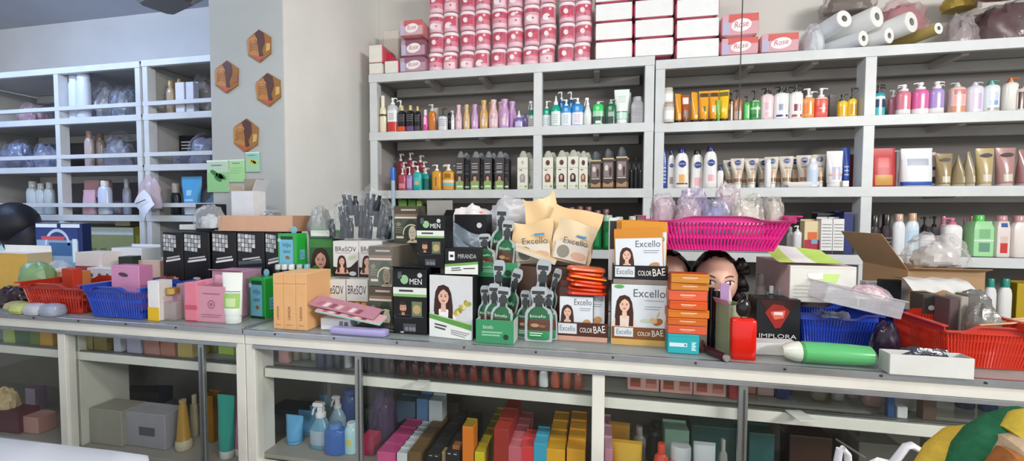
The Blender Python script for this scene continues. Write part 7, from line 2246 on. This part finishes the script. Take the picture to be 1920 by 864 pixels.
G().tube([at_(1905, 822, .78), at_(1930, 806, .78), at_(1975, 800, .79)], [.022, .03, .03], 'd3b648', 'fabric', 16).build('yellow_fold', t)
G().tube([at_(1872, 880, .77), at_(1905, 852, .77), at_(1950, 846, .77)], [.02, .032, .03], 'b9a284', 'fabric', 16).build('cream_fold', t)
G().tube([at_(1868, 885, .755), at_(1893, 864, .755), at_(1920, 872, .755)], [.016, .022, .02], '9a6238', 'fabric', 14).build('brown_fold', t)

# ------------------------------------------------------------------ the person behind the counter
p = atY(27, 420, 1.84)
t = thing('person', 'person with long black hair and a pale face mask, turned away behind the counter', 'person', (p.x, 1.84, 0))
zh = p.z
vsx = [(0, 0, zh * .58), (0, 0, zh * .72), (0, .005, zh * .84), (0, .0, zh - .13), (0, 0, zh - .07),
       (-.16, 0, zh * .83), (-.21, -.03, zh * .66), (-.2, -.09, zh * .58), (.16, 0, zh * .83), (.21, -.03, zh * .66), (.19, -.09, zh * .58),
       (-.09, 0, zh * .54), (-.09, -.01, zh * .3), (-.09, .02, .05), (-.09, -.1, .03), (.09, 0, zh * .54), (.09, -.01, zh * .3), (.09, .02, .05), (.09, -.1, .03),
       (-.2, -.12, zh * .53), (.19, -.12, zh * .53)]
eds = [(0, 1), (1, 2), (2, 3), (3, 4), (2, 5), (5, 6), (6, 7), (2, 8), (8, 9), (9, 10), (0, 11), (11, 12), (12, 13), (13, 14), (0, 15), (15, 16), (16, 17), (17, 18), (7, 19), (10, 20)]
rad = [.12, .11, .11, .05, .05, .055, .042, .03, .055, .042, .03, .08, .055, .04, .03, .08, .055, .04, .03, .025, .025]
me = bpy.data.meshes.new('body')
me.from_pydata(vsx, eds, [])
bpy.data.meshes.remove(me)
g = G()
for a_, b_ in eds:
    A, B = Vector(vsx[a_]), Vector(vsx[b_])
    g.tube([tuple(A.lerp(B, k)) for k in (-.06, .0, .25, .5, .75, 1.0, 1.06)], [rad[a_] * .7] + [rad[a_] + (rad[b_] - rad[a_]) * k for k in (0, .25, .5, .75, 1)] + [rad[b_] * .7], 'a9c4c0', 'fabric', 16)
g.loft([(zh * .56, .3, .2), (zh * .64, .28, .19), (zh * .74, .32, .2), (zh * .83, .36, .17), (zh * .87, .2, .12)], 'a9c4c0', 'fabric', 2.2, 24)
body = g.build('body')
rm = body.modifiers.new('one_surface', 'REMESH')
rm.mode = 'VOXEL'
rm.voxel_size = .014
rm.use_smooth_shade = True
ss = body.modifiers.new('smooth', 'SMOOTH')
ss.iterations = 6
me = body.data
me.materials.clear()
pm = bpy.data.materials.new('teal_cloth')
pm.use_nodes = True
pm.node_tree.nodes['Principled BSDF'].inputs['Base Color'].default_value = lin('a9c4c0')
pm.node_tree.nodes['Principled BSDF'].inputs['Roughness'].default_value = .85
me.materials.append(pm)
body.parent = t
g = G()
g.T = Matrix.Translation((0, 0, zh)) @ Matrix.Rotation(radians(-62), 4, 'Z')
head_mesh(g, .225, 'c99a7e')
hd = g.build('head', t)
g = G()
Tm = Matrix.Translation((0, 0, zh)) @ Matrix.Rotation(radians(-62), 4, 'Z')
g.T = Tm
hair_cap(g, .238, '15141c', .2, 1.06, .3)
g.T = Matrix.Translation((.035, .03, zh - .33))
g.blob(.225, .19, .37, '15141c', 'hair', 5, rough=.04, freq=2, flat=.9)
g.build('hair', t)
g = G()
g.T = Tm
for j in range(1):
    pts = []
    nu, nv = 14, 8
    g.grid(nu, nv, lambda u, v: ((u - .5) * .13, face_pt((u - .5) * .13, -.085 + .085 * v, .225) - .004, -.085 + .085 * v), 'b9d2cc', 'fabric')
g.build('face_mask', t)

# ------------------------------------------------------------------ small shifts that keep neighbours from touching
SHIFT = {
    'amber pump bottle at the back beside the black cartons': (0, -16, 0),
    'black carton with white lines of print on the second row': (0, 72, 0),
    'black flat carton lying behind the wide grey carton': (0, 32, 0),
    'blue printed box with a shiny white top and an arch on its front': (0, 20, 0),
    'brown long carton in the row beside the white row, third from the front': (0, -8, 0),
    'brown unprinted carton between the olive stack and the upper black carton': (0, 36, 0),
    'clear bag of small goods beside the white bottle': (0, 16, 0),
    'clear bag of small goods lying in the nearer blue basket': (-9, 0, 0),
    'clear bag of white sheeting slumped beside the lone red tissue pack': (-12, -36, 0),
    'clear bag with blue goods squeezed against the pillar': (0, 64, 0),
    'clear grey plastic box standing behind the tilted clear tray': (-6, 36, 0),
    'clear jar with a white label, standing on top of another jar': (0, -20, 0),
    'clear jar with a white label, the lower of two stacked by the shelf joint': (0, -32, 0),
    'cream carton of peach flat packs standing on edge beside the black cartons': (0, -28, 0),
    'crumpled clear bag hanging over the edge of the cardboard tray': (0, -40, 2),
    'dark brown bottle with a gold label': (9, 0, 0),
    'dark purple printed tissue pack in the middle next to the pink packs': (0, 0, 10),
    'dusky pink bag lying on top of the dark heap': (0, -24, 2),
    'frosted white container next to the silver bags on the top row': (0, -12, 0),
    'grey blue bag on the second row, middle of three': (-6, -32, 0),
    'grey blue small packet lying at the counter edge before the red basket': (0, -32, 0),
    'grey carton under the flat black carton': (0, 32, 0),
    'khaki carton on the middle shelf of the counter under the baskets': (9, 0, 0),
    'large pale blue tube standing on the third row': (0, 4, 0),
    'mustard carton squeezed beside the double post': (3, 0, 0),
    'olive hair dye carton on top of the stack, set further back': (3, 0, 0),
    'open white carton of dark goods at the counter edge before the red basket': (0, -24, 0),
    'pale and maroon carton behind the dotted white carton': (0, -28, 0),
    'pale grey hair dye carton with a long haired woman, half behind the wrapped olive carton': (-3, 4, 0),
    'pale pink bag of goods lying in the tilted clear tray': (-15, 0, 10),
    'pink tube with a white foot squeezed against the post': (0, 8, 0),
    'plain dark carton under the upper green pack, behind the beige cartons': (0, -8, 0),
    'red and lilac printed tissue pack lying on top of another beside the white bundles': (0, 0, 10),
    'red pouch with a golden food picture at its foot': (6, 0, 0),
    'red printed tissue pack on top of two purple packs': (6, -40, 10),
    'red triangular pack end between two white pack ends': (12, 0, 6),
    'royal blue lotion bottle at the shelf joint': (0, 32, 0),
    'second white carton beside the shiny bag': (0, -28, 0),
    'shadowed charcoal carton at the end of the charcoal row': (0, -32, 0),
    'shiny silver bag at the top of the red basket': (-12, 0, 0),
    'silver bag on the second row at the picture edge': (-12, 40, 0),
    'silver small packet lying at the counter edge before the red basket': (0, -32, 0),
    'silvery crinkled bag on the top row, first past the white containers': (0, 24, 0),
    'silvery crinkled bag on the top row, third past the white containers': (3, 32, 0),
    'small clear bag before the black carton': (0, 12, 0),
    'small yellow bag on top of the dark plum bag': (0, 32, 0),
    'tall cream hair dye carton with a copper haired woman, just past the post': (3, 0, 0),
    'tan sachet at the front of the heap, nearest the green sachets': (0, -4, 0),
    'tan sachet in the middle of the heap': (0, 24, 0),
    'thin white roll underneath and between the two large rolls': (15, -4, 0),
    'turquoise bottle with a black pump beside the shelf post': (3, 0, 0),
    'white and coral shopping bag crumpled on the black carton': (0, 24, 0),
    'white and tan printed sachet over the orange ones': (0, -4, 0),
    'white carton beside the amber bottle': (0, -36, 0),
    'white carton with grey dots standing behind the blue basket': (0, 8, 0),
    'white lotion bottle behind the maroon printed one': (0, -28, 0),
    'white pack end with red edges stacked above the corner pack': (0, 0, 6),
    'white pump bottle with a teal shoulder, next to the middle post': (0, 32, 0),
    'white roll of plastic sheeting with its end showing, upper one nearer the red packs': (0, 20, 4),
    'yellow green small packet lying at the counter edge before the red basket': (0, -28, 0)
}
for o in list(bpy.data.objects):
    k = SHIFT.get(o.get('label')) if o.parent is None else None
    if k:
        o.location = o.location + Vector(k) / 1000
